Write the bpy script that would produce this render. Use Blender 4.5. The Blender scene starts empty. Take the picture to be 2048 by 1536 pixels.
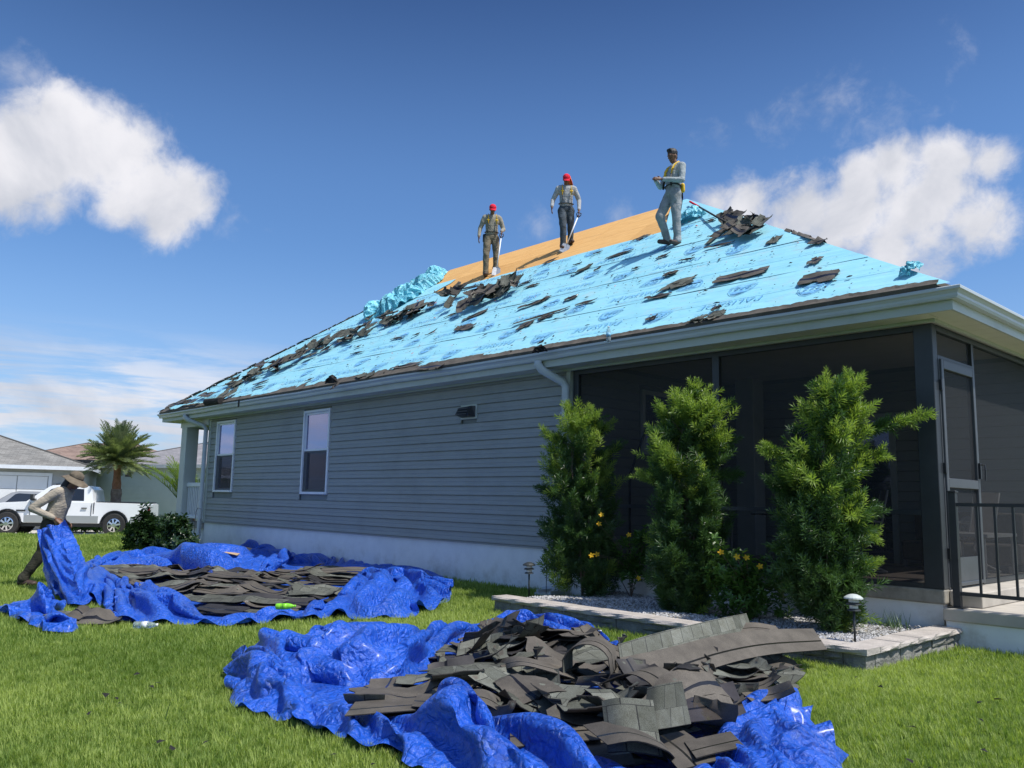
import bpy, bmesh, math, random
import numpy as np
from mathutils import Vector, Matrix, Quaternion
random.seed(7); RNG = np.random.default_rng(7)
SC = bpy.context.scene
COL = SC.collection

# ---------------------------------------------------------------- camera
IMG_W, IMG_H, FPX = 2048, 1536, 1680.0
YAW, PITCH, ROLL, EYE = .8228, .1393, .0211, 1.35
_cy, _sy = math.cos(YAW), math.sin(YAW)
_f0 = np.array([-_sy, _cy, 0.]); _r0 = np.array([_cy, _sy, 0.]); _u0 = np.array([0, 0, 1.])
CF = _f0*math.cos(PITCH) + _u0*math.sin(PITCH)
_up = _u0*math.cos(PITCH) - _f0*math.sin(PITCH)
CR = _r0*math.cos(ROLL) + _up*math.sin(ROLL)
CU = _up*math.cos(ROLL) - _r0*math.sin(ROLL)
CP = np.array([0, 0, EYE])
cam = bpy.data.cameras.new('camera'); camo = bpy.data.objects.new('camera', cam); COL.objects.link(camo)
cam.sensor_width = 36.0; cam.lens = 36.0*FPX/IMG_W; cam.clip_start = .05; cam.clip_end = 3000
camo.matrix_world = Matrix(((CR[0], CU[0], -CF[0], CP[0]), (CR[1], CU[1], -CF[1], CP[1]), (CR[2], CU[2], -CF[2], CP[2]), (0, 0, 0, 1)))
SC.camera = camo
SC.render.engine = 'CYCLES'
SC.render.resolution_x, SC.render.resolution_y = 1024, 768
SC.view_settings.view_transform = 'Standard'; SC.view_settings.look = 'None'
SC.view_settings.exposure = 0.15; SC.view_settings.gamma = 1.0; SC.view_settings.use_curve_mapping = False
SC.cycles.max_bounces = 8; SC.cycles.transparent_max_bounces = 16

def ray(px, py):
    return CF + CR*((px-IMG_W/2)/FPX) - CU*((py-IMG_H/2)/FPX)
def hit(px, py, p0, n):
    d = ray(px, py); n = np.array(n, float)
    return CP + d*(((np.array(p0, float)-CP)@n)/(d@n))
WALL_Y, GUT_Y, EAVE_Z = 9.39, 8.883, 3.621
RIDGE_Z, RIDGE_D = 8.042, 6.0276
SLOPE = (RIDGE_Z-EAVE_Z)/RIDGE_D
def on_ground(px, py, z=0.): return hit(px, py, (0, 0, z), (0, 0, 1))
def on_wall(px, py, y=WALL_Y): return hit(px, py, (0, y, 0), (0, 1, 0))
def on_side(px, py, x): return hit(px, py, (x, 0, 0), (1, 0, 0))
def on_roof(px, py, o=0.): return hit(px, py, (0, GUT_Y, EAVE_Z+o), (0, -SLOPE, 1))
def at_depth(px, py, d): return CP + ray(px, py)*d

# ---------------------------------------------------------------- sun and sky
SUN_EL, SUN_AZ = math.radians(60), math.radians(15)          # azimuth from +X towards +Y
sd = Vector((math.cos(SUN_EL)*math.cos(SUN_AZ), math.cos(SUN_EL)*math.sin(SUN_AZ), math.sin(SUN_EL)))
sl = bpy.data.lights.new('sun', 'SUN'); sl.energy = 4.6; sl.angle = math.radians(.53); sl.color = (1, .965, .9)
so = bpy.data.objects.new('sun', sl); COL.objects.link(so); so.location = (0, 0, 60)
so.rotation_euler = (-sd).to_track_quat('-Z', 'Y').to_euler()

world = bpy.data.worlds.new('World'); SC.world = world; world.use_nodes = True
WN, WL = world.node_tree.nodes, world.node_tree.links
WN.clear()
def wnode(t, **kw):
    n = WN.new(t)
    for k, v in kw.items(): setattr(n, k, v)
    return n
def wmath(op, a, b=None, c=None, clamp=False):
    n = wnode('ShaderNodeMath', operation=op, use_clamp=clamp)
    for i, v in enumerate((a, b, c)):
        if v is None: continue
        if isinstance(v, (int, float)): n.inputs[i].default_value = v
        else: WL.new(v, n.inputs[i])
    return n.outputs[0]
sky = wnode('ShaderNodeTexSky', sky_type='NISHITA', sun_disc=False, sun_elevation=SUN_EL, sun_rotation=math.radians(75),
            altitude=0, air_density=1.0, dust_density=.6, ozone_density=2.2)
tc = wnode('ShaderNodeTexCoord'); DIR = tc.outputs['Generated']
def wnoise(scale, detail, rough, vec=DIR, dist=0.):
    n = wnode('ShaderNodeTexNoise'); n.inputs['Scale'].default_value = scale; n.inputs['Detail'].default_value = detail
    n.inputs['Roughness'].default_value = rough; n.inputs['Distortion'].default_value = dist; WL.new(vec, n.inputs['Vector'])
    return n.outputs['Fac']
def lobes(lst):
    cur = None
    for (px, py, rad, wgt) in lst:
        d = ray(px, py); d = d/np.linalg.norm(d); r = rad/FPX
        n = wnode('ShaderNodeVectorMath', operation='DISTANCE'); WL.new(DIR, n.inputs[0]); n.inputs[1].default_value = tuple(d)
        v = wmath('MULTIPLY_ADD', n.outputs['Value'], -wgt/r, wgt)
        cur = v if cur is None else wmath('SMOOTH_MAX', cur, v, .25)
    return cur
def wramp(v, a, b, lo=0., hi=1.):
    n = wnode('ShaderNodeMapRange', interpolation_type='SMOOTHSTEP')
    WL.new(v, n.inputs['Value'])
    for k, x in zip(('From Min', 'From Max', 'To Min', 'To Max'), (a, b, lo, hi)): n.inputs[k].default_value = x
    return n.outputs[0]
n_big = wnoise(9, 9, .62, dist=.25); n_fine = wnoise(34, 6, .65, dist=.5)
L_left = [(330, 455, 60, .9), (380, 410, 60, .8), (40, 360, 70, .7), (100, 400, 60, .6), (150, 285, 150, 1), (230, 300, 135, 1), (60, 300, 120, 1), (-40, 320, 130, 1), (300, 370, 120, 1), (360, 370, 85, .9), (330, 430, 90, 1), (130, 215, 70, .9), (230, 400, 80, .8), (400, 350, 55, .5)]
L_right = [(1480, 450, 90, .9), (1560, 480, 90, .9), (1660, 490, 90, .9), (1780, 490, 100, .9), (1420, 440, 60, .8), (1850, 470, 90, .8), (1700, 440, 120, 1), (1820, 430, 130, 1), (1600, 425, 120, 1), (1500, 410, 100, .9), (1430, 400, 70, .8), (1790, 340, 70, 1), (1900, 320, 75, 1), (1980, 320, 60, .9), (1950, 440, 90, .9), (1990, 470, 60, .7), (1720, 370, 80, .9), (1880, 390, 90, 1)]
L_wisp = [(30, 130, 55, .62), (60, 150, 40, .55), (1430, 265, 62, .36), (1555, 270, 60, .36), (1540, 330, 50, .3), (1710, 260, 85, .36), (1880, 230, 35, .25), (1235, 430, 45, .28), (1080, 455, 40, .26), (470, 455, 55, .26), (385, 775, 26, .8), (1930, 95, 35, .2)]
def cover(lobe, amp_big, amp_fine, t0, t1):
    nb = wmath('MULTIPLY_ADD', n_big, amp_big, -amp_big*.5)
    nf = wmath('MULTIPLY_ADD', n_fine, amp_fine, -amp_fine*.5)
    return wramp(wmath('ADD', wmath('ADD', lobe, nb), nf), t0, t1)
c_left = cover(lobes([(a, b + 12, c*.9, d) for a, b, c, d in L_left]), 1.5, .5, .04, .62)
c_right = cover(lobes(L_right), 1.9, .6, .0, .66)
c_wisp = cover(lobes(L_wisp), 2.0, .9, .02, .95)
# thin streaks and haze low over the horizon
sep = wnode('ShaderNodeSeparateXYZ'); WL.new(DIR, sep.inputs[0])
mp = wnode('ShaderNodeMapping'); WL.new(DIR, mp.inputs['Vector']); mp.inputs['Scale'].default_value = (1, 1, 9)
streak = wnoise(5.5, 8, .6, mp.outputs[0], .3)
band = wmath('MULTIPLY', wramp(sep.outputs[2], .0, .03), wramp(sep.outputs[2], .10, .19, 1, 0))
c_band = wmath('MULTIPLY', wmath('MULTIPLY', band, wramp(streak, .36, .60)), .9)
cov = wmath('MAXIMUM', wmath('MAXIMUM', c_left, c_right), wmath('MAXIMUM', wmath('MULTIPLY', c_wisp, .5), c_band), clamp=True)
# cloud body brightness: bright sunlit billows, greyer thin undersides
shade = wramp(wnoise(7, 7, .55, dist=.4), .30, .70, .0, 1.0)
cc = wnode('ShaderNodeMix', data_type='RGBA'); WL.new(shade, cc.inputs['Factor'])
cc.inputs['A'].default_value = (4.3, 4.55, 5.2, 1); cc.inputs['B'].default_value = (7.0, 6.95, 7.3, 1)
hz = wnode('ShaderNodeMix', data_type='RGBA'); WL.new(wramp(sep.outputs[2], -.02, .30, .62, 0), hz.inputs['Factor'])
tint = wnode('ShaderNodeMix', data_type='RGBA', blend_type='MULTIPLY'); tint.inputs['Factor'].default_value = 1
WL.new(sky.outputs[0], tint.inputs['A']); tr_ = wnode('ShaderNodeMix', data_type='RGBA'); WL.new(wramp(sep.outputs[2], .34, .66), tr_.inputs['Factor']); tr_.inputs['A'].default_value = (.66, .90, 1.17, 1); tr_.inputs['B'].default_value = (.24, .37, .60, 1)
# the sky is deepest about 90 degrees from the sun and pales towards it
sdot = wnode('ShaderNodeVectorMath', operation='DOT_PRODUCT'); WL.new(DIR, sdot.inputs[0]); sdot.inputs[1].default_value = tuple(sd)
ts_ = wnode('ShaderNodeMix', data_type='RGBA'); WL.new(wramp(sdot.outputs['Value'], .40, .80), ts_.inputs['Factor']); WL.new(tr_.outputs['Result'], ts_.inputs['A']); ts_.inputs['B'].default_value = (1.55, 1.6, 1.7, 1)
WL.new(ts_.outputs['Result'], tint.inputs['B'])
WL.new(tint.outputs['Result'], hz.inputs['A']); hz.inputs['B'].default_value = (3.3, 4.6, 6.9, 1)
mx = wnode('ShaderNodeMix', data_type='RGBA'); WL.new(cov, mx.inputs['Factor']); WL.new(hz.outputs['Result'], mx.inputs['A']); WL.new(cc.outputs['Result'], mx.inputs['B'])
bg = wnode('ShaderNodeBackground'); bg.inputs['Strength'].default_value = .115
WL.new(mx.outputs['Result'], bg.inputs['Color'])
wo = wnode('ShaderNodeOutputWorld'); WL.new(bg.outputs[0], wo.inputs['Surface'])

# ---------------------------------------------------------------- materials
def new_mat(name):
    m = bpy.data.materials.new(name); m.use_nodes = True
    nt = m.node_tree; return m, nt, nt.nodes['Principled BSDF']
def N(nt, t, **kw):
    n = nt.nodes.new(t)
    for k, v in kw.items(): setattr(n, k, v)
    return n
def coords(nt, kind='Object', scale=None):
    c = N(nt, 'ShaderNodeTexCoord').outputs[kind] if kind != 'World' else N(nt, 'ShaderNodeNewGeometry').outputs['Position']
    if scale is not None:
        m = N(nt, 'ShaderNodeMapping'); m.inputs['Scale'].default_value = scale; nt.links.new(c, m.inputs['Vector']); c = m.outputs[0]
    return c
def noise(nt, vec, scale, detail=4, rough=.55, dist=0):
    n = N(nt, 'ShaderNodeTexNoise'); nt.links.new(vec, n.inputs['Vector'])
    n.inputs['Scale'].default_value = scale; n.inputs['Detail'].default_value = detail
    n.inputs['Roughness'].default_value = rough; n.inputs['Distortion'].default_value = dist
    return n.outputs['Fac']
def ramp(nt, v, stops):
    r = N(nt, 'ShaderNodeValToRGB'); nt.links.new(v, r.inputs['Fac'])
    e = r.color_ramp.elements
    while len(e) < len(stops): e.new(.5)
    for i, (p, c) in enumerate(stops):
        e[i].position = p; e[i].color = (*c, 1) if len(c) == 3 else c
    return r.outputs['Color']
def mixc(nt, a, b, fac, mode='MIX'):
    n = N(nt, 'ShaderNodeMix', data_type='RGBA', blend_type=mode)
    for k, v in (('A', a), ('B', b)):
        if isinstance(v, tuple): n.inputs[k].default_value = (*v, 1) if len(v) == 3 else v
        else: nt.links.new(v, n.inputs[k])
    if isinstance(fac, (int, float)): n.inputs['Factor'].default_value = fac
    else: nt.links.new(fac, n.inputs['Factor'])
    return n.outputs['Result']
def bump(nt, b, h, strength=.3, dist=.01, prev=None):
    n = N(nt, 'ShaderNodeBump'); nt.links.new(h, n.inputs['Height']); n.inputs['Strength'].default_value = strength; n.inputs['Distance'].default_value = dist
    if prev is not None: nt.links.new(prev, n.inputs['Normal'])
    if b is not None: nt.links.new(n.outputs[0], b.inputs['Normal'])
    return n.outputs[0]
def sc(c, k): return tuple(min(1, x*k) for x in c)
def simple(name, col, rough=.6, var=.18, scale=6, bs=.15, bscale=60, bd=.003, metal=0., spec=.5, kind='Object', stain=None):
    m, nt, b = new_mat(name); v = coords(nt, kind)
    c = ramp(nt, noise(nt, v, scale, 5, .6), [(.3, sc(col, 1-var)), (.7, sc(col, 1+var))])
    if stain: c = mixc(nt, c, stain, ramp(nt, noise(nt, v, scale*.35, 6, .7), [(.55, (0, 0, 0)), (.75, (.6, .6, .6))]))
    nt.links.new(c, b.inputs['Base Color'])
    b.inputs['Roughness'].default_value = rough; b.inputs['Metallic'].default_value = metal; b.inputs['Specular IOR Level'].default_value = spec
    if bs: bump(nt, b, noise(nt, v, bscale, 3, .6), bs, bd)
    return m
MAT = {}

# ---------------------------------------------------------------- mesh helpers
class MB:
    def __init__(s): s.v = []; s.f = []; s.m = []; s.uv = None
    def add(s, vs, fs, mi=0):
        o = len(s.v); s.v.extend([tuple(map(float, p)) for p in vs])
        for f in fs: s.f.append(tuple(o+i for i in f)); s.m.append(mi)
        return s
    def box(s, x0, y0, z0, x1, y1, z1, mi=0):
        vs = [(x0, y0, z0), (x1, y0, z0), (x1, y1, z0), (x0, y1, z0), (x0, y0, z1), (x1, y0, z1), (x1, y1, z1), (x0, y1, z1)]
        return s.add(vs, [(0, 3, 2, 1), (4, 5, 6, 7), (0, 1, 5, 4), (1, 2, 6, 5), (2, 3, 7, 6), (3, 0, 4, 7)], mi)
    def tube(s, pts, r, n=8, cap=True, mi=0, flat=1.0, ref=None):
        P = [np.array(p, float) for p in pts]; k = len(P)
        rs = r if hasattr(r, '__len__') else [r]*k
        rings = []; side = None
        for i in range(k):
            t = P[min(i+1, k-1)]-P[max(i-1, 0)]; t = t/(np.linalg.norm(t)+1e-9)
            if side is None:
                a = np.array(ref, float) if ref is not None else (np.array([0, 0, 1.]) if abs(t[2]) < .9 else np.array([1., 0, 0]))
                side = np.cross(t, a)
            side = side - t*(side@t); side /= np.linalg.norm(side)+1e-9; up = np.cross(side, t)
            rings.append([P[i]+(side*math.cos(q)+up*math.sin(q)*flat)*rs[i] for q in np.arange(n)*2*math.pi/n])
        vs = [p for g in rings for p in g]; fs = []
        for i in range(k-1):
            for j in range(n):
                a = i*n+j; b = i*n+(j+1) % n; fs.append((a, b, b+n, a+n))
        if cap: fs.append(tuple(range(n-1, -1, -1))); fs.append(tuple((k-1)*n+j for j in range(n)))
        return s.add(vs, fs, mi)
    def lathe(s, prof, n=16, c=(0, 0, 0), mi=0):
        vs = []; fs = []
        for (r, z) in prof:
            for j in range(n): a = j*2*math.pi/n; vs.append((c[0]+r*math.cos(a), c[1]+r*math.sin(a), c[2]+z))
        for i in range(len(prof)-1):
            for j in range(n): a = i*n+j; b = i*n+(j+1) % n; fs.append((a, b, b+n, a+n))
        fs.append(tuple(range(n-1, -1, -1))); fs.append(tuple((len(prof)-1)*n+j for j in range(n)))
        return s.add(vs, fs, mi)
    def prism(s, poly, a, b, axis=1, mi=0):
        """poly: 2-D outline; extruded along axis from a to b (axis 1: poly is x,z; axis 0: poly is y,z; axis 2: x,y)"""
        n = len(poly)
        def p(q, t): return {1: (q[0], t, q[1]), 0: (t, q[0], q[1]), 2: (q[0], q[1], t)}[axis]
        vs = [p(q, a) for q in poly]+[p(q, b) for q in poly]
        fs = [tuple(range(n)), tuple(range(2*n-1, n-1, -1))]+[(i, i+n, (i+1) % n+n, (i+1) % n) for i in range(n)]
        return s.add(vs, fs, mi)
    def grid(s, P, mi=0, closed_u=False, flip=False):
        nu, nv = P.shape[:2]; o = len(s.v); s.v.extend(map(tuple, P.reshape(-1, 3).tolist()))
        for i in range(nu if closed_u else nu-1):
            i2 = (i+1) % nu
            for j in range(nv-1):
                q = (o+i*nv+j, o+i2*nv+j, o+i2*nv+j+1, o+i*nv+j+1); s.f.append(q[::-1] if flip else q); s.m.append(mi)
        return s
    def xform(s, M):
        A = np.array(M); V = np.array(s.v); V = V@A[:3, :3].T+A[:3, 3]; s.v = [tuple(p) for p in V.tolist()]; return s
    def merge(s, o):
        k = len(s.v); s.v += o.v; s.f += [tuple(i+k for i in f) for f in o.f]; s.m += o.m; return s
    def mesh(s, name, mats, smooth=False, off=(0, 0, 0), normals=True):
        me = bpy.data.meshes.new(name)
        V = np.array(s.v, float)-np.array(off, float)
        me.from_pydata(V.tolist(), [], s.f)
        if not isinstance(mats, (list, tuple)): mats = [mats]
        for m in mats: me.materials.append(m)
        if len(mats) > 1: me.polygons.foreach_set('material_index', s.m)
        if s.uv is not None:
            u = me.uv_layers.new(name='UVMap'); li = np.zeros(len(me.loops), int); me.loops.foreach_get('vertex_index', li)
            u.data.foreach_set('uv', np.array(s.uv, float)[li].ravel())
        if normals:
            bm = bmesh.new(); bm.from_mesh(me); bmesh.ops.recalc_face_normals(bm, faces=bm.faces); bm.to_mesh(me); bm.free()
        if smooth: me.polygons.foreach_set('use_smooth', [True]*len(me.polygons))
        me.update(); return me
def link(name, me, parent=None):
    o = bpy.data.objects.new(name, me); COL.objects.link(o)
    if parent is not None: o.parent = parent
    return o
def tag(o, label=None, cat=None, group=None, kind=None):
    if label: o['label'] = label
    if cat: o['category'] = cat
    if group: o['group'] = group
    if kind: o['kind'] = kind
    return o
def empty(name, loc, label, cat, group=None, rz=0):
    o = bpy.data.objects.new(name, None); COL.objects.link(o); o.location = loc; o.rotation_euler = (0, 0, rz); o.empty_display_size = .2
    return tag(o, label, cat, group)
WP = {}
def part(name, mb, mat, parent, smooth=False, local=False, label=None, normals=True, kind=None):
    """mesh part; vertices are in world space (unless local) and land there whatever the unrotated parent's place"""
    o = link(name, mb.mesh(name, mat, smooth, normals=normals), parent)
    if not local and parent is not None:
        o.location = -Vector(WP.get(parent.name, parent.location)); WP[o.name] = Vector((0, 0, 0))
    if label: o['label'] = label
    if kind: o['kind'] = kind
    return o
def thing(name, mb, mat, label, cat, group=None, smooth=False, normals=True, kind=None, base=None):
    V = np.array(mb.v)
    c = base if base is not None else (float(V[:, 0].mean()), float(V[:, 1].mean()), float(V[:, 2].min()))
    o = link(name, mb.mesh(name, mat, smooth, off=c, normals=normals)); o.location = c
    return tag(o, label, cat, group, kind)
def structure(name, mb, mat, smooth=False, normals=True):
    o = link(name, mb.mesh(name, mat, smooth, normals=normals)); o['kind'] = 'structure'; return o
def shade_auto(o, ang=35):
    me = o.data; me.polygons.foreach_set('use_smooth', [True]*len(me.polygons))
    bm = bmesh.new(); bm.from_mesh(me); a = math.radians(ang)
    for e in bm.edges:
        if len(e.link_faces) == 2 and e.calc_face_angle(0) > a: e.smooth = False
    bm.to_mesh(me); bm.free(); return o
def bevel(o, w=.01, seg=1):
    m = o.modifiers.new('bevel', 'BEVEL'); m.width = w; m.segments = seg; m.limit_method = 'ANGLE'; return o
# ---------------------------------------------------------------- ground
def smooth01(t): t = np.clip(t, 0, 1); return t*t*(3-2*t)
def terr(x, y):
    x = np.asarray(x, float); y = np.asarray(y, float)
    dep = x*_f0[0]+y*_f0[1]
    rr_ = x*_r0[0]+y*_r0[1]; z = .47*np.exp(-(((rr_+9.6)/np.where(rr_ < -9.6, 1.9, 2.4))**2+((dep-25.8)/2.6)**2))
    z = z-.36*smooth01((dep-26.5)/3.2)
    z = z+.012*np.sin(x*1.1+y*.7)*np.cos(y*.9-x*.3)*np.clip((9-y)/3, 0, 1)
    return z
m, nt, b = new_mat('lawn_soil'); v = coords(nt, 'World')
c1 = ramp(nt, noise(nt, v, 60, 6, .7), [(.3, (.035, .06, .012)), (.55, (.075, .13, .022)), (.75, (.13, .19, .045))])
c2 = ramp(nt, noise(nt, v, 1.3, 4, .6), [(.3, (.75, .8, .7)), (.7, (1.15, 1.1, 1.0))])
nt.links.new(mixc(nt, c1, c2, 1, 'MULTIPLY'), b.inputs['Base Color']); b.inputs['Roughness'].default_value = .95; b.inputs['Specular IOR Level'].default_value = .1
bump(nt, b, noise(nt, v, 90, 4, .7), .8, .02); MAT['soil'] = m
xs = np.unique(np.concatenate([np.linspace(-1200, -70, 12), np.arange(-70, 14.1, .7), np.linspace(20, 900, 10)]))
ys = np.unique(np.concatenate([np.linspace(-900, -8, 8), np.arange(-8, 42, .7), np.linspace(45, 1500, 12)]))
X, Y = np.meshgrid(xs, ys, indexing='ij')
g = MB().grid(np.stack([X, Y, terr(X, Y)-.012], -1))
structure('lawn', g, MAT['soil'], smooth=True)
MAT['concrete'] = simple('pale_concrete', (.50, .46, .40), .85, .12, 1.5, .2, 120, .002, kind='World')
# driveway under the parked vehicles and in front of the neighbours' garage
def fr(r_, d_, z=0.):                                # (to the right, ahead, up) of the viewpoint, in metres
    p = _r0*r_+_f0*d_; return np.array([p[0], p[1], z])
P = np.array([[fr(a, d_, -.36+.012) for d_ in (30.3, 33, 36, 41.5)] for a in (-40, -30, -22, -15.5)])
structure('driveway', MB().grid(P), MAT['concrete'])

# ---------------------------------------------------------------- grass (tufts spread over the lawn)
def leaf_mat(name, c0, c1, trans=.35, rough=.5, scale=3, spec=.35, rand=True):
    m, nt, b = new_mat(name); v = coords(nt, 'World')
    f = noise(nt, v, scale, 3, .6)
    if name == 'grass_blades':
        mm0 = N(nt, 'ShaderNodeMath', operation='MULTIPLY_ADD'); nt.links.new(noise(nt, v, .33, 3, .5), mm0.inputs[0]); mm0.inputs[1].default_value = 1.1; m00 = N(nt, 'ShaderNodeMath', operation='SUBTRACT'); nt.links.new(f, m00.inputs[0]); m00.inputs[1].default_value = .55; nt.links.new(m00.outputs[0], mm0.inputs[2]); f = mm0.outputs[0]
    if rand:
        oi = N(nt, 'ShaderNodeObjectInfo'); mm = N(nt, 'ShaderNodeMath', operation='MULTIPLY_ADD'); mm.inputs[1].default_value = .5
        nt.links.new(oi.outputs['Random'], mm.inputs[0]); nt.links.new(f, mm.inputs[2]); 
        m2 = N(nt, 'ShaderNodeMath', operation='SUBTRACT'); nt.links.new(mm.outputs[0], m2.inputs[0]); m2.inputs[1].default_value = .25; f = m2.outputs[0]
    c = ramp(nt, f, [(.3, c0), (.72, c1)])
    nt.links.new(c, b.inputs['Base Color']); b.inputs['Roughness'].default_value = rough; b.inputs['Specular IOR Level'].default_value = spec
    tr = N(nt, 'ShaderNodeBsdfTranslucent'); nt.links.new(mixc(nt, c, (1.25, 1.3, .6), 1, 'MULTIPLY'), tr.inputs['Color'])
    ms = N(nt, 'ShaderNodeMixShader'); ms.inputs[0].default_value = trans
    nt.links.new(b.outputs[0], ms.inputs[1]); nt.links.new(tr.outputs[0], ms.inputs[2])
    nt.links.new(ms.outputs[0], nt.nodes['Material Output'].inputs['Surface']); return m
MAT['grass'] = leaf_mat('grass_blades', (.175, .265, .05), (.40, .48, .13), .5, .55, .55)
def tuft(n, h, w, spread, seed):
    r = np.random.default_rng(seed); mb = MB()
    for i in range(n):
        a = r.uniform(0, 6.283); p = np.array([r.normal(0, spread), r.normal(0, spread), -.01]); hh = h*r.uniform(.55, 1.15)
        lean = r.uniform(.1, .75)*hh; d = np.array([math.cos(a), math.sin(a), 0]); s_ = np.array([-d[1], d[0], 0])*w*r.uniform(.7, 1.2)
        q = p+d*lean*.35+np.array([0, 0, hh*.6]); t = p+d*lean+np.array([0, 0, hh])
        mb.add([p-s_, p+s_, q+s_*.75, q-s_*.75, t], [(0, 1, 2, 3), (3, 2, 4)])
    return mb
def poly_mask(px, py, poly):
    inside = np.zeros(px.shape, bool); n = len(poly); j = n-1
    for i in range(n):
        xi, yi = poly[i][:2]; xj, yj = poly[j][:2]
        c = ((yi > py) != (yj > py)) & (px < (xj-xi)*(py-yi)/(yj-yi+1e-12)+xi); inside ^= c; j = i
    return inside
NOGRASS = []          # filled by the piles and the bed; the grass itself is laid at the end of the script
def lay_grass():
    zones = [(1.5, 7.5, 900, .052, .0021, .017, 12), (7.5, 13, 420, .062, .0032, .026, 12), (13, 20, 150, .075, .0055, .05, 14), (20, 31, 60, .085, .009, .09, 16)]
    gr = None
    for zi, (d0, d1, dens, h, w, sp, nb) in enumerate(zones):
        wd = 1.55*d1; n = int(dens*wd*(d1-d0))
        d_ = RNG.uniform(d0-.3, d1+.3, n); a = RNG.uniform(-.78, .78, n)*d1
        keep = np.abs(a) < .70*d_+.9; d_, a = d_[keep], a[keep]
        x = _r0[0]*a+_f0[0]*d_; y = _r0[1]*a+_f0[1]*d_
        k = ~((y > WALL_Y-.06) & (x > -22.1) & (x < 6)) & ~((y > 8.9) & (x > -24) & (x < -21)) & ~((x > -3.5) & (y > 9.24))
        dd = x*_f0[0]+y*_f0[1]
        for poly in NOGRASS: k &= ~poly_mask(x, y, poly)
        k &= ~((dd > 29.2) & (a < 4))
        x, y = x[k], y[k]
        zz = terr(x, y)-.008
        me = bpy.data.meshes.new('grass_points'); me.from_pydata(np.stack([x, y, zz], -1).tolist(), [], [])
        o = link('grass', me); tag(o, 'green turf grass covering the lawn', 'grass', kind='stuff')
        if zi: o['label'] = ['', 'short green lawn grass farther out around the back tarp', 'green lawn grass beyond the back tarp', 'distant lawn grass running up to the driveway'][zi]
        else: o['label'] = 'short green lawn grass in the foreground around the near tarp'
        col = bpy.data.collections.new('tuft_kinds')
        for s_ in range(5):
            tm = tuft(nb, h, w, sp, 100*zi+s_).mesh('grass_tuft', MAT['grass'], normals=False)
            to = bpy.data.objects.new('grass_tuft', tm); col.objects.link(to)
        ng = bpy.data.node_groups.new('lay_tufts', 'GeometryNodeTree')
        ng.interface.new_socket('Geometry', in_out='INPUT', socket_type='NodeSocketGeometry'); ng.interface.new_socket('Geometry', in_out='OUTPUT', socket_type='NodeSocketGeometry')
        gi = ng.nodes.new('NodeGroupInput'); go = ng.nodes.new('NodeGroupOutput')
        ip = ng.nodes.new('GeometryNodeInstanceOnPoints'); ci = ng.nodes.new('GeometryNodeCollectionInfo')
        ci.inputs['Collection'].default_value = col; ci.inputs['Separate Children'].default_value = True; ci.inputs['Reset Children'].default_value = True
        ip.inputs['Pick Instance'].default_value = True
        rv = ng.nodes.new('FunctionNodeRandomValue'); rv.data_type = 'FLOAT_VECTOR'; rv.inputs['Min'].default_value = (-.12, -.12, 0); rv.inputs['Max'].default_value = (.12, .12, 6.283)
        rs = ng.nodes.new('FunctionNodeRandomValue'); rs.data_type = 'FLOAT'; rs.inputs[2].default_value = .7; rs.inputs[3].default_value = 1.3
        L = ng.links.new
        L(gi.outputs[0], ip.inputs['Points']); L(ci.outputs[0], ip.inputs['Instance']); L(rv.outputs[0], ip.inputs['Rotation']); L(rs.outputs[1], ip.inputs['Scale']); L(ip.outputs[0], go.inputs[0])
        md = o.modifiers.new('tufts', 'NODES'); md.node_group = ng
# ---------------------------------------------------------------- house materials
def siding_mat():
    m, nt, b = new_mat('grey_vinyl_siding'); v = coords(nt, 'World')
    st = coords(nt, 'World', (1.2, 1.2, 14))
    c = ramp(nt, noise(nt, st, 2.2, 6, .65), [(.3, (.285, .292, .272)), (.7, (.325, .335, .312))])
    c = mixc(nt, c, (.16, .175, .165), ramp(nt, noise(nt, v, 1.1, 6, .7), [(.5, (0, 0, 0)), (.8, (.35, .35, .35))]))
    nt.links.new(c, b.inputs['Base Color']); b.inputs['Roughness'].default_value = .55; b.inputs['Specular IOR Level'].default_value = .35
    bump(nt, b, noise(nt, coords(nt, 'World', (1.5, 1, 30)), 12, 4, .6), .25, .003); return m
MAT['siding'] = siding_mat()
m, nt, b = new_mat('painted_stucco'); v = coords(nt, 'World')
c = ramp(nt, noise(nt, v, 3, 6, .6), [(.3, (.76, .76, .73)), (.7, (.86, .86, .82))])
zc = N(nt, 'ShaderNodeSeparateXYZ'); nt.links.new(v, zc.inputs[0])
mr = N(nt, 'ShaderNodeMapRange'); nt.links.new(zc.outputs[2], mr.inputs[0]); mr.inputs[1].default_value = .02; mr.inputs[2].default_value = .5; mr.inputs[3].default_value = 1; mr.inputs[4].default_value = 0
mmul = N(nt, 'ShaderNodeMath', operation='MULTIPLY'); nt.links.new(mr.outputs[0], mmul.inputs[0])
nt.links.new(ramp(nt, noise(nt, v, 2.3, 7, .7), [(.50, (0, 0, 0)), (.75, (.8, .8, .8))]), mmul.inputs[1])
c = mixc(nt, c, (.36, .31, .21), mmul.outputs[0]); nt.links.new(c, b.inputs['Base Color']); b.inputs['Roughness'].default_value = .9
bump(nt, b, noise(nt, v, 70, 4, .6), .35, .004); MAT['stucco'] = m
MAT['trim'] = simple('painted_trim', (.50, .53, .50), .45, .06, 2, .05, 40, .002, kind='World', stain=(.30, .31, .28))
MAT['fascia'] = simple('pale_fascia', (.46, .49, .44), .5, .06, 2, .05, 40, .002, kind='World', stain=(.30, .31, .26))
MAT['gutter'] = simple('gutter_metal', (.48, .52, .53), .35, .06, 1.6, .04, 30, .002, kind='World', stain=(.30, .31, .30))
MAT['soffit'] = simple('soffit_vinyl', (.62, .62, .50), .55, .04, 3, .05, 40, .002, kind='World')
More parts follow.
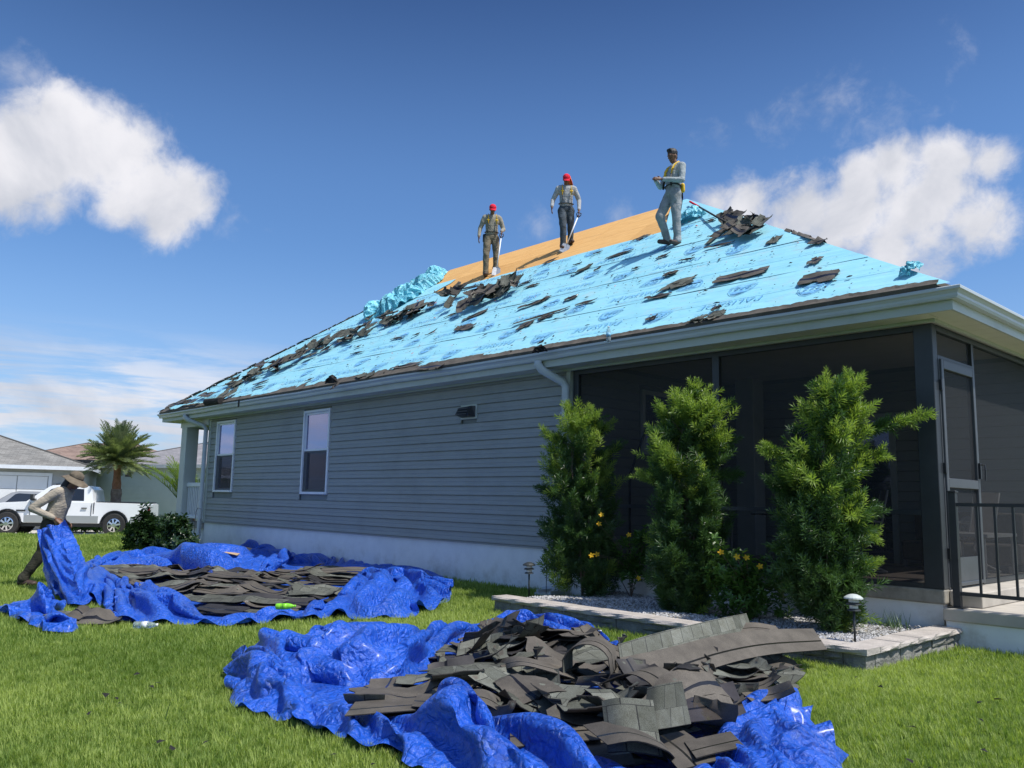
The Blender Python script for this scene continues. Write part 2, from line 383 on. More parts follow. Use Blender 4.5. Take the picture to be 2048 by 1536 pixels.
MAT['white'] = simple('white_vinyl', (.72, .74, .76), .4, .05, 4, .04, 40, .001, kind='World')
MAT['bronze'] = simple('dark_bronze_aluminium', (.026, .030, .034), .42, .15, 5, .05, 60, .001, kind='World', spec=.5)
MAT['bronze2'] = simple('grey_door_aluminium', (.062, .068, .074), .42, .12, 5, .05, 60, .001, kind='World', spec=.5)
MAT['black'] = simple('black_metal', (.02, .021, .024), .4, .2, 8, .05, 60, .001)
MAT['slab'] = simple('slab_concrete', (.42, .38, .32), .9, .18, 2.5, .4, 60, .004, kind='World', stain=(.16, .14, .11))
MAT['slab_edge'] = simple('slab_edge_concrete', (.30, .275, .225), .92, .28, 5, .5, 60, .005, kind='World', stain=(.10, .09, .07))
MAT['rug'] = simple('porch_rug', (.16, .13, .11), .95, .2, 12, .3, 200, .002)
MAT['darkwall'] = simple('porch_wall_paint', (.20, .22, .22), .7, .08, 4, .05, 50, .001, kind='World')
MAT['ceiling'] = simple('porch_ceiling_paint', (.60, .56, .50), .7, .06, 3, .05, 50, .001, kind='World')
m, nt, b = new_mat('insect_screen')
b.inputs['Base Color'].default_value = (.010, .011, .013, 1); b.inputs['Roughness'].default_value = .7
tr = N(nt, 'ShaderNodeBsdfTransparent'); ms = N(nt, 'ShaderNodeMixShader'); ms.inputs[0].default_value = .64
v = coords(nt, 'World'); bump(nt, b, noise(nt, v, 300, 1, .5), .4, .001)
nt.links.new(tr.outputs[0], ms.inputs[1]); nt.links.new(b.outputs[0], ms.inputs[2]); nt.links.new(ms.outputs[0], nt.nodes['Material Output'].inputs['Surface']); MAT['screen'] = m
def glass_mat(name, tint, refl):
    m, nt, b = new_mat(name); v = coords(nt, 'World')
    b.inputs['Base Color'].default_value = (.62, .66, .98, 1); b.inputs['Metallic'].default_value = 1; b.inputs['Roughness'].default_value = .03
    bump(nt, b, noise(nt, v, 3.5, 2, .4), .03, .02)
    tr = N(nt, 'ShaderNodeBsdfTransparent'); tr.inputs['Color'].default_value = (*tint, 1)
    fr_ = N(nt, 'ShaderNodeFresnel'); fr_.inputs['IOR'].default_value = 1.5
    ad = N(nt, 'ShaderNodeMath', operation='MULTIPLY_ADD', use_clamp=True); nt.links.new(fr_.outputs[0], ad.inputs[0]); ad.inputs[1].default_value = 1.6; ad.inputs[2].default_value = refl
    ms = N(nt, 'ShaderNodeMixShader'); nt.links.new(ad.outputs[0], ms.inputs[0])
    nt.links.new(tr.outputs[0], ms.inputs[1]); nt.links.new(b.outputs[0], ms.inputs[2]); nt.links.new(ms.outputs[0], nt.nodes['Material Output'].inputs['Surface']); return m
MAT['glass'] = glass_mat('window_glass', (.42, .44, .62), .30)
MAT['blind'] = simple('blind_slat', (.55, .55, .66), .5, .05, 4, 0)

# ---------------------------------------------------------------- the house
XL, XR, GL, GR = -21.97, -3.455, -24.514, -2.975
PORCH_X, PORCH_BACK, SLAB_Z = -8.75, 13.3, .54
BACK_GY = GUT_Y+2*RIDGE_D
HIP_L, HIP_R = 5.603, 7.453
house = empty('grey_house', ((XL+XR)/2, WALL_Y, 0), 'grey vinyl sided single storey house with its hip roof being stripped', 'house')
mb = MB(); mb.box(XL, WALL_Y+.012, -.3, PORCH_X, WALL_Y+.25, .655); mb.box(XL, WALL_Y+.25, -.3, XL+.2, BACK_GY-.5, .655)
part('foundation_wall', mb, MAT['stucco'], house)
mb = MB(); mb.box(PORCH_X+.001, WALL_Y+.03, -.3, XR-.03, WALL_Y+.25, .385); mb.box(XR-.25, WALL_Y+.26, -.3, XR-.03, BACK_GY-.5, .385)
part('foundation_wall', mb, MAT['stucco'], house)
# body behind the boards
mb = MB(); mb.box(XL+.01, WALL_Y+.03, .66, -21.5, WALL_Y+.2, 3.6); 
mb.box(-20.39, WALL_Y+.03, .66, -16.94, WALL_Y+.2, 3.6); mb.box(-15.81, WALL_Y+.03, .66, PORCH_X-.01, WALL_Y+.2, 3.6)
for a, b2 in ((-21.5, -20.39), (-16.94, -15.81)): mb.box(a, WALL_Y+.03, .66, b2, WALL_Y+.2, 1.44); mb.box(a, WALL_Y+.03, 3.28, b2, WALL_Y+.2, 3.6)
mb.box(XL+.01, WALL_Y+.2, .66, XL+.2, BACK_GY-.5, 3.6); mb.box(PORCH_X-.16, WALL_Y+.2, .5, PORCH_X-.03, BACK_GY-.5, 3.9)
part('wall_backing', mb, MAT['darkwall'], house)
WINS = [(-21.5, -20.39, 1.44, 3.28), (-16.94, -15.81, 1.42, 3.27)]
VENT = (-11.5, -10.99, 2.76, 3.01)
EXPO = .1555; z = .66; k = 0
holes = [(a-.035, b2+.035, c-.035, d+.035) for a, b2, c, d in WINS]+[(VENT[0]+.1, VENT[1]+.02, VENT[2], VENT[3])]
while z < 3.40:
    z1 = min(z+EXPO, 3.42); segs = [(XL+.1, PORCH_X-.1)]
    for (a, b2, c, d) in holes:
        if z1 > c+.02 and z < d-.02:
            ns = []
            for (p, q) in segs:
                if a > p and b2 < q: ns += [(p, a), (b2, q)]
                else: ns.append((p, q))
            segs = ns
    mb = MB()
    for (p, q) in segs:
        # long runs are two boards lapped at a seam
        cuts = [p]+([p+(q-p)*random.uniform(.3, .7)] if q-p > 4.5 else [])+[q]
        for i in range(len(cuts)-1):
            a, b2 = cuts[i], cuts[i+1]-(.004 if i < len(cuts)-2 else 0); dy = .0015*i
            prof = [(WALL_Y+.012, z), (WALL_Y-.001, z+.002), (WALL_Y+.004, z+.014), (WALL_Y-.026-dy, z+.015), (WALL_Y-.025-dy, z+.022), (WALL_Y-.009-dy, z+(z1-z)*.52), (WALL_Y-.013-dy, z+(z1-z)*.56), (WALL_Y-.003-dy, z1+.0), (WALL_Y+.012, z1+.0)]
            mb.prism([(y_, z_) for y_, z_ in prof], a, b2, axis=0)
    part('siding_board', mb, MAT['siding'], house); z += EXPO
mb = MB(); mb.box(XL, WALL_Y-.03, .64, XL+.1, WALL_Y+.03, 3.42); mb.box(XL-.02, WALL_Y-.03, .64, XL, WALL_Y+.12, 3.42)
part('corner_trim', mb, MAT['fascia'], house)
mb = MB(); mb.box(PORCH_X-.1, WALL_Y-.032, .66, PORCH_X-.02, WALL_Y+.04, 3.42); part('corner_trim', mb, MAT['fascia'], house)
mb = MB(); mb.box(XL+.1, WALL_Y-.026, .64, PORCH_X-.1, WALL_Y+.01, .662); part('starter_trim', mb, MAT['siding'], house)
# left end wall boards
for i in range(18):
    zz = .66+EXPO*i; mb = MB(); mb.prism([(XL-.018, zz+.012), (XL-.003, zz+EXPO), (XL+.01, zz+EXPO), (XL+.01, zz)], WALL_Y+.12, BACK_GY-.5, axis=1); part('siding_board', mb, MAT['siding'], house)
# windows
for wi, (a, b2, c, d) in enumerate(WINS):
    mb = MB(); t = .055; y0, y1 = WALL_Y-.035, WALL_Y+.08
    mb.box(a, y0, c, a+t, y1, d); mb.box(b2-t, y0, c, b2, y1, d); mb.box(a+t, y0, d-t, b2-t, y1, d); mb.box(a+t, y0-.02, c, b2-t, y1, c+t)
    w = part('window', mb, MAT['white'], house, label=['window with dark red-brown reflection in the lower sash', 'window with roof reflection in the upper sash'][wi]); bevel(w, .006)
    mid = c+(d-c)*.51
    for (z0, z1, yy, nm) in ((mid, d-t, WALL_Y+.01, 'upper_sash'), (c+t, mid+.01, WALL_Y+.045, 'lower_sash')):
        mb = MB(); s_ = .045; x0, x1 = a+t+.002, b2-t-.002; z0 += .002; z1 -= .002
        mb.box(x0, yy, z0, x0+s_, yy+.03, z1); mb.box(x1-s_, yy, z0, x1, yy+.03, z1); mb.box(x0+s_, yy, z1-s_, x1-s_, yy+.03, z1); mb.box(x0+s_, yy, z0, x1-s_, yy+.03, z0+s_)
        part(nm, mb, MAT['white'], w)
        mb = MB(); mb.add([(x0+s_, yy+.015, z0+s_), (x1-s_, yy+.015, z0+s_), (x1-s_, yy+.015, z1-s_), (x0+s_, yy+.015, z1-s_)], [(0, 1, 2, 3)]); part('pane', mb, MAT['glass'], w)
    mb = MB(); mb.add([(a+t, WALL_Y+.005, c+t), (b2-t, WALL_Y+.005, c+t), (b2-t, WALL_Y+.005, mid), (a+t, WALL_Y+.005, mid)], [(0, 1, 2, 3)]); part('insect_screen', mb, MAT['screen'], w)
    mb = MB(); zb = d-t-.01
    while zb > (mid+.02 if wi == 0 else c+.35):
        mb.add([(a+t, WALL_Y+.12, zb), (b2-t, WALL_Y+.12, zb), (b2-t, WALL_Y+.105, zb-.043), (a+t, WALL_Y+.105, zb-.043)], [(0, 1, 2, 3)]); zb -= .042
    part('blind', mb, MAT['blind'], w)
mb = MB(); mb.box(XL+.2, WALL_Y+.9, .7, PORCH_X-.2, WALL_Y+1.0, 3.6); part('dark_room_backing', mb, MAT['black'], house)  # black sheet stands in for the indoor shade behind the windows
# exhaust hood on the wall
a, b2, c, d = VENT
mb = MB(); mb.box(a+.1, WALL_Y-.03, c, b2+.02, WALL_Y+.02, d); vt = part('vent_hood', mb, MAT['fascia'], house, label='small dark louvred exhaust hood on the siding')
mb = MB()
hx0, hx1, hz0, hz1 = a+.13, b2-.01, c+.03, d-.03; ym = WALL_Y-.03
mb.add([(hx0, ym, hz0), (hx1, ym, hz0), (hx1, ym, hz1), (hx0, ym, hz1), (hx0-.03, ym-.13, (hz0+hz1)/2-.05), (hx1-.05, ym-.15, hz0+.01), (hx1-.05, ym-.05, hz1), (hx0-.02, ym-.06, hz1-.02)],
       [(0, 1, 5, 4), (4, 5, 6, 7), (7, 6, 2, 3), (0, 4, 7, 3), (1, 2, 6, 5)])
part('flap', mb, MAT['black'], vt)
mb = MB()
for i in range(3): mb.box(hx0+.02, ym-.16+.02*i, hz0+.04+.05*i, hx1-.06, ym-.15+.02*i, hz0+.052+.05*i)
part('louvre', mb, MAT['bronze'], vt)
# eaves: fascia, soffit, gutter
FY = 9.003; FXR = GR-.12; FXL = GL+.12; FB = BACK_GY-.12
mb = MB(); mb.box(FXL, FY, 3.395, FXR, FY+.03, 3.60); mb.box(FXR-.03, FY+.03, 3.395, FXR, FB, 3.60); mb.box(FXL, FY+.03, 3.395, FXL+.03, FB, 3.60)
part('fascia', mb, MAT['fascia'], house)
def soffit_panels():
    x = FXL+.03
    while x < FXR-.04:
        x2 = min(x+.3, FXR-.03)
        mb = MB(); mb.box(x+.004, FY+.03, 3.402, x2-.004, WALL_Y-.02, 3.41); part('soffit_panel', mb, MAT['soffit'], house); x = x2
    y = WALL_Y-.02
    while y < FB-.1:
        y2 = min(y+.3, FB); mb = MB(); mb.box(XR+.03, y+.004, 3.402, FXR-.03, y2-.004, 3.41); part('soffit_panel', mb, MAT['soffit'], house); y = y2
soffit_panels()
mb = MB(); mb.box(FXL+.03, WALL_Y-.02, 3.40, XL-.02, BACK_GY-.5, 3.41); part('porch_ceiling', mb, MAT['soffit'], house)
mb = MB(); mb.box(XL, WALL_Y-.06, 3.365, XR+.06, WALL_Y-.022, 3.40); mb.box(XR+.022, WALL_Y-.022, 3.365, XR+.06, FB, 3.40); part('soffit_trim', mb, MAT['fascia'], house)
# K-style gutter profile (distance out from fascia, height)
GP = [(0, 3.50), (.062, 3.50), (.075, 3.525), (.078, 3.55), (.098, 3.575), (.118, 3.585), (.12, 3.612), (.112, 3.621), (.098, 3.619), (.098, 3.60), (.062, 3.56), (.058, 3.512), (.004, 3.512), (.004, 3.60), (0, 3.60)]
mb = MB(); n = len(GP); path = [((FXL, FY), (-1, -1)), ((FXR, FY), (1, -1)), ((FXR, FB), (1, 0))]
rows = []
# subdivide the front run so it can sag a few millimetres as real gutters do
front = np.linspace(FXL, FXR, 25)
for i, x in enumerate(front):
    sag = -.006*math.sin(i*.9)-.004*math.sin(i*2.3)
    if i in (0, 24): sag = 0
    ox = -1 if i == 0 else (1 if i == 24 else 0)
    rows.append([(x+ox*o_, FY-o_, z_+sag) for o_, z_ in GP])
rows.append([(FXR+o_, FB, z_) for o_, z_ in GP])
vs = [p for r in rows for p in r]; fs = []
for i in range(len(rows)-1):
    for j in range(n): a_ = i*n+j; b_ = i*n+(j+1) % n; fs.append((a_, b_, b_+n, a_+n))
fs.append(tuple(range(n))); fs.append(tuple((len(rows)-1)*n+j for j in range(n))[::-1])
mb.add(vs, fs)
gut = part('gutter', mb, MAT['gutter'], house)
mb = MB()
for x in np.arange(FXL+.5, FXR, .75): mb.box(x, FY-.11, 3.607, x+.03, FY, 3.617)
part('gutter_hanger', mb, MAT['gutter'], gut)
def downspout(xg, xw, yw, zb):
    pts = [(xg, FY-.06, 3.50), (xg, FY-.06, 3.44), (xg+(xw-xg)*.2, FY-.03, 3.36), (xg+(xw-xg)*.8, yw+.02-.05, 3.20), (xw, yw, 3.12), (xw, yw, zb+.22), (xw-.02, yw-.02, zb+.10), (xw-.10, yw-.10, zb+.04), (xw-.22, yw-.22, zb+.015)]
    mb = MB(); mb.tube(pts, .072, 14, ref=(0, 1, 0), flat=.8)
    d = part('downspout', mb, MAT['gutter'], house, smooth=True)
    mb = MB()
    for t in np.linspace(0, 1, 9):
        p = (1-t)*np.array(pts[1])+t*np.array(pts[3]); mb.tube([p+[0, 0, .004], p-[0, 0, .004]], .077, 10, ref=(0, 1, 0), flat=.8)
    part('elbow_rib', mb, MAT['gutter'], d)
    mb = MB()
    for zz in (2.7, 1.2): mb.box(xw-.07, yw-.05, zz, xw+.07, yw+.06, zz+.03)
    part('strap', mb, MAT['gutter'], d)
downspout(-9.06, -8.82, WALL_Y-.075, .03); downspout(-22.62, -22.03, WALL_Y-.09, .10)
# front porch at the far end: column, floor, rail
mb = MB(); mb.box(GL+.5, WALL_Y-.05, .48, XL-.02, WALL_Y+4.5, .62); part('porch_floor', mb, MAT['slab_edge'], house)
mb = MB(); mb.box(GL+.6, WALL_Y+.05, -.2, XL-.02, WALL_Y+4.4, .48); part('porch_base', mb, MAT['stucco'], house)
mb = MB(); cx0, cx1 = -23.78, -23.42; mb.box(cx0, WALL_Y-.05, .62, cx1, WALL_Y+.30, 3.40); 
cl = part('porch_column', mb, MAT['trim'], house); bevel(cl, .012)
mb = MB(); mb.box(cx0, WALL_Y+4.1, .62, cx1, WALL_Y+4.4, 3.40); cl = part('porch_column', mb, MAT['trim'], house); bevel(cl, .012)
mb = MB(); mb.box(cx0-.06, WALL_Y-.06, 3.22, XL, WALL_Y+.2, 3.402); mb.box(cx0-.06, WALL_Y+.2, 3.22, cx0+.2, WALL_Y+4.4, 3.402); part('porch_beam', mb, MAT['trim'], house)
mb = MB(); mb.box(cx1, WALL_Y+.06, 1.58, XL-.02, WALL_Y+.15, 1.69); mb.box(cx1, WALL_Y+.07, .72, XL-.02, WALL_Y+.14, .80)
rl = part('porch_rail', mb, MAT['white'], house); bevel(rl, .01)
for x in np.arange(cx1+.07, XL-.06, .115):
    mb = MB(); mb.box(x, WALL_Y+.085, .80, x+.035, WALL_Y+.12, 1.58); part('baluster', mb, MAT['white'], rl)

# ---------------------------------------------------------------- screened porch at the near end
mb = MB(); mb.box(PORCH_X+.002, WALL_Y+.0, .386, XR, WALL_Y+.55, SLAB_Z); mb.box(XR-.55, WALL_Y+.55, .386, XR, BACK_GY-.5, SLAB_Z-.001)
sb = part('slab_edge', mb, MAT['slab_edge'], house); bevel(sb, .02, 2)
mb = MB(); mb.box(PORCH_X+.002, WALL_Y+.55, .30, XR-.55, BACK_GY-.5, SLAB_Z-.004); part('porch_floor', mb, MAT['slab'], house)
mb = MB(); mb.box(-7.0, 9.9, SLAB_Z+.001, -4.1, 12.6, SLAB_Z+.012); thing('rug', mb, MAT['rug'], 'brown outdoor rug on the screened porch floor', 'rug')
mb = MB(); mb.box(PORCH_X+.002, WALL_Y+.05, 3.56, XR-.02, PORCH_BACK, 3.60); part('ceiling_panel', mb, MAT['ceiling'], house)
for i in range(19):
    zz = SLAB_Z+EXPO*i; mb = MB()
    for (y0, y1) in (((WALL_Y+.1, PORCH_BACK),) if zz+EXPO < 2.2 or zz > 3.27 else ((WALL_Y+.1, 11.05), (12.3, PORCH_BACK))):
        mb.prism([(PORCH_X+.018-.03, zz+.012), (PORCH_X-.003-.02, zz+EXPO), (PORCH_X-.04, zz+EXPO), (PORCH_X-.04, zz)], y0, y1, axis=1)
    part('siding_board', mb, MAT['siding'], house)
for i in range(19):
    zz = SLAB_Z+EXPO*i; mb = MB()
    mb.prism([(PORCH_BACK-.018, zz+.012), (PORCH_BACK-.003, zz+EXPO), (PORCH_BACK+.01, zz+EXPO), (PORCH_BACK+.01, zz)], PORCH_X, XR+.0, axis=0); part('siding_board', mb, MAT['siding'], house)
mb = MB(); mb.box(PORCH_X, PORCH_BACK+.02, .5, XR-.05, PORCH_BACK+.15, 3.6); part('wall_backing', mb, MAT['darkwall'], house)
# window in the porch side wall
mb = MB(); x = PORCH_X; y0, y1, z0, z1 = 11.1, 12.25, 2.18, 3.26; t = .07
mb.box(x-.05, y0, z0, x+.02, y0+t, z1); mb.box(x-.05, y1-t, z0, x+.02, y1, z1); mb.box(x-.05, y0+t, z1-t, x+.02, y1-t, z1); mb.box(x-.05, y0+t, z0, x+.02, y1-t, z0+t); mb.box(x-.05, y0+t, 2.62, x+.01, y1-t, 2.70)
w = part('window', mb, MAT['white'], house, label='porch side window seen through the screen')
mb = MB(); mb.add([(x-.02, y0+t, z0+t), (x-.02, y1-t, z0+t), (x-.02, y1-t, z1-t), (x-.02, y0+t, z1-t)], [(0, 1, 2, 3)]); part('pane', mb, MAT['glass'], w)
# back wall door and column
mb = MB(); mb.box(-8.08, 12.86, SLAB_Z, -7.72, 13.2, 3.56); cl = part('porch_column', mb, MAT['trim'], house, label='pale square column inside the screened porch'); bevel(cl, .012)
mb = MB(); x0, x1 = -7.35, -5.5
mb.box(x0, PORCH_BACK-.05, SLAB_Z, x0+.09, PORCH_BACK-.018, 2.75); mb.box(x1-.09, PORCH_BACK-.05, SLAB_Z, x1, PORCH_BACK-.018, 2.75); mb.box(x0, PORCH_BACK-.05, 2.75, x1, PORCH_BACK-.018, 2.85); mb.box((x0+x1)/2-.04, PORCH_BACK-.045, SLAB_Z, (x0+x1)/2+.04, PORCH_BACK-.018, 2.75)
dr = part('sliding_door', mb, MAT['trim'], house)
mb = MB(); mb.add([(x0, PORCH_BACK-.025, SLAB_Z), (x1, PORCH_BACK-.025, SLAB_Z), (x1, PORCH_BACK-.025, 2.75), (x0, PORCH_BACK-.025, 2.75)], [(0, 1, 2, 3)]); part('pane', mb, MAT['glass'], dr)
# screen frames (long side)
enc = empty('screen_enclosure', (XR-.05, WALL_Y, SLAB_Z), 'dark bronze screen enclosure with a screen door around the porch corner', 'screen enclosure')
Y0, Y1 = WALL_Y+.005, WALL_Y+.07
def enc_part(name, b6, mat='bronze', parent=None, bv=0):
    mb = MB(); mb.box(*b6); o = part(name, mb, MAT[mat], parent or enc)
    if bv: bevel(o, bv)
    return o
enc_part('corner_post', (XR-.20, WALL_Y+.002, SLAB_Z+.001, XR+.0, WALL_Y+.13, 3.366), bv=.006)
enc_part('post', (-6.24, Y0, SLAB_Z+.05, -6.14, Y1, 3.30)); enc_part('post', (PORCH_X+.02, Y0, SLAB_Z+.001, PORCH_X+.12, Y1, 3.366))
enc_part('top_rail', (PORCH_X+.12, Y0, 3.30, XR-.2, Y1, 3.366)); enc_part('bottom_rail', (PORCH_X+.12, Y0, SLAB_Z+.001, XR-.2, Y1, SLAB_Z+.05))
enc_part('chair_rail', (PORCH_X+.12, Y0+.004, 1.30, -6.24, Y1-.004, 1.35)); enc_part('chair_rail', (-6.14, Y0+.004, 1.30, XR-.2, Y1-.004, 1.35))
def scr(a, b2):
    mb = MB(); mb.add([a, (b2[0], b2[1], a[2]), b2, (a[0], a[1], b2[2])], [(0, 1, 2, 3)]); return part('screen_panel', mb, MAT['screen'], enc)
ym = WALL_Y+.035
for (xa, xb) in ((PORCH_X+.12, -6.24), (-6.14, XR-.2)):
    scr((xa, ym, SLAB_Z+.05), (xb, ym, 1.30)); scr((xa, ym, 1.35), (xb, ym, 3.30))
# door side (x = XR), door between y=9.5 and y=10.54
X0, X1 = XR-.055, XR+.0; yd0, yd1 = WALL_Y+.131, 10.56
enc_part('top_rail', (X0, yd0, 3.30, X1, BACK_GY-.8, 3.366)); enc_part('header', (X0, yd0, 3.0, X1, yd1, 3.035))
enc_part('post', (X0, yd1, SLAB_Z+.001, X1, yd1+.06, 3.30)); enc_part('post', (X0, 12.9, SLAB_Z+.05, X1, 12.98, 3.30))
enc_part('bottom_rail', (X0, yd1+.06, SLAB_Z+.001, X1, 12.9, SLAB_Z+.05)); 
xm = XR-.03
scr((xm, yd0, 3.035), (xm, yd1, 3.30)); scr((xm, yd1+.06, SLAB_Z+.05), (xm, 12.9, 3.30)); scr((xm, 12.98, SLAB_Z+.05), (xm, BACK_GY-.8, 3.30))
mb = MB(); D0, D1 = XR-.045, XR+.025; a, b2 = yd0+.03, yd1-.01; z0, z1 = SLAB_Z+.015, 2.99
mb.box(D0, a, z0, D1, a+.065, z1); mb.box(D0, b2-.065, z0, D1, b2, z1); mb.box(D0, a+.065, z1-.10, D1, b2-.065, z1); mb.box(D0, a+.065, 1.60, D1, b2-.065, 1.70); mb.box(D0, a+.065, z0, D1, b2-.065, z0+.04)
sd_ = part('screen_door', mb, MAT['bronze2'], enc); bevel(sd_, .005)
mb = MB(); mb.box(XR-.01, a+.065, z0+.04, XR+.005, b2-.065, z0+.30); part('kick_plate', mb, MAT['bronze2'], sd_)
mb = MB()
for (za, zb) in ((z0+.30, 1.60), (1.70, z1-.10)): mb.add([(XR-.005, a+.065, za), (XR-.005, b2-.065, za), (XR-.005, b2-.065, zb), (XR-.005, a+.065, zb)], [(0, 1, 2, 3)])
part('insect_screen', mb, MAT['screen'], sd_)
mb = MB(); mb.box(XR+.025, b2-.05, 1.72, XR+.05, b2-.015, 1.90); mb.tube([(XR+.05, b2-.03, 1.88), (XR+.09, b2-.03, 1.88), (XR+.095, b2-.03, 1.82), (XR+.09, b2-.03, 1.70)], .009, 6); part('handle', mb, MAT['black'], sd_)
mb = MB()
for zz in (.85, 1.75, 2.65): mb = MB(); mb.box(XR+.003, a-.03, zz, XR+.03, a+.01, zz+.11); part('hinge', mb, MAT['black'], sd_)
mb = MB(); mb.box(X0, yd0, SLAB_Z+.001, X1+.004, yd0+.03, 3.0); part('door_jamb', mb, MAT['bronze2'], enc)

# ---------------------------------------------------------------- landing and railing
LZ = .37
mb = MB(); mb.box(XR+.04, WALL_Y-.10, -.2, 3.5, 12.4, LZ-.13); ld = thing('landing', mb, MAT['stucco'], 'low painted concrete landing outside the screen door', 'landing', base=(0, WALL_Y-.1, 0))
mb = MB(); mb.box(XR+.02, WALL_Y-.125, LZ-.129, 3.5, 12.4, LZ); o = part('slab', mb, MAT['slab'], ld); bevel(o, .015, 2)
mb = MB(); mb.box(XR+.003, WALL_Y+.12, LZ+.001, XR+.32, 12.4, SLAB_Z-.01); o = part('step', mb, MAT['slab'], ld); bevel(o, .012, 2)
rail = empty('metal_railing', (XR+.3, WALL_Y-.03, LZ), 'black metal railing with square balusters on the landing', 'railing')
ry = WALL_Y-.03; rx = XR+.10
mb = MB(); mb.box(rx, ry-.03, LZ+.001, rx+.07, ry+.04, LZ+1.17); mb.box(rx-.01, ry-.04, LZ+1.17, rx+.08, ry+.05, LZ+1.19); p_ = part('post', mb, MAT['black'], rail); bevel(p_, .003)
mb = MB(); mb.box(rx-.04, ry-.07, LZ+.001, rx+.11, ry+.08, LZ+.012); part('base_plate', mb, MAT['black'], p_)
mb = MB(); mb.box(rx+.07, ry-.02, LZ+1.03, 3.4, ry+.03, LZ+1.065); part('top_rail', mb, MAT['black'], rail)
mb = MB(); mb.box(rx+.07, ry-.015, LZ+.13, 3.4, ry+.025, LZ+.165); part('bottom_rail', mb, MAT['black'], rail)
for x in np.arange(rx+.25, 1.5, .165):
    mb = MB(); mb.box(x, ry-.008, LZ+.165, x+.022, ry+.014, LZ+1.03); part('baluster', mb, MAT['black'], rail)
# ---------------------------------------------------------------- roof
def underlay_mat():
    m, nt, b = new_mat('blue_underlayment'); v = coords(nt, 'World')
    c = ramp(nt, noise(nt, v, 1.6, 7, .7), [(.3, (.26, .60, .70)), (.7, (.33, .68, .78))])
    # scuffs and dirt trodden in by boots
    c = mixc(nt, c, (.42, .52, .50), ramp(nt, noise(nt, coords(nt, 'World', (1, 1.6, 1.6)), 3.2, 10, .78), [(.52, (0, 0, 0)), (.72, (.75, .75, .75))]))
    c = mixc(nt, c, (.05, .22, .50), ramp(nt, noise(nt, coords(nt, 'World', (.45, 5, 5)), 3.2, 7, .7), [(.60, (0, 0, 0)), (.68, (.55, .55, .55))]))
    nt.links.new(c, b.inputs['Base Color']); b.inputs['Roughness'].default_value = .5; b.inputs['Specular IOR Level'].default_value = .4
    n1 = bump(nt, None, noise(nt, coords(nt, 'World', (.5, 2.5, 2.5)), 2.2, 4, .5), .5, .05)
    bump(nt, b, noise(nt, v, 40, 3, .6), .15, .004, prev=n1); return m
MAT['underlay'] = underlay_mat()
m, nt, b = new_mat('plywood_sheathing'); v = coords(nt, 'World')
c = ramp(nt, noise(nt, coords(nt, 'World', (.5, 7, 7)), 5, 7, .7), [(.3, (.60, .31, .085)), (.55, (.74, .42, .14)), (.75, (.82, .50, .20))])
c = mixc(nt, c, (.33, .17, .06), ramp(nt, noise(nt, coords(nt, 'World', (.25, 12, 12)), 3, 5, .6), [(.56, (0, 0, 0)), (.66, (.5, .5, .5))]))
oi = N(nt, 'ShaderNodeObjectInfo'); c = mixc(nt, c, ramp(nt, oi.outputs['Random'], [(0, (.86, .84, .8)), (1, (1.0, 1.0, 1.0))]), 1, 'MULTIPLY')
nt.links.new(c, b.inputs['Base Color']); b.inputs['Roughness'].default_value = .8; bump(nt, b, noise(nt, v, 60, 4, .6), .3, .003); MAT['ply'] = m
MAT['print'] = simple('blue_print', (.17, .43, .70), .5, .45, 9, 0, kind='World')
MAT['print_faint'] = simple('faint_blue_print', (.23, .52, .70), .5, .35, 14, 0, kind='World')
def asphalt(name, col, dark, rough=.9, spec=.3):
    m, nt, b = new_mat(name); v = coords(nt, 'Object')
    c = ramp(nt, noise(nt, v, 5, 5, .65), [(.3, dark), (.7, col)])
    c = mixc(nt, c, ramp(nt, noise(nt, v, 220, 2, .7), [(.35, (.55, .55, .55)), (.65, (1.35, 1.35, 1.35))]), .7, 'MULTIPLY')
    oi = N(nt, 'ShaderNodeObjectInfo'); c = mixc(nt, c, ramp(nt, oi.outputs['Random'], [(0, (.72, .72, .72)), (1, (1.2, 1.2, 1.2))]), 1, 'MULTIPLY')
    nt.links.new(c, b.inputs['Base Color']); b.inputs['Roughness'].default_value = rough; b.inputs['Specular IOR Level'].default_value = spec
    bump(nt, b, noise(nt, v, 260, 2, .7), .5, .003); return m
MAT['under'] = asphalt('shingle_underside', (.125, .108, .086), (.062, .053, .042), .75, .4)
MAT['under_black'] = asphalt('black_shingle_underside', (.045, .04, .037), (.018, .016, .015), .6, .45)
MAT['edge'] = asphalt('shingle_edge', (.035, .032, .03), (.02, .018, .017))
MAT['tar'] = simple('tar_strip', (.012, .011, .011), .22, .3, 20, .3, 60, .004)
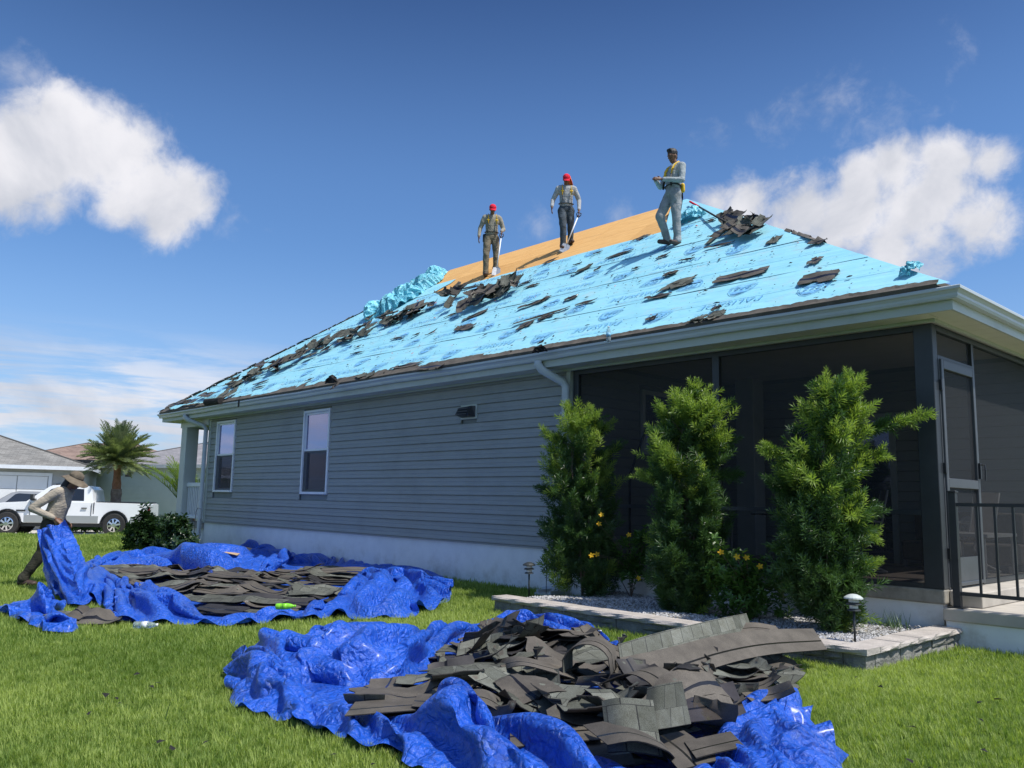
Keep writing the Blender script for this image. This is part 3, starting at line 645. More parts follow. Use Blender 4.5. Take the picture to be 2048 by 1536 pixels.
def granule_mat():
    m, nt, b = new_mat('shingle_granules'); uv = N(nt, 'ShaderNodeUVMap').outputs[0]; v = coords(nt, 'Object')
    br = N(nt, 'ShaderNodeTexBrick'); nt.links.new(uv, br.inputs['Vector']); br.inputs['Scale'].default_value = 1
    for k, x in (('Mortar Size', .0035), ('Mortar Smooth', .3), ('Bias', 0.), ('Brick Width', .155), ('Row Height', .143)): br.inputs[k].default_value = x
    br.inputs['Color1'].default_value = (.085, .09, .075, 1); br.inputs['Color2'].default_value = (.165, .17, .145, 1); br.inputs['Mortar'].default_value = (.03, .03, .03, 1)
    c = mixc(nt, br.outputs['Color'], ramp(nt, noise(nt, v, 9, 5, .7), [(.3, (.7, .68, .62)), (.7, (1.15, 1.15, 1.15))]), 1, 'MULTIPLY')
    c = mixc(nt, c, ramp(nt, noise(nt, v, 240, 2, .8), [(.35, (.5, .5, .5)), (.65, (1.5, 1.5, 1.5))]), .8, 'MULTIPLY')
    oi = N(nt, 'ShaderNodeObjectInfo'); c = mixc(nt, c, ramp(nt, oi.outputs['Random'], [(0, (.7, .7, .7)), (1, (1.12, 1.12, 1.12))]), 1, 'MULTIPLY')
    nt.links.new(c, b.inputs['Base Color']); b.inputs['Roughness'].default_value = .95; b.inputs['Specular IOR Level'].default_value = .25
    bump(nt, b, noise(nt, v, 260, 2, .7), .6, .004); return m
MAT['granule'] = granule_mat()

RY0 = .03                                                      # the deck starts this far in from the gutter lip
def rp(x, s, o=0.):                                            # x along the eave, s = level distance in from the gutter lip, o = out of the slope
    c = 1/math.sqrt(1+SLOPE*SLOPE)
    return (x, GUT_Y+s-o*SLOPE*c, EAVE_Z+s*SLOPE+o*c)
def xl(s): return GL+.06+HIP_L*s/RIDGE_D
def xr(s): return GR-.06-HIP_R*s/RIDGE_D
roof = None
rA = (GL+HIP_L, GUT_Y+RIDGE_D, RIDGE_Z); rB = (GR-HIP_R, GUT_Y+RIDGE_D, RIDGE_Z)
e = [(GL+.06, GUT_Y+RY0), (GR-.06, GUT_Y+RY0), (GR-.06, BACK_GY-RY0), (GL+.06, BACK_GY-RY0)]; ez = EAVE_Z+RY0*SLOPE-.035
mb = MB(); vs = [(x, y, ez-.02) for x, y in e]+[(x, y, ez) for x, y in e]+[(rA[0], rA[1], rA[2]-.03), (rB[0], rB[1], rB[2]-.03)]
mb.add(vs, [(4, 5, 9, 8), (5, 6, 9), (6, 7, 8, 9), (7, 4, 8), (0, 1, 5, 4), (1, 2, 6, 5), (2, 3, 7, 6), (3, 0, 4, 7)])
roof = part('roof', mb, MAT['under'], house, label='stripped hip roof half covered in light blue underlayment')
S_SHEATH = 4.17
edge_s = [RY0, 1.05, 2.08, 3.10, S_SHEATH+.02, 5.1, RIDGE_D]
X_SH = -9.72                                                    # right-hand end of the bare boards at their lower edge
def sheet(s0, s1, x0f, x1f, o, name='underlayment_sheet', wav=.006, mat='underlay', nx=70):
    P = np.zeros((nx, 4, 3))
    for i in range(nx):
        for j in range(4):
            s_ = s0+(s1-s0)*j/3; a, b_ = x0f(s_), x1f(s_); x = a+(b_-a)*i/(nx-1)
            w_ = wav*(math.sin(x*2.3+s0*5)+math.sin(x*5.1+s_*3)*.6) if 0 < i < nx-1 else 0
            P[i, j] = rp(x, s_, o+max(0, w_)+(.004 if j == 0 else 0))
    return part(name, MB().grid(P), MAT[mat], roof, smooth=True)
for i in range(4):
    sheet(edge_s[i]+(.0 if i else .0), edge_s[i+1]+.08 if i < 3 else edge_s[i+1], xl, xr, .012+.0025*i if i < 3 else .0215)
sheet(S_SHEATH+.021, RIDGE_D, lambda s_: X_SH+(s_-S_SHEATH)*-.62+.02*math.sin(s_*9), xr, .026, nx=14)
sheet(S_SHEATH+.021, 4.9, xl, lambda s_: -17.15+.1*math.sin(s_*7), .026, nx=14)
# bare boards
for r_, (s0, s1) in enumerate(((4.10, 4.955), (4.962, RIDGE_D-.004))):
    x = -20.5+.9*r_
    while x < X_SH+1.2:
        a, b_ = max(x, xl(s1)+.02), min(x+2.44, X_SH+.6, xr(s1)-.05)
        if b_-a > .1:
            mb = MB(); dz = random.uniform(0, .0025); q = [rp(a+.005, s0, .006+dz), rp(b_-.005, s0, .006+dz), rp(b_-.005, s1, .006+dz), rp(a+.005, s1, .006+dz)]; q2 = [rp(a+.005, s0, -.008), rp(b_-.005, s0, -.008), rp(b_-.005, s1, -.008), rp(a+.005, s1, -.008)]
            mb.add(q+q2, [(0, 1, 2, 3), (7, 6, 5, 4), (0, 4, 5, 1), (1, 5, 6, 2), (2, 6, 7, 3), (3, 7, 4, 0)]); part('sheathing_panel', mb, MAT['ply'], roof)
        x += 2.44
# printed lettering and shield marks on the membrane (flat print, laid 1 mm over the sheet)
def text_mesh(s, size):
    cu = bpy.data.curves.new('print', 'FONT'); cu.body = s; cu.size = size; cu.align_x = 'CENTER'; cu.align_y = 'CENTER'; cu.resolution_u = 2; cu.space_character = 1.08
    o = bpy.data.objects.new('print', cu); COL.objects.link(o); dg = bpy.context.evaluated_depsgraph_get(); me = bpy.data.meshes.new_from_object(o.evaluated_get(dg)); bpy.data.objects.remove(o)
    me.materials.clear(); me.materials.append(MAT['print']); me.name = 'printed_lettering'; return me
word = text_mesh('PALISADE', .26); word2 = text_mesh('SYNTHETIC UNDERLAYMENT', .075)
def shield_mesh():
    mb = MB()
    def outline(k, n=10):
        p = [(-.30*k, .20*k)]; p += [(-.30*k+.60*k*t, (.20+.06*math.sin(math.pi*t))*k) for t in np.linspace(.1, .9, 7)]; p += [(.30*k, .20*k), (.26*k, -.04*k), (.14*k, -.20*k), (0, -.28*k), (-.14*k, -.20*k), (-.26*k, -.04*k)]; return p
    def ring(k0, k1):
        a, b_ = outline(k0), outline(k1); n = len(a); mb.add([(x, y, 0) for x, y in a+b_], [(i, (i+1) % n, (i+1) % n+n, i+n) for i in range(n)])
    ring(1.0, .94); ring(.86, .80)
    mb.add([(-.2, .12, 0), (.2, .12, 0), (.16, .17, 0), (-.16, .17, 0)], [(0, 1, 2, 3)])
    for x in (-.15, -.03, .09):
        mb.add([(x, -.02, 0), (x+.035, -.02, 0), (x+.035, .10, 0), (x, .10, 0)], [(0, 1, 2, 3)]); mb.add([(x+.035, .06, 0), (x+.08, .06, 0), (x+.08, .10, 0), (x+.035, .10, 0)], [(0, 1, 2, 3)]); mb.add([(x+.035, .01, 0), (x+.07, .01, 0), (x+.07, .04, 0), (x+.035, .04, 0)], [(0, 1, 2, 3)])
    mb.add([(-.19, -.06, 0), (.19, -.06, 0), (.10, -.16, 0), (0, -.21, 0), (-.10, -.16, 0)], [(0, 1, 2, 3, 4)])
    return mb.mesh('printed_shield', MAT['print'], normals=False)
shield = shield_mesh()
ang = math.atan(SLOPE)
def lay_print(me, name, x, s_, flip=False, k=1.0, o=.045):
    p = Vector(rp(x, s_, o)); M = Matrix.Translation(p) @ Matrix.Rotation(ang, 4, 'X') @ Matrix.Rotation(math.pi if flip else 0, 4, 'Z') @ Matrix.Diagonal((k, k, 1, 1))
    ob = link(name, me, roof); ob.matrix_world = M; ob.parent = roof
    ob.matrix_parent_inverse = Matrix.Translation(Vector(house.location)) @ Matrix.Translation(-Vector(house.location))
    ob.location = p; return ob
def sheet_o(s_): return (.012 if s_ < 1.05 else .0145 if s_ < 2.08 else .017 if s_ < 3.10 else .0215)+.016
row = 0
for s_ in (.42, .80, 1.28, 1.75, 2.25, 2.72, 3.22, 3.62, 3.98):
    x = xl(s_)+.9+(row % 3)*.75; fl = (row//2) % 2 == 1
    while x < xr(s_)-.8:
        lay_print(shield, 'printed_shield', x, s_, fl, .70, sheet_o(s_)); 
        if x+1.6 < xr(s_)-.9 and row % 2 == 0:
            lay_print(word, 'printed_lettering', x+1.15, s_+.05, True, .8, sheet_o(s_)); lay_print(word2, 'printed_lettering', x+1.15, s_-.13, True, .8, sheet_o(s_))
        x += 2.3
    row += 1
# printed guide lines (nailing and lap lines)
mb = MB()
for s_ in (.55, 1.52, 2.0, 2.5, 3.02, 3.45):
    nx = 60; P = np.array([[rp(xl(s_)+.1+(xr(s_)-xl(s_)-.2)*i/(nx-1), s_+dd, sheet_o(s_)) for dd in (0, .008)] for i in range(nx)]); mb.grid(P)
part('printed_line', mb, MAT['print_faint'], roof)
# ragged starter strip of old shingles along the eave
nx = 420; random.seed(11); up = .22; xsv = np.linspace(GL+.15, GR-.22, nx); P = []
for i, x in enumerate(xsv):
    f = (x-GL)/(GR-GL); 
    if random.random() < .10: up = random.choice([.05, .09, .13, .17, .22]) if f < .55 else random.choice([.10, .11, .12, .12, .17])
    if f > .78: up = .075
    u2 = max(.04, min(up+random.uniform(-.012, .012), (x-GL)/HIP_L*RIDGE_D*.9, (GR-.2-x)*.35+.045))
    P.append([rp(x, .003, -.014), rp(x, .016, .034), rp(x, RY0+u2*.5, .034+.006*math.sin(i*.7)), rp(x, RY0+u2, .034+.01*abs(math.sin(i*.31)))])
part('starter_strip', MB().grid(np.array(P)), MAT['under'], roof, label='ragged brown starter strip of old shingle left along the gutter')
# hip lines: torn cap remains
def hipcap(name, a, b_, n, label, seed):
    r = random.Random(seed); mb = MB(); a = np.array(a); b_ = np.array(b_)
    for i in range(n):
        t0 = i/n; t1 = (i+r.uniform(.75, 1.1))/n; p = a+(b_-a)*t0; q = a+(b_-a)*min(1, t1); w = r.uniform(.05, .13); h = r.uniform(.012, .045)
        side = np.array([0, 1, 0])*w
        mb.add([p-side+[0, 0, -.02], p+[0, 0, h], p+side+[0, 0, -.02], q-side+[0, 0, -.02], q+[0, 0, h+r.uniform(-.01, .03)], q+side+[0, 0, -.02]], [(0, 1, 4, 3), (1, 2, 5, 4)])
    return part(name, mb, MAT['under'], roof, label=label)
pA = np.array([GL+.1, GUT_Y+RY0, EAVE_Z+.06]); pAr = np.array(rA)+[0, 0, .02]
hipcap('hip_cap', pA, pA+(pAr-pA)*.93, 60, 'torn dark hip cap remains down the far hip', 3)
pB = np.array([GR-.1, GUT_Y+RY0, EAVE_Z+.03]); pBr = np.array(rB)+[0, 0, .0]
hipcap('hip_cap', pB+(pBr-pB)*.30, pB+(pBr-pB)*.44, 6, 'two torn hip cap pieces on the near hip', 5)
# ---------------------------------------------------------------- tarps: each sheet is settled as a thin cloth that has more length than room
def tarp_mat(name, c0, c1, rough=.34):
    m, nt, b = new_mat(name); v = coords(nt, 'World')
    c = ramp(nt, noise(nt, v, 1.7, 7, .65), [(.25, sc(c0, .8)), (.5, c1), (.8, sc(c1, 1.25))])
    c = mixc(nt, c, (.25, .33, .5), ramp(nt, noise(nt, v, 18, 8, .75), [(.54, (0, 0, 0)), (.72, (.5, .5, .5))]))
    nt.links.new(c, b.inputs['Base Color']); b.inputs['Roughness'].default_value = rough; b.inputs['Specular IOR Level'].default_value = .55
    b.inputs['Coat Weight'].default_value = .15; b.inputs['Coat Roughness'].default_value = .22
    vo = N(nt, 'ShaderNodeTexVoronoi', feature='DISTANCE_TO_EDGE'); nv = N(nt, 'ShaderNodeTexNoise'); nt.links.new(v, nv.inputs['Vector']); nv.inputs['Scale'].default_value = 7
    ad = N(nt, 'ShaderNodeVectorMath', operation='MULTIPLY_ADD'); nt.links.new(nv.outputs['Color'], ad.inputs[0]); ad.inputs[1].default_value = (.25, .25, .25); nt.links.new(v, ad.inputs[2])
    nt.links.new(ad.outputs[0], vo.inputs['Vector']); vo.inputs['Scale'].default_value = 11
    n1 = bump(nt, None, ramp(nt, vo.outputs['Distance'], [(0, (0, 0, 0)), (.35, (1, 1, 1))]), .6, .03)
    n2 = bump(nt, None, noise(nt, v, 26, 5, .7, 1.2), .7, .02, prev=n1)
    nt.links.new(n2, b.inputs['Normal'])
    tr = N(nt, 'ShaderNodeBsdfTranslucent'); nt.links.new(c, tr.inputs['Color']); ms = N(nt, 'ShaderNodeMixShader'); ms.inputs[0].default_value = .08
    nt.links.new(b.outputs[0], ms.inputs[1]); nt.links.new(tr.outputs[0], ms.inputs[2]); nt.links.new(ms.outputs[0], nt.nodes['Material Output'].inputs['Surface'])
    return m
MAT['tarp'] = tarp_mat('blue_tarpaulin', (.008, .062, .42), (.014, .10, .56))
MAT['membrane'] = tarp_mat('loose_turquoise_membrane', (.03, .34, .46), (.20, .62, .74), .4)
def catmull(P, n, closed=True):
    P = np.asarray(P, float); k = len(P); out = []
    seg = np.array([np.linalg.norm(P[(i+1) % k][:2]-P[i][:2]) for i in range(k if closed else k-1)])+1e-6; cum = np.concatenate([[0], np.cumsum(seg)])
    for t in np.linspace(0, cum[-1], n, endpoint=not closed):
        i = min(int(np.searchsorted(cum, t, 'right')-1), len(seg)-1); u = (t-cum[i])/seg[i]
        g = (lambda j: P[j % k]) if closed else (lambda j: P[min(max(j, 0), k-1)])
        a, b_, c, d = g(i-1), g(i), g(i+1), g(i+2)
        out.append(.5*((2*b_)+(-a+c)*u+(2*a-5*b_+4*c-d)*u*u+(-a+3*b_-3*c+d)*u**3))
    return np.array(out)
def blur_noise(nu, nv, lam_u, lam_v, rng, closed):
    a = rng.normal(size=(nu, nv))
    def bl(a, lam, ax, wrap):
        r_ = max(1, int(lam)); k = np.exp(-.5*(np.arange(-3*r_, 3*r_+1)/lam)**2); k /= k.sum()
        ap = np.pad(a, [(3*r_, 3*r_) if i == ax else (0, 0) for i in range(2)], mode='wrap' if wrap else 'reflect') if 3*r_ < a.shape[ax] else a
        if ap is a: return a*0+a.mean(axis=ax, keepdims=True)
        return np.apply_along_axis(lambda v: np.convolve(v, k, 'valid'), ax, ap)
    a = bl(a, lam_u, 0, closed); a = bl(a, lam_v, 1, False); return a/(a.std()+1e-9)
def settle(P0, exu, exv, steps=90, iters=7, closed=True, floor=None, ztarget=None, pull=.03, grav=.0009, amp=.02, seed=1, bend=.3, pin0=True, zpull=.03, lam=(4, 3)):
    rng = np.random.default_rng(seed); nu, nv = P0.shape[:2]; P = P0.copy()
    nxt = np.roll(P0, -1, 0)
    Lu = np.linalg.norm(nxt-P0, axis=2)*(1+exu); Lv = np.linalg.norm(P0[:, 1:]-P0[:, :-1], axis=2)*(1+(exv[:, :-1] if hasattr(exv, 'shape') and exv.ndim == 2 else exv))
    Lu = Lu*(1+.10*blur_noise(nu, nv, lam[0]*1.3, lam[1]*1.3, rng, closed).clip(-1.5, 2)); Lv = Lv*(1+.12*blur_noise(nu, nv-1, lam[0]*1.3, lam[1]*1.2, rng, closed).clip(-1.5, 2))
    rnd = blur_noise(nu, nv, lam[0]*2.2, lam[1]*1.6, rng, closed)+.7*blur_noise(nu, nv, lam[0], lam[1], rng, closed)
    P[..., 2] += amp*rnd; P[..., 0] += amp*.8*blur_noise(nu, nv, lam[0]*1.5, lam[1]*1.5, rng, closed); P[..., 1] += amp*.8*blur_noise(nu, nv, lam[0]*1.5, lam[1]*1.5, rng, closed)
    V = np.zeros_like(P); base = floor if floor is not None else np.zeros(P.shape[:2])
    D1 = np.sqrt(Lu[:, :-1]**2+Lv**2); 
    def fix(A, B, L, k, mn=False):
        d = B-A; l = np.sqrt((d*d).sum(-1))+1e-9; e = (l-L)/l
        if mn: e = np.minimum(e, 0)
        c = d*(e*.5*k)[..., None]; A += c; B -= c
    end = nu if closed else nu-1
    for st in range(steps):
        Q = P.copy(); P += V*.9; P[..., 2] -= grav
        for it in range(iters):
            for p in (0, 1):
                n = (nu-p)//2; fix(P[p:p+2*n:2], P[p+1:p+2*n:2], Lu[p:p+2*n:2], 1.)
                if closed and p == 1: fix(P[-1:], P[0:1], Lu[-1:], 1.) if nu % 2 == 0 else None
            for p in (0, 1):
                n = (nv-p)//2; fix(P[:, p:p+2*n:2], P[:, p+1:p+2*n:2], Lv[:, p:p+2*n:2], 1.)
            for p in (0, 1):
                n = (nu-p)//2; A = P[p:p+2*n:2]; B = P[p+1:p+2*n:2]; L = D1[p:p+2*n:2]
                fix(A[:, :-1], B[:, 1:], L, .45, False); fix(A[:, 1:], B[:, :-1], L, .45, False)
            if bend:
                for p in (0, 1, 2, 3):
                    n = (nu-2-p)//4+1; a = P[p:nu-2:4]; b_ = P[p+2:nu:4]; m_ = min(len(a), len(b_)); l2 = (Lu[p:nu-2:4]+Lu[p+1:nu-1:4])[:m_]; fix(a[:m_], b_[:m_], l2*.86, bend, True)
                for p in (0, 1, 2, 3):
                    a = P[:, p:nv-2:4]; b_ = P[:, p+2:nv:4]; m_ = min(a.shape[1], b_.shape[1]); l2 = (Lv[:, p:nv-2:4]+Lv[:, p+1:nv-1:4])[:, :m_]; fix(a[:, :m_], b_[:, :m_], l2*.86, bend, True)
            P[..., :2] += (P0[..., :2]-P[..., :2])*pull
            if ztarget is not None: P[..., 2] += (ztarget-P[..., 2])*zpull*np.where(P[..., 2] < ztarget, 1.5, .6)
            P[..., 2] = np.maximum(P[..., 2], base+.006)
            if pin0: P[:, 0, :2] = P0[:, 0, :2]; P[:, 0, 2] = P0[:, 0, 2]
        V = (P-Q)*.85; V = np.clip(V, -.03, .03)
    return P
def resample_pairs(pairs, nu):
    """pairs: (outer_px, outer_py, inner_px, inner_py, height, excess)"""
    A = np.array([[*on_ground(p[0], p[1])[:2], *on_ground(p[2], p[3])[:2], p[4], p[5]] for p in pairs]); return catmull(A, nu)
def facet(o, ratio, ang=52):
    md = o.modifiers.new('d', 'DECIMATE'); md.ratio = ratio; dg = bpy.context.evaluated_depsgraph_get(); me = bpy.data.meshes.new_from_object(o.evaluated_get(dg)); me.name = o.data.name; o.modifiers.clear(); o.data = me; shade_auto(o, ang); return o
HSC = .9
def tarp_ring(name, pairs, nu, nv, label, steps, seed, flat=True, cat='tarp', mat='tarp', lam=(3.2, 2.2), exv=.5, hk=1.):
    R_ = resample_pairs(pairs, nu); P0 = np.zeros((nu, nv, 3)); t = np.linspace(0, 1, nv)
    h = np.clip(R_[:, 4], 0.0, 1)*HSC*hk; prof = np.sin(np.pi*np.clip(t, 0, 1))**(.8 if nu < 300 else .55)
    for j in range(nv):
        P0[:, j, :2] = R_[:, 2:4]*(1-t[j])+R_[:, 0:2]*t[j]
    gz = terr(P0[..., 0], P0[..., 1]); zt = gz+h[:, None]*prof[None, :]+.012
    P0[..., 2] = zt; P0[:, 0, 2] = gz[:, 0]+.012
    ex = np.clip(R_[:, 5], .02, 1)[:, None]*(.8 if nu < 300 else .55)
    P = settle(P0, ex*.6, np.repeat(ex*exv*2, nv, 1), steps=steps, floor=gz, ztarget=zt, seed=seed, amp=.028*max(.5, float(h.mean())/.12), lam=lam)
    mb = MB().grid(P, closed_u=True)
    if flat:                                        # the part lying flat under the load
        c = R_[:, 2:4].mean(0); K = 6; F = np.zeros((nu, K, 3))
        for k in range(K):
            f = k/(K-1); F[:, k, :2] = R_[:, 2:4]*(1-f)+c*f; F[:, k, 2] = terr(F[:, k, 0], F[:, k, 1])+.012+(.015*np.sin(F[:, k, 0]*9)*np.cos(F[:, k, 1]*8) if 0 < k else 0)+(0.0 if k == 0 else .012)
        F[:, 0] = P[:, 0]; mb.grid(F, closed_u=True)
    NOGRASS.append([tuple(q) for q in (R_[:, 0:2]*.93+R_[:, 2:4]*.07)[::2]])
    o = thing(name, mb, MAT[mat], label, cat, smooth=True, normals=False)
    md = o.modifiers.new('soften', 'SUBSURF'); md.levels = 2; md.render_levels = 2; facet(o, FAC); return o, R_
FAC = .55
near_pairs = [(468, 1385, 610, 1400, .20, .55), (482, 1340, 600, 1378, .22, .6), (505, 1312, 625, 1368, .22, .6), (575, 1318, 660, 1372, .20, .6), (650, 1300, 715, 1380, .26, .6), (735, 1296, 790, 1372, .26, .6), (830, 1292, 850, 1340, .18, .5), (905, 1268, 900, 1300, .12, .35), (960, 1262, 955, 1290, .05, .15), (1022, 1245, 1030, 1285, .14, .4), (1095, 1258, 1105, 1292, .15, .45), (1160, 1268, 1170, 1296, .13, .4), (1232, 1296, 1200, 1308, .09, .3), (1300, 1335, 1270, 1338, .02, .05), (1440, 1352, 1410, 1360, .01, .03), (1560, 1385, 1500, 1392, .02, .05),
              (1602, 1425, 1490, 1436, .12, .5), (1640, 1480, 1440, 1470, .14, .6), (1652, 1570, 1415, 1520, .14, .6), (1530, 1670, 1400, 1570, .12, .5), (1310, 1690, 1310, 1600, .05, .3), (1150, 1640, 1130, 1520, .14, .5), (1000, 1600, 985, 1490, .20, .55), (900, 1560, 910, 1450, .30, .6), (820, 1530, 850, 1462, .14, .5), (740, 1500, 780, 1452, .08, .45), (640, 1470, 710, 1432, .08, .45), (545, 1435, 640, 1412, .13, .5), (485, 1408, 615, 1402, .17, .5)]
far_pairs = [(158, 1190, 196, 1150, 0.109, 0.45), (205, 1215, 240, 1172, 0.116, 0.5), (250, 1246, 300, 1192, 0.116, 0.5), (305, 1252, 345, 1205, 0.095, 0.45), (372, 1250, 380, 1228, 0.054, 0.3), (425, 1252, 420, 1240, 0.014, 0.1), (465, 1254, 480, 1238, 0.048, 0.3), (540, 1248, 545, 1230, 0.061, 0.4), (620, 1243, 620, 1226, 0.068, 0.4), (690, 1238, 672, 1205, 0.122, 0.55), (745, 1240, 690, 1195, 0.177, 0.6), (810, 1234, 710, 1185, 0.19, 0.6), (870, 1212, 715, 1175, 0.19, 0.6), (893, 1180, 718, 1165, 0.19, 0.6), (878, 1158, 720, 1158, 0.17, 0.55), (812, 1150, 705, 1150, 0.136, 0.5), (742, 1136, 665, 1140, 0.095, 0.4), (690, 1122, 640, 1134, 0.109, 0.4), (620, 1116, 585, 1128, 0.136, 0.45), (545, 1104, 530, 1150, 0.07, 0.5), (490, 1108, 480, 1150, 0.07, 0.5), (420, 1106, 430, 1152, 0.07, 0.5), (350, 1106, 380, 1144, 0.07, 0.5), (280, 1112, 310, 1136, 0.122, 0.5), (210, 1122, 235, 1136, 0.095, 0.45), (168, 1132, 190, 1140, 0.088, 0.4), (150, 1158, 188, 1146, 0.095, 0.4)]
nt_obj, NEAR = tarp_ring('tarp', near_pairs, 210, 17, 'crumpled bright blue tarp under the nearer heap of torn shingles', 55, 3)
ft_obj, FAR = tarp_ring('tarp', far_pairs, 320, 19, 'big wrinkled blue tarp spread along the house wall under shingles', 45, 5, lam=(4, 2.6), hk=.85)
# small separate tarp scrap on the grass
scrap_pairs = [(2, 1222, 60, 1228, .07, .4), (60, 1212, 78, 1228, .12, .45), (92, 1206, 90, 1232, .14, .5), (118, 1232, 98, 1238, .07, .4), (150, 1250, 108, 1246, .05, .3), (150, 1266, 108, 1256, .07, .4), (95, 1262, 85, 1250, .07, .4), (45, 1246, 70, 1242, .07, .4), (8, 1232, 55, 1232, .05, .3)]
tarp_ring('tarp', scrap_pairs, 70, 7, 'small faded blue tarp scrap lying apart on the lawn', 40, 8, lam=(2, 1.5))
scrap2 = [(205, 1238, 225, 1236, .08, .4), (225, 1222, 235, 1230, .12, .5), (255, 1224, 242, 1232, .1, .5), (268, 1238, 245, 1237, .06, .4), (240, 1246, 235, 1241, .06, .4)]
tarp_ring('tarp', scrap2, 44, 6, 'little knotted blue tarp corner beside the shingle offcuts', 35, 9, lam=(2, 1.5))
# ---------------------------------------------------------------- torn shingles
SH_MATS = [MAT['granule'], MAT['under'], MAT['edge'], MAT['tar']]
YW = [0, .05, .125, .145, .20, .29, .335]
def sheet_piece(G_, granule_up=True, th=.006, L=1.0, W=.335, u0=0.):
    """G_: nx x ny x 3 mid surface -> closed thin sheet with granules on one face, asphalt underside with a tar strip on the other"""
    nx, ny = G_.shape[:2]; du = np.gradient(G_, axis=0); dv = np.gradient(G_, axis=1); n = np.cross(du, dv); n /= np.linalg.norm(n, axis=2, keepdims=True)+1e-9
    if n[..., 2].mean() < 0: n = -n
    T = G_+n*th/2; B = G_-n*th/2; mb = MB(); k = nx*ny
    mb.v = [tuple(p) for p in T.reshape(-1, 3).tolist()]+[tuple(p) for p in B.reshape(-1, 3).tolist()]
    for i in range(nx-1):
        for j in range(ny-1):
            a = i*ny+j; q = (a, a+ny, a+ny+1, a+1)
            top = 0 if granule_up else (3 if j == 2 else 1); bot = 1 if granule_up else 0
            mb.f.append(q); mb.m.append(top); mb.f.append(tuple(k+t for t in q[::-1])); mb.m.append(bot)
    rim = [i*ny for i in range(nx)]+[(nx-1)*ny+j for j in range(1, ny)]+[i*ny+ny-1 for i in range(nx-2, -1, -1)]+[j for j in range(ny-2, 0, -1)]
    for a, b_ in zip(rim, rim[1:]+rim[:1]): mb.f.append((a, b_, b_+k, a+k)); mb.m.append(2)
    uv = [(u0+L*i/(nx-1), W*j/(ny-1)) for i in range(nx) for j in range(ny)]; mb.uv = uv+uv
    return mb
class Pile:
    def __init__(s, x0, y0, x1, y1, cell, base):
        s.x0, s.y0, s.c = x0, y0, cell; s.nx = int((x1-x0)/cell)+1; s.ny = int((y1-y0)/cell)+1
        X, Y = np.meshgrid(x0+np.arange(s.nx)*cell, y0+np.arange(s.ny)*cell, indexing='ij'); s.H = base(X, Y)
    def sample(s, x, y):
        i = np.clip((x-s.x0)/s.c, 0, s.nx-1.001); j = np.clip((y-s.y0)/s.c, 0, s.ny-1.001); a = i.astype(int); b_ = j.astype(int); fx = i-a; fy = j-b_
        H = s.H; return (H[a, b_]*(1-fx)+H[a+1, b_]*fx)*(1-fy)+(H[a, b_+1]*(1-fx)+H[a+1, b_+1]*fx)*fy
    def stamp(s, G_, gap=.006):
        nx, ny = G_.shape[:2]
        for fu in np.linspace(0, 1, nx*2):
            i = min(int(fu*(nx-1)), nx-2); t = fu*(nx-1)-i; row = G_[i]*(1-t)+G_[i+1]*t
            for fv in np.linspace(0, 1, ny*2):
                j = min(int(fv*(ny-1)), ny-2); q = fv*(ny-1)-j; p = row[j]*(1-q)+row[j+1]*q
                a = int(round((p[0]-s.x0)/s.c)); b_ = int(round((p[1]-s.y0)/s.c))
                if 0 <= a < s.nx and 0 <= b_ < s.ny: s.H[a, b_] = max(s.H[a, b_], p[2]+gap)
    def smooth(s, k=1):
        for _ in range(k):
            H = np.pad(s.H, 1, mode='edge'); s.H = np.maximum(s.H, (H[:-2, 1:-1]+H[2:, 1:-1]+H[1:-1, :-2]+H[1:-1, 2:]+4*s.H)/8)
def drape(pile, cx, cy, ang, L, W, curl=(0, 0), wave=0., ph=0., tilt=0., nx=15, ny=7, stiff=.6, torn=.02, rng=random):
    ca, sa = math.cos(ang), math.sin(ang); us = np.linspace(-L/2, L/2, nx); vs = (np.array(YW)/YW[-1]-.5)*W if ny == 7 else np.linspace(-W/2, W/2, ny)
    U, V = np.meshgrid(us, vs, indexing='ij'); U = U.copy(); V = V.copy()
    U[0] += [rng.uniform(-torn, torn)*2 for _ in range(ny)]; U[-1] += [rng.uniform(-torn, torn)*2 for _ in range(ny)]
    V[:, 0] += [rng.uniform(-torn, torn)*.4 for _ in range(nx)]; V[:, -1] += [rng.uniform(-torn, torn)*.4 for _ in range(nx)]
    X = cx+U*ca-V*sa; Y = cy+U*sa+V*ca; H = pile.sample(X, Y)
    # a stiff sheet rests on the high spots: running upper envelope, then eased
    E_ = H.copy()
    for _ in range(int(6*stiff)+1):
        Hp = np.pad(E_, 1, mode='edge'); E_ = np.maximum(H, (Hp[:-2, 1:-1]+Hp[2:, 1:-1]+Hp[1:-1, :-2]+Hp[1:-1, 2:])/4*.98+E_*.02)
    a0, a1 = curl; t = (us+L/2)/L
    cz = a0*np.maximum(0, (.38-t)/.38)**2+a1*np.maximum(0, (t-.62)/.38)**2+wave*(1+np.sin(t*6.5+ph))*.5
    Z = E_+cz[:, None]+.003+tilt*np.linspace(0, 1, ny)[None, :]**1.5
    shr = np.array([max(0, c) for c in cz])*.45; X -= (np.sign(U)*shr[:, None])*ca; Y -= (np.sign(U)*shr[:, None])*sa
    return np.stack([X, Y, Z], -1)
def make_shingle(G_, gup, label, group, L=1.0, W=.335, name='shingle', cat='shingle', th=.006):
    mb = sheet_piece(G_, gup, th, L, W, random.uniform(0, 5)); o = thing(name, mb, SH_MATS, label, cat, group, smooth=False, normals=False); shade_auto(o, 50)
    if not gup and random.random() < .28: o.data.materials[1] = MAT['under_black']
    return o
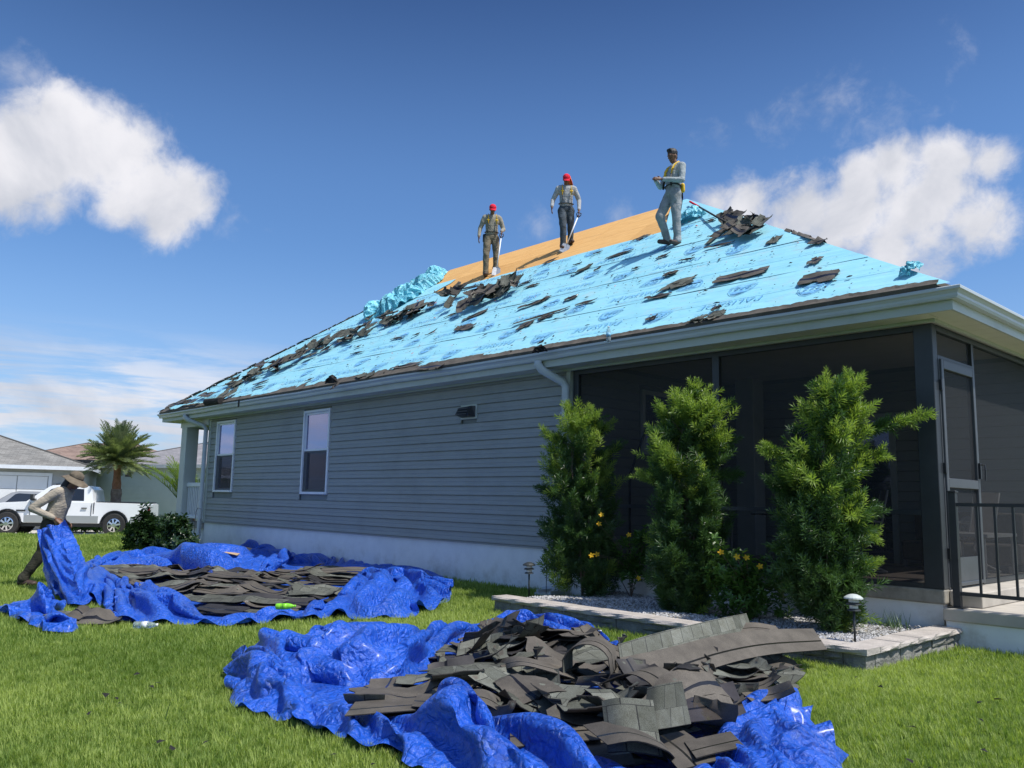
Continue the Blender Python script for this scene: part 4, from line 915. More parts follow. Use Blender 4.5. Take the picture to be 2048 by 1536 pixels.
def bump_base(cx, cy, rx, ry, h, ang=0):
    def f(X, Y):
        dx, dy = X-cx, Y-cy; u = (dx*math.cos(ang)+dy*math.sin(ang))/rx; v = (-dx*math.sin(ang)+dy*math.cos(ang))/ry
        return terr(X, Y)+.035+h*np.clip(1-(u*u+v*v), 0, 1)**.6
    return f
def fill(pile, poly, n, length, widths, base_ang, spread, curlp, glist, seed, gup_p=.5, wave=.02, big=.15):
    rng = random.Random(seed); xs_ = [p[0] for p in poly]; ys_ = [p[1] for p in poly]; made = 0; tries = 0
    while made < n and tries < n*40:
        tries += 1; x = rng.uniform(min(xs_), max(xs_)); y = rng.uniform(min(ys_), max(ys_))
        if not poly_mask(np.array([x]), np.array([y]), poly)[0]: continue
        L = rng.uniform(*length); W = rng.choice(widths); c0 = rng.uniform(.03, big) if rng.random() < curlp else 0; c1 = rng.uniform(.03, big) if rng.random() < curlp else 0
        G_ = drape(pile, x, y, base_ang+rng.gauss(0, spread), L, W, (c0, c1), wave*rng.random(), rng.uniform(0, 6), rng.choice([0, 0, .02, .05])*rng.random(), rng=rng)
        gup = rng.random() < gup_p
        make_shingle(G_, gup, *glist(gup, L, c0+c1, x, y), L=L, W=W); 
        Gs = G_.copy(); Gs[..., 2] -= np.maximum(0, c0+c1)*0; pile.stamp(np.minimum(Gs, Gs) if c0+c1 < .08 else Gs[3:-3]); made += 1
# far heap
fc = on_ground(430, 1190); P_far = Pile(-17, 2.5, -7.5, 11, .05, bump_base(fc[0], fc[1], 3.4, 1.7, .08, math.atan2(_r0[1], _r0[0])*0+math.atan2(on_ground(700, 1170)[1]-on_ground(180, 1150)[1], on_ground(700, 1170)[0]-on_ground(180, 1150)[0])))
far_poly = [tuple(on_ground(*q)[:2]) for q in ((185, 1148), (250, 1170), (330, 1192), (385, 1225), (430, 1245), (520, 1232), (620, 1226), (690, 1195), (715, 1165), (690, 1150), (640, 1142), (560, 1150), (480, 1158), (380, 1150), (300, 1138), (230, 1138))]
ang_r = math.atan2(_r0[1], _r0[0])
def where(x, y, c, rw, names):
    r_ = (x-c[0])*_r0[0]+(y-c[1])*_r0[1]; f_ = (x-c[0])*_f0[0]+(y-c[1])*_f0[1]
    return names[0] if r_ < -rw else names[1] if r_ > rw else names[2] if f_ > 0 else names[3]
def lab(gup, L, cu, w_, heap):
    size = 'long' if L > .85 else 'mid-length' if L > .66 else 'short'; st = 'curled-up' if cu > .05 else 'flat-lying'; face = 'grey granule' if gup else 'upturned brown'
    s_ = f'{size} {st} {face} shingle {w_}'; return s_, f'{face} shingles heaped on the {heap} tarp'
def far_lab(gup, L, cu, x, y): return lab(gup, L, cu, where(x, y, fc, 1.0, ('on the back tarp beside the bending worker', 'on the back tarp beside its lumpy end', 'on the back tarp towards the house wall', 'on the back tarp towards the lawn')), 'back')
fill(P_far, far_poly, 125, (.55, 1.05), (.335, .335, .2, .27), ang_r-.12, .2, .2, far_lab, 21, .42, .025, .08)
# near heap
nc = on_ground(1120, 1400); P_near = Pile(-7.2, 2.0, -1.0, 8.6, .04, bump_base(nc[0], nc[1], 1.5, 1.25, .05))
near_poly = [tuple(on_ground(*q)[:2]) for q in ((640, 1400), (760, 1385), (860, 1345), (930, 1290), (1000, 1262), (1090, 1282), (1180, 1295), (1290, 1330), (1380, 1330), (1500, 1340), (1560, 1385), (1500, 1435), (1440, 1475), (1400, 1560), (1240, 1570), (1130, 1510), (1000, 1490), (900, 1470), (820, 1462), (700, 1432))]
def near_lab(gup, L, cu, x, y): return lab(gup, L, cu, where(x, y, nc, .5, ('in the nearer heap beside the deep tarp pocket', 'in the nearer heap beside the glossy sheet', 'in the nearer heap towards the planting bed', 'in the nearer heap by the front tarp hump')), 'nearer')
fill(P_near, near_poly, 90, (.35, .95), (.335, .335, .25, .33), ang_r-.1, .85, .55, near_lab, 5, .40, .05, .15)
# ---------------------------------------------------------------- planting bed of split-face block
BX0, BX1, BY0, BY1, BZ = -8.0, -3.30, 7.18, WALL_Y-.02, .13
MAT['block'] = simple('split_face_block', (.20, .195, .175), .95, .3, 7, .9, 45, .02, stain=(.08, .08, .07))
MAT['cap'] = simple('tan_cap_stone', (.42, .375, .33), .95, .2, 6, .8, 60, .012, stain=(.25, .23, .21))
m, nt, b = new_mat('gravel_stones'); oi = N(nt, 'ShaderNodeObjectInfo'); v = coords(nt, 'World')
vr = N(nt, 'ShaderNodeTexVoronoi'); nt.links.new(v, vr.inputs['Vector']); vr.inputs['Scale'].default_value = 38
c = ramp(nt, vr.outputs['Color'], [(.15, (.20, .195, .19)), (.5, (.38, .37, .36)), (.85, (.56, .55, .54))]); nt.links.new(c, b.inputs['Base Color']); b.inputs['Roughness'].default_value = .9; MAT['gravel'] = m
bed = empty('planting_bed', (-5.6, BY0, 0), 'raised planting bed edged with split-face block and filled with pale gravel', 'planting bed')
NOGRASS.append([(BX0-.01, BY0+.02), (BX1+.01, BY0+.02), (BX1+.01, BY1+.3), (BX0-.01, BY1+.3)])
def rough_box(x0, y0, z0, x1, y1, z1, amp, rng, n=4, faces='y-'):
    """block with a broken face towards the lawn"""
    mb = MB(); ax = 0 if faces[0] == 'y' else 1
    L = (x1-x0) if ax == 0 else (y1-y0); nn = max(3, int(L/.07)); P = np.zeros((nn, n, 3))
    for i in range(nn):
        for j in range(n):
            t = i/(nn-1); s_ = j/(n-1); e_ = 0 if i in (0, nn-1) or j in (0, n-1) else rng.uniform(.1, 1)*amp
            e_ -= amp*.25 if (j in (0, n-1) or i in (0, nn-1)) else 0
            P[i, j] = (x0+L*t, y0-e_, z0+(z1-z0)*s_) if ax == 0 else (x1+e_, y0+L*t, z0+(z1-z0)*s_)
    o = len(mb.v); mb.grid(P)
    if ax == 0:
        mb.add([(x0, y1, z0), (x1, y1, z0), (x1, y1, z1), (x0, y1, z1)], [(0, 1, 2, 3)]); q = [(tuple(P[0, 0]), (x0, y1, z0)), (tuple(P[-1, 0]), (x1, y1, z0)), (tuple(P[-1, -1]), (x1, y1, z1)), (tuple(P[0, -1]), (x0, y1, z1))]
    else:
        mb.add([(x0, y0, z0), (x0, y1, z0), (x0, y1, z1), (x0, y0, z1)], [(0, 1, 2, 3)]); q = [(tuple(P[0, 0]), (x0, y0, z0)), (tuple(P[-1, 0]), (x0, y1, z0)), (tuple(P[-1, -1]), (x0, y1, z1)), (tuple(P[0, -1]), (x0, y0, z1))]
    # top and bottom strips follow the rough edge
    top = [tuple(P[i, -1]) for i in range(nn)]; bot = [tuple(P[i, 0]) for i in range(nn)]
    mb.add(top+[q[2][1], q[3][1]], [tuple(range(nn+2))]); mb.add(bot+[q[1][1], q[0][1]], [tuple(range(nn+1, -1, -1))])
    mb.add([q[0][0], tuple(P[0, -1]), q[3][1], q[0][1]], [(0, 1, 2, 3)]); mb.add([q[1][0], tuple(P[-1, -1]), q[2][1], q[1][1]], [(0, 1, 2, 3)])
    return mb
rng = random.Random(4)
def run_blocks(a0, a1, fixed, axis):
    """courses of mixed blocks"""
    a = a0
    while a < a1-.02:
        L = min(rng.choice([.22, .3, .36, .42]), a1-a)
        if a1-(a+L) < .1: L = a1-a
        rows_ = [(-.06, BZ)] if rng.random() < .35 else [(-.06, .055), (.059, BZ)]
        for (z0, z1) in rows_:
            cuts = [0, L] if rng.random() < .6 or len(rows_) == 1 else [0, L*rng.uniform(.35, .65), L]
            for i in range(len(cuts)-1):
                p, q = a+cuts[i]+.003, a+cuts[i+1]-.003; j = rng.uniform(-.006, .006)
                mb = rough_box(p, fixed+j, z0, q, fixed+.18, z1, .022, rng) if axis == 'x' else rough_box(fixed-.18, p, z0, fixed+j, q, z1, .022, rng, faces='x+')
                part('block', mb, MAT['block'], bed)
        a += L
run_blocks(BX0+.02, BX1-.0, BY0, 'x'); run_blocks(BY0+.19, BY1, BX1, 'y')
a = BX0
while a < BX1+.02:
    L = min(.405, BX1+.03-a); mb = rough_box(a+.002, BY0-.035, BZ+.003, a+L-.002, BY0+.23, BZ+.055+rng.uniform(-.003, .003), .026, rng); part('cap_stone', mb, MAT['cap'], bed); a += L
a = BY0+.235
while a < BY1-.05:
    L = min(.405, BY1-a); mb = rough_box(BX1-.23, a+.002, BZ+.003, BX1+.035, a+L-.002, BZ+.055+rng.uniform(-.003, .003), .026, rng, faces='x+'); part('cap_stone', mb, MAT['cap'], bed); a += L
mb = MB(); X, Y = np.meshgrid(np.linspace(BX0+.05, BX1-.2, 60), np.linspace(BY0+.2, BY1+.0, 36), indexing='ij'); mb.grid(np.stack([X, Y, .115+.02*np.sin(X*3)*np.cos(Y*4)+RNG.normal(0, .006, X.shape)], -1)); part('soil', mb, MAT['slab_edge'], bed)
# gravel: thousands of small angular stones in one mesh
n = 9000; gx = RNG.uniform(BX0+.08, BX1-.22, n); gy_ = RNG.uniform(BY0+.22, BY1-.02, n); gz = .125+.02*np.sin(gx*3)*np.cos(gy_*4); r_ = RNG.uniform(.010, .021, n)
oct_ = np.array([(1, 0, 0), (0, 1, 0), (-1, 0, 0), (0, -1, 0), (.2, .1, .8), (-.1, .1, -.7)]); of = [(0, 1, 4), (1, 2, 4), (2, 3, 4), (3, 0, 4), (1, 0, 5), (2, 1, 5), (3, 2, 5), (0, 3, 5)]
V = oct_[None]*r_[:, None, None]*RNG.uniform(.6, 1.3, (n, 6, 3)); an = RNG.uniform(0, 6.28, n); ca, sa = np.cos(an), np.sin(an)
Vx = V[..., 0]*ca[:, None]-V[..., 1]*sa[:, None]; Vy = V[..., 0]*sa[:, None]+V[..., 1]*ca[:, None]; V = np.stack([Vx+gx[:, None], Vy+gy_[:, None], V[..., 2]+gz[:, None]], -1)
mb = MB(); mb.v = V.reshape(-1, 3).tolist(); mb.f = [tuple(6*i+q for q in f) for i in range(n) for f in of]; mb.m = [0]*len(mb.f)
part('gravel', mb, MAT['gravel'], bed, kind='stuff', normals=False)
mb = MB(); mb.box(-8.95, WALL_Y-.55, .0, -8.62, WALL_Y-.1, .05); mb.box(-8.93, WALL_Y-.53, .05, -8.90, WALL_Y-.12, .09); mb.box(-8.67, WALL_Y-.53, .05, -8.64, WALL_Y-.12, .09)
thing('splash_block', mb, MAT['trim'], 'small pale splash block on the ground below the near downspout', 'splash block')
# solar path lights
MAT['plastic_dark'] = simple('dark_plastic', (.03, .035, .035), .45, .1, 5, 0); MAT['lens'] = simple('frosted_lens', (.55, .55, .5), .3, .08, 20, 0)
def path_light(x, y, z, k, label, tilt=0.):
    t = empty('path_light', (x, y, z), label, 'garden light', 'solar path lights by the planting bed')
    mb = MB().lathe([(.011, 0), (.011, .30)], 8); part('stake', mb, MAT['plastic_dark'], t, local=True, smooth=True)
    for (zz, r0) in ((.30, .062), (.355, .07)):
        mb = MB().lathe([(r0*.5, zz), (r0, zz+.004), (r0*.96, zz+.012), (r0*.5, zz+.028)], 14); part('tier', mb, MAT['plastic_dark'] if k else MAT['plastic_dark'], t, local=True)
        mb = MB().lathe([(r0*.62, zz+.02), (r0*.62, zz+.052)], 12); part('lens', mb, MAT['lens'], t, local=True)
    mb = MB().lathe([(.045, .405), (.085, .41), (.083, .422), (.06, .44), (.03, .452), (.004, .455)], 16); part('cap', mb, MAT['plastic_dark'] if not k else MAT['trim'], t, local=True)
    t.rotation_euler = (tilt, tilt*.5, 0); return t
p = on_ground(1058, 1190, .12); path_light(p[0], p[1], .10, 0, 'dark tiered solar path light staked at the far end of the gravel bed', .04)
p = on_ground(1710, 1283, .15); path_light(p[0], p[1], .12, 1, 'pale capped solar path light staked in gravel at the bed corner', -.03)
# little spinner ornament by the wall
p = on_ground(1072, 1185, .12); t = empty('garden_ornament', (p[0]-.05, p[1]+.25, .08), 'small black pinwheel ornament on a thin stake beside the first bush', 'garden ornament')
mb = MB().tube([(0, 0, 0), (0, 0, .56)], .005, 6); part('stake', mb, MAT['black'], t, local=True)
for k in range(4):
    a = k*math.pi/2+.5; mb = MB(); c, s_ = math.cos(a), math.sin(a)
    mb.add([(0, -.01, .56), (.05*c-.02*s_, -.03, .56+.05*s_+.02*c), (.08*c, -.005, .56+.08*s_), (.05*c+.02*s_, 0.015, .56+.05*s_-.02*c)], [(0, 1, 2), (0, 2, 3)]); part('blade', mb, MAT['black'], t, local=True)

# ---------------------------------------------------------------- shrubs
MAT['pod_old'] = leaf_mat('podocarpus_leaf', (.035, .085, .022), (.085, .165, .04), .32, .38, 6, .6, False)
MAT['pod_new'] = leaf_mat('podocarpus_new_leaf', (.16, .26, .045), (.34, .44, .10), .45, .45, 8, .5, False)
MAT['bark'] = simple('bark', (.16, .12, .09), .9, .3, 20, .6, 60, .006)
MAT['ala'] = leaf_mat('allamanda_leaf', (.04, .10, .02), (.12, .24, .045), .4, .35, 8, .6, False)
MAT['petal'] = leaf_mat('yellow_petal', (.78, .42, .01), (.85, .56, .03), .3, .5, 10, .3, False)
MAT['dark_leaf'] = leaf_mat('dark_hedge_leaf', (.012, .032, .010), (.04, .085, .025), .25, .35, 6, .6, False)
MAT['palm_leaf'] = leaf_mat('palm_frond', (.09, .135, .06), (.27, .31, .15), .35, .45, 2.5, .5, False)
MAT['areca'] = leaf_mat('areca_frond', (.10, .18, .03), (.26, .34, .07), .45, .4, 3, .5, False)
def sprig(nl, ll, lw, stem, seed, up=.45):
    r = np.random.default_rng(seed); V = []; F = []
    for i in range(nl):
        t = i/nl; p = np.array([0, 0, stem*t]); a = i*2.4+r.normal(0, .2); tilt = up+.75*t**1.5+r.normal(0, .1); l = ll*(1-.35*abs(t-.45))*r.uniform(.8, 1.15)
        d = np.array([math.cos(a)*math.cos(tilt), math.sin(a)*math.cos(tilt), math.sin(tilt)]); s_ = np.cross(d, [0, 0, 1]); s_ /= np.linalg.norm(s_)+1e-9; s_ = s_*lw/2
        m_ = p+d*l*.5+np.array([0, 0, -.0+l*.04]); e_ = p+d*l+np.array([0, 0, -l*.10]); o = len(V)
        V += [p, m_+s_, e_, m_-s_]; F += [(o, o+1, o+2), (o, o+2, o+3)]
    return np.array(V), F
def place_sprigs(mb, kinds, pts, dirs, scales, rng):
    for p, d, s_ in zip(pts, dirs, scales):
        V, F = kinds[rng.integers(len(kinds))]; d = d/np.linalg.norm(d); a = rng.uniform(0, 6.28)
        x = np.cross(d, [math.cos(a), math.sin(a), .3]); x /= np.linalg.norm(x); y = np.cross(d, x)
        W = V@np.stack([x, y, d])*s_+p; o = len(mb.v); mb.v += [tuple(q) for q in W.tolist()]; mb.f += [tuple(o+i for i in f) for f in F]; mb.m += [0]*len(F)
KIND = [sprig(26, .088, .013, .15, s_) for s_ in range(5)]
def podocarpus(x, y, z, prof, label, seed, arms=(), n=720):
    """prof: list of (height, half width, centre offset towards picture right)"""
    rng = np.random.default_rng(seed); t = empty('podocarpus_shrub', (x, y, z), label, 'shrub', 'tall columnar shrubs in the gravel bed'); base = np.array([x, y, z]); R3 = _r0; F3 = _f0
    hs = np.array([q[0] for q in prof])*.955; ws = np.array([q[1] for q in prof])*.87; cs = np.array([q[2] for q in prof]); H = hs[-1]
    old, new = MB(), MB(); trunk = MB(); N_ = n; stems = []
    ns = 9
    for k in range(ns):
        a = rng.uniform(0, 6.28); topz = H*rng.uniform(.55, .97); pts = []
        for q in np.linspace(0, 1, 7):
            hh = q*topz; w_ = np.interp(hh, hs, ws)*.45*q; pts.append(base+np.array([0, 0, hh])+R3*(np.interp(hh, hs, cs)*q+math.cos(a)*w_)+F3*math.sin(a)*w_+rng.normal(0, .012, 3)*q)
        trunk.tube(pts, list(np.linspace(.016, .004, 7)), 5)
    # leafy side branches carry the sprigs in clusters, leaving gaps between
    ncl = int(N_/5)
    for k in range(ncl):
        hh = H*(rng.beta(1.0, 1.25))*.99+.04; w_ = np.interp(hh, hs, ws); c_ = np.interp(hh, hs, cs); a = rng.uniform(0, 6.28); rr = w_*math.sqrt(rng.uniform(.05, 1.0))
        out = R3*math.cos(a)+F3*math.sin(a)*.85; c0 = base+np.array([0, 0, hh])+R3*c_+out*rr; ax = out*.55+np.array([0, 0, .85]); ax /= np.linalg.norm(ax)
        edge = rr/w_
        m_ = 9; pts = c0+ax*rng.uniform(-.12, .16, (m_, 1))+rng.normal(0, .045, (m_, 3)); dirs = ax+rng.normal(0, .45, (m_, 3)); sc_ = rng.uniform(.75, 1.25, m_)
        young = rng.random() < np.clip((hh/H-.42)*1.9, .06, .88)*(.3+.9*edge) 
        tgt = new if young else old; place_sprigs(tgt, KIND, pts, dirs, sc_, rng)
    for (hh, dr, df, rise, L_, yg) in arms:
        st = base+np.array([0, 0, hh])+R3*np.interp(hh, hs, cs); dirv = R3*dr+F3*df+np.array([0, 0, rise]); dirv /= np.linalg.norm(dirv); w0 = np.interp(hh, hs, ws)
        trunk.tube([st, st+dirv*L_*.5+[0, 0, .01], st+dirv*L_], [.008, .006, .003], 5); m_ = int(26*L_/.5)
        q = rng.uniform(.3, 1, (m_, 1)); pts = st+dirv*L_*q+rng.normal(0, .022, (m_, 3)); dirs = dirv*1.0+rng.normal(0, .35, (m_, 3)); tip = q[:, 0] > .68
        if yg: place_sprigs(new, KIND, pts[tip], dirs[tip], np.full(tip.sum(), .85), rng); place_sprigs(old, KIND, pts[~tip], dirs[~tip], np.full((~tip).sum(), .9), rng)
        else: place_sprigs(old, KIND, pts, dirs, np.full(m_, .85), rng)
    o = part('stems', trunk, MAT['bark'], t, smooth=True); o['kind'] = 'stuff'
    part('foliage', old, MAT['pod_old'], t, normals=False, kind='stuff'); part('new_growth', new, MAT['pod_new'], t, normals=False, kind='stuff', label='bright yellow-green new growth'); return t
p = on_ground(1165, 1190, .12)
podocarpus(p[0], p[1], .11, [(0, .20, 0), (.15, .44, 0), (.6, .47, .0), (1.1, .46, 0), (1.6, .46, -.02), (1.95, .44, -.05), (2.2, .28, -.04), (2.42, .14, -.02), (2.58, .04, -.02)], 'tall podocarpus bush standing before the near downspout', 31, [(1.95, -1, 0, .5, .55, True), (1.7, 1, 0, .7, .6, False), (2.0, .7, 0, .6, .5, True), (1.2, -1, 0, .4, .6, False), (2.15, -.5, 0, 1, .42, True)], 860)
p = on_ground(1370, 1225, .12)
podocarpus(p[0], p[1], .11, [(0, .18, 0), (.2, .34, .02), (.6, .40, .0), (1.1, .42, .02), (1.6, .42, 0), (2.0, .38, .05), (2.3, .26, .1), (2.5, .18, .13), (2.6, .06, .13)], 'tall podocarpus bush in the middle of the gravel bed with a yellow-green top', 32, [(1.7, 1, 0, .6, .65, False), (1.5, 1, 0, .2, .62, False), (2.0, -.8, 0, .9, .5, True), (1.3, -1, 0, .6, .58, True), (2.1, .6, 0, .5, .5, True), (2.25, .1, 0, 1, .4, True)], 900)
p = on_ground(1650, 1262, .12)
podocarpus(p[0], p[1], .11, [(0, .16, .04), (.2, .30, .0), (.6, .36, -.04), (1.1, .40, -.04), (1.5, .42, -.02), (1.85, .38, .04), (2.1, .32, .12), (2.3, .20, .14), (2.45, .10, .14)], 'tall podocarpus bush with long side shoots nearest the screen door', 33, [(1.95, 1, 0, .28, 1.02, True), (1.45, 1, 0, .55, .72, True), (1.0, 1, 0, .35, .62, False), (.55, 1, 0, .25, .56, True), (1.75, -1, 0, .1, .56, True), (2.15, .55, 0, .7, .5, True), (2.1, -.1, 0, 1, .48, True), (2.2, .35, 0, 1, .45, True), (.8, 1, 0, .35, .6, True), (1.25, -1, 0, .5, .55, False)], 940)
# yellow trumpet vines between them
def leaf_kind(nl, ll, lw, stem, seed):
    r = np.random.default_rng(seed); V = []; F = []
    for i in range(nl):
        t = (i//4)/(max(1, nl//4)); p = np.array([0, 0, stem*t]); a = i*1.571+(i//4)*.8+r.normal(0, .15); tilt = .25+.5*t; l = ll*r.uniform(.8, 1.1)
        d = np.array([math.cos(a)*math.cos(tilt), math.sin(a)*math.cos(tilt), math.sin(tilt)]); s_ = np.cross(d, [0, 0, 1]); s_ /= np.linalg.norm(s_)+1e-9; up_ = np.cross(s_, d); s_ = s_*lw/2; o = len(V)
        m1 = p+d*l*.35; m2 = p+d*l*.7; e_ = p+d*l-up_*l*.12
        V += [p, m1+s_+up_*.006, m2+s_*.8+up_*.004, e_, m2-s_*.8+up_*.004, m1-s_+up_*.006, m1, m2]; F += [(o, o+6, o+1), (o+6, o+7, o+2, o+1), (o+7, o+3, o+2), (o, o+5, o+6), (o+6, o+5, o+4, o+7), (o+7, o+4, o+3)]
    return np.array(V), F
LK = [leaf_kind(12, .085, .034, .12, s_) for s_ in range(4)]
def flower_mb(c, d, k=.032):
    mb = MB(); d = np.array(d)/np.linalg.norm(d); x = np.cross(d, [0, 0, 1.]); x /= np.linalg.norm(x); y = np.cross(d, x)
    for i in range(5):
        a = i*1.2566; u = x*math.cos(a)+y*math.sin(a); w_ = np.cross(d, u)
        mb.add([c, c+u*k*.6+w_*k*.36+d*k*.25, c+u*k*1.15+d*k*.3+w_*k*.16, c+u*k*1.15+d*k*.3-w_*k*.16, c+u*k*.6-w_*k*.36+d*k*.25], [(0, 1, 2, 3, 4)])
    mb.tube([c-d*k*1.2, c], [k*.12, k*.25], 5, cap=False); return mb
def vine(x, y, z, w, h, n, flowers, label, seed, clusters=None):
    rng = np.random.default_rng(seed); t = empty('flowering_vine', (x, y, z), label, 'flowering plant', 'yellow flowering plants in the gravel bed'); b_ = np.array([x, y, z]); mb = MB(); st = MB()
    for k in range(7):
        a = rng.uniform(0, 6.28); q = b_+_r0*math.cos(a)*w*.7+_f0*math.sin(a)*w*.5+[0, 0, h*rng.uniform(.6, 1)]; st.tube([b_, (b_+q)/2+rng.normal(0, .05, 3)*[1, 1, .3], q], [.007, .005, .002], 5)
        for m_ in range(n//7):
            f = rng.uniform(.35, 1.02); c = b_+(q-b_)*f+rng.normal(0, .09*w/.3, 3); place_sprigs(mb, LK, [c], [np.array([0, 0, 1.])+rng.normal(0, .5, 3)], [rng.uniform(.7, 1.15)], rng)
    part('stems', st, MAT['bark'], t, smooth=True, kind='stuff'); part('foliage', mb, MAT['ala'], t, normals=False, kind='stuff')
    for (px, py) in flowers:
        dd = ray(px, py); tt = ((b_-CP)@_f0)/(dd@_f0)-.28; c = CP+dd*tt
        # lead a shoot out to each flower
        st2 = MB().tube([b_+[0, 0, h*.4], (b_+[0, 0, h*.5]+c)/2, c], [.004, .003, .002], 4); part('shoot', st2, MAT['bark'], t)
        part('flower', flower_mb(c, -dd+np.array([0, 0, .5])+rng.normal(0, .2, 3)), MAT['petal'], t, normals=False)
p = on_ground(1262, 1195, .12); vine(p[0], p[1], .11, .26, .95, 90, [(1203, 1030), (1198, 1048), (1183, 1111), (1194, 1109), (1258, 1070), (1277, 1157)], 'slender yellow flowered plant between the first two bushes', 41)
p = on_ground(1500, 1240, .12); vine(p[0], p[1], .11, .42, .62, 230, [(1442, 1105), (1474, 1114), (1493, 1116), (1520, 1133)], 'low spreading green plant with orange-yellow flowers at the bed centre', 42)
p = on_ground(1565, 1232, .12); vine(p[0]+.1, p[1]+.3, .11, .3, .7, 90, [(1610, 1118)], 'small leafy yellow flowered plant behind the door side bush', 43)
# weeds against the foundation
mb = MB(); rng = np.random.default_rng(3)
for k in range(60):
    c = np.array([-3.85+rng.normal(0, .10), 9.1+rng.normal(0, .08), .14]); a = rng.uniform(0, 6.28); l = rng.uniform(.08, .24); d = np.array([math.cos(a)*.6, math.sin(a)*.6, .9])*l; s_ = np.array([-math.sin(a), math.cos(a), 0])*.004; mb.add([c-s_, c+s_, c+d], [(0, 1, 2)])
thing('weed_tuft', mb, MAT['pod_old'], 'thin weeds growing in gravel against the porch slab', 'weed', normals=False, kind='stuff')
# ---------------------------------------------------------------- far end of the house: hedge, areca palm, date palm
def hedge(name, c, rx, ry, h, n, mat, kinds, label, seed, cat='shrub', group=None, scale=1.):
    rng = np.random.default_rng(seed); t = empty(name, tuple(c), label, cat, group); c = np.array(c); mb = MB(); st = MB()
    for k in range(8):
        a = rng.uniform(0, 6.28); q = c+_r0*math.cos(a)*rx*.7+_f0*math.sin(a)*ry*.7+[0, 0, h*rng.uniform(.5, .9)]; st.tube([c, (c+q)/2+rng.normal(0, .06, 3), q], [.02, .014, .006], 5)
    ncl = n//9
    for k in range(ncl):
        u = rng.normal(size=3); u /= np.linalg.norm(u); u[2] = abs(u[2])*1.0; rr = rng.uniform(.55, 1.0)**.5*(1+.14*math.sin(u[0]*9+seed)+.12*math.sin(u[1]*11+u[2]*7))
        p = c+_r0*u[0]*rx*rr+_f0*u[1]*ry*rr+np.array([0, 0, h*(.12+.86*u[2]*rr)]); pts = p+rng.normal(0, .09*scale, (9, 3)); place_sprigs(mb, kinds, pts, u+rng.normal(0, .5, (9, 3))+[0, 0, .4], rng.uniform(.8, 1.3, 9)*scale, rng)
    part('stems', st, MAT['bark'], t, smooth=True, kind='stuff'); part('foliage', mb, mat, t, normals=False, kind='stuff'); return t
LK2 = [leaf_kind(12, .11, .05, .12, 50+s_) for s_ in range(4)]
def gz_at(p): return float(terr(p[0], p[1]))
p = at_depth(306, 1080, 20.0); p[2] = gz_at(p)-.02; hedge('hedge_shrub', p, .46, .42, .80, 700, MAT['dark_leaf'], LK2, 'rounded dark hedge shrub below the far porch column', 61, group='dark shrubs by the far porch')
p = at_depth(350, 1085, 19.2); p[2] = gz_at(p)-.02; hedge('hedge_shrub', p, .26, .3, .72, 380, MAT['dark_leaf'], LK2, 'upright dark shrub growing before the far porch rail', 62, group='dark shrubs by the far porch')
def frond(mb, base, d, L, droop, nl, ll, lw, rng, fold=.5):
    d = np.array(d)/np.linalg.norm(d); pts = []; p = np.array(base, float); v = d.copy(); st = L/12
    for i in range(13): pts.append(p.copy()); v = v+np.array([0, 0, -droop/12*(.4+i/8)]); v /= np.linalg.norm(v); p = p+v*st
    pts = np.array(pts); mb.tube(pts[::3], [.018, .013, .009, .006, .003], 4, cap=False)
    for i in range(nl):
        t = .14+.86*i/nl; k = min(int(t*12), 11); f = t*12-k; q = pts[k]*(1-f)+pts[k+1]*f; tg = pts[k+1]-pts[k]; tg /= np.linalg.norm(tg); sd_ = np.cross(tg, [0, 0, 1]); sd_ /= np.linalg.norm(sd_)+1e-6; up_ = np.cross(sd_, tg)
        for sg in (-1, 1):
            l = ll*(math.sin(math.pi*min(1, t*.9+.12))**.6)*rng.uniform(.85, 1.1); dd = sd_*sg*(.75)+tg*(.65)+up_*(fold*rng.uniform(.2, .9)); dd /= np.linalg.norm(dd); w_ = tg*lw/2
            e_ = q+dd*l+np.array([0, 0, -l*.15]); mb.add([q-w_, q+w_, q+dd*l*.5+w_*.9, q+dd*l*.5-w_*.9, e_], [(0, 1, 2, 3), (3, 2, 4)])
p = at_depth(380, 1040, 26.5); p[2] = gz_at(p); t = empty('areca_palm', tuple(p), 'bright green areca palm clump showing through the far porch', 'palm'); rng = np.random.default_rng(5)
for k in range(26):
    a = rng.uniform(0, 6.28); mb = MB(); frond(mb, p+rng.normal(0, .12, 3)*[1, 1, 0]+[0, 0, .4], (math.cos(a)*rng.uniform(.3, .9), math.sin(a)*rng.uniform(.3, .9), 1.25), rng.uniform(1.5, 2.3), rng.uniform(.5, 1.5), 26, .42, .035, rng)
    part('frond', mb, MAT['areca'], t, normals=False)
mb = MB()
for k in range(7): a = k*.9; mb.tube([p+[.1*math.cos(a), .1*math.sin(a), -.1], p+[.16*math.cos(a), .16*math.sin(a), .7]], .03, 6)
part('canes', mb, MAT['bark'], t, smooth=True, kind='stuff')
p = at_depth(322, 1035, 23.5); p[2] = gz_at(p); t = empty('fern_plant', tuple(p), 'spiky green plant behind the hedge at the far porch', 'plant')
for k in range(16):
    a = rng.uniform(0, 6.28); mb = MB(); frond(mb, p+[0, 0, .2], (math.cos(a), math.sin(a), 1.0), rng.uniform(.7, 1.1), 1.2, 16, .22, .025, rng); part('frond', mb, MAT['palm_leaf'], t, normals=False)
p = at_depth(272, 1080, 20.5); p[2] = gz_at(p); t = empty('bromeliad_plant', tuple(p), 'low dark strappy plant at the tip of the hedge', 'plant')
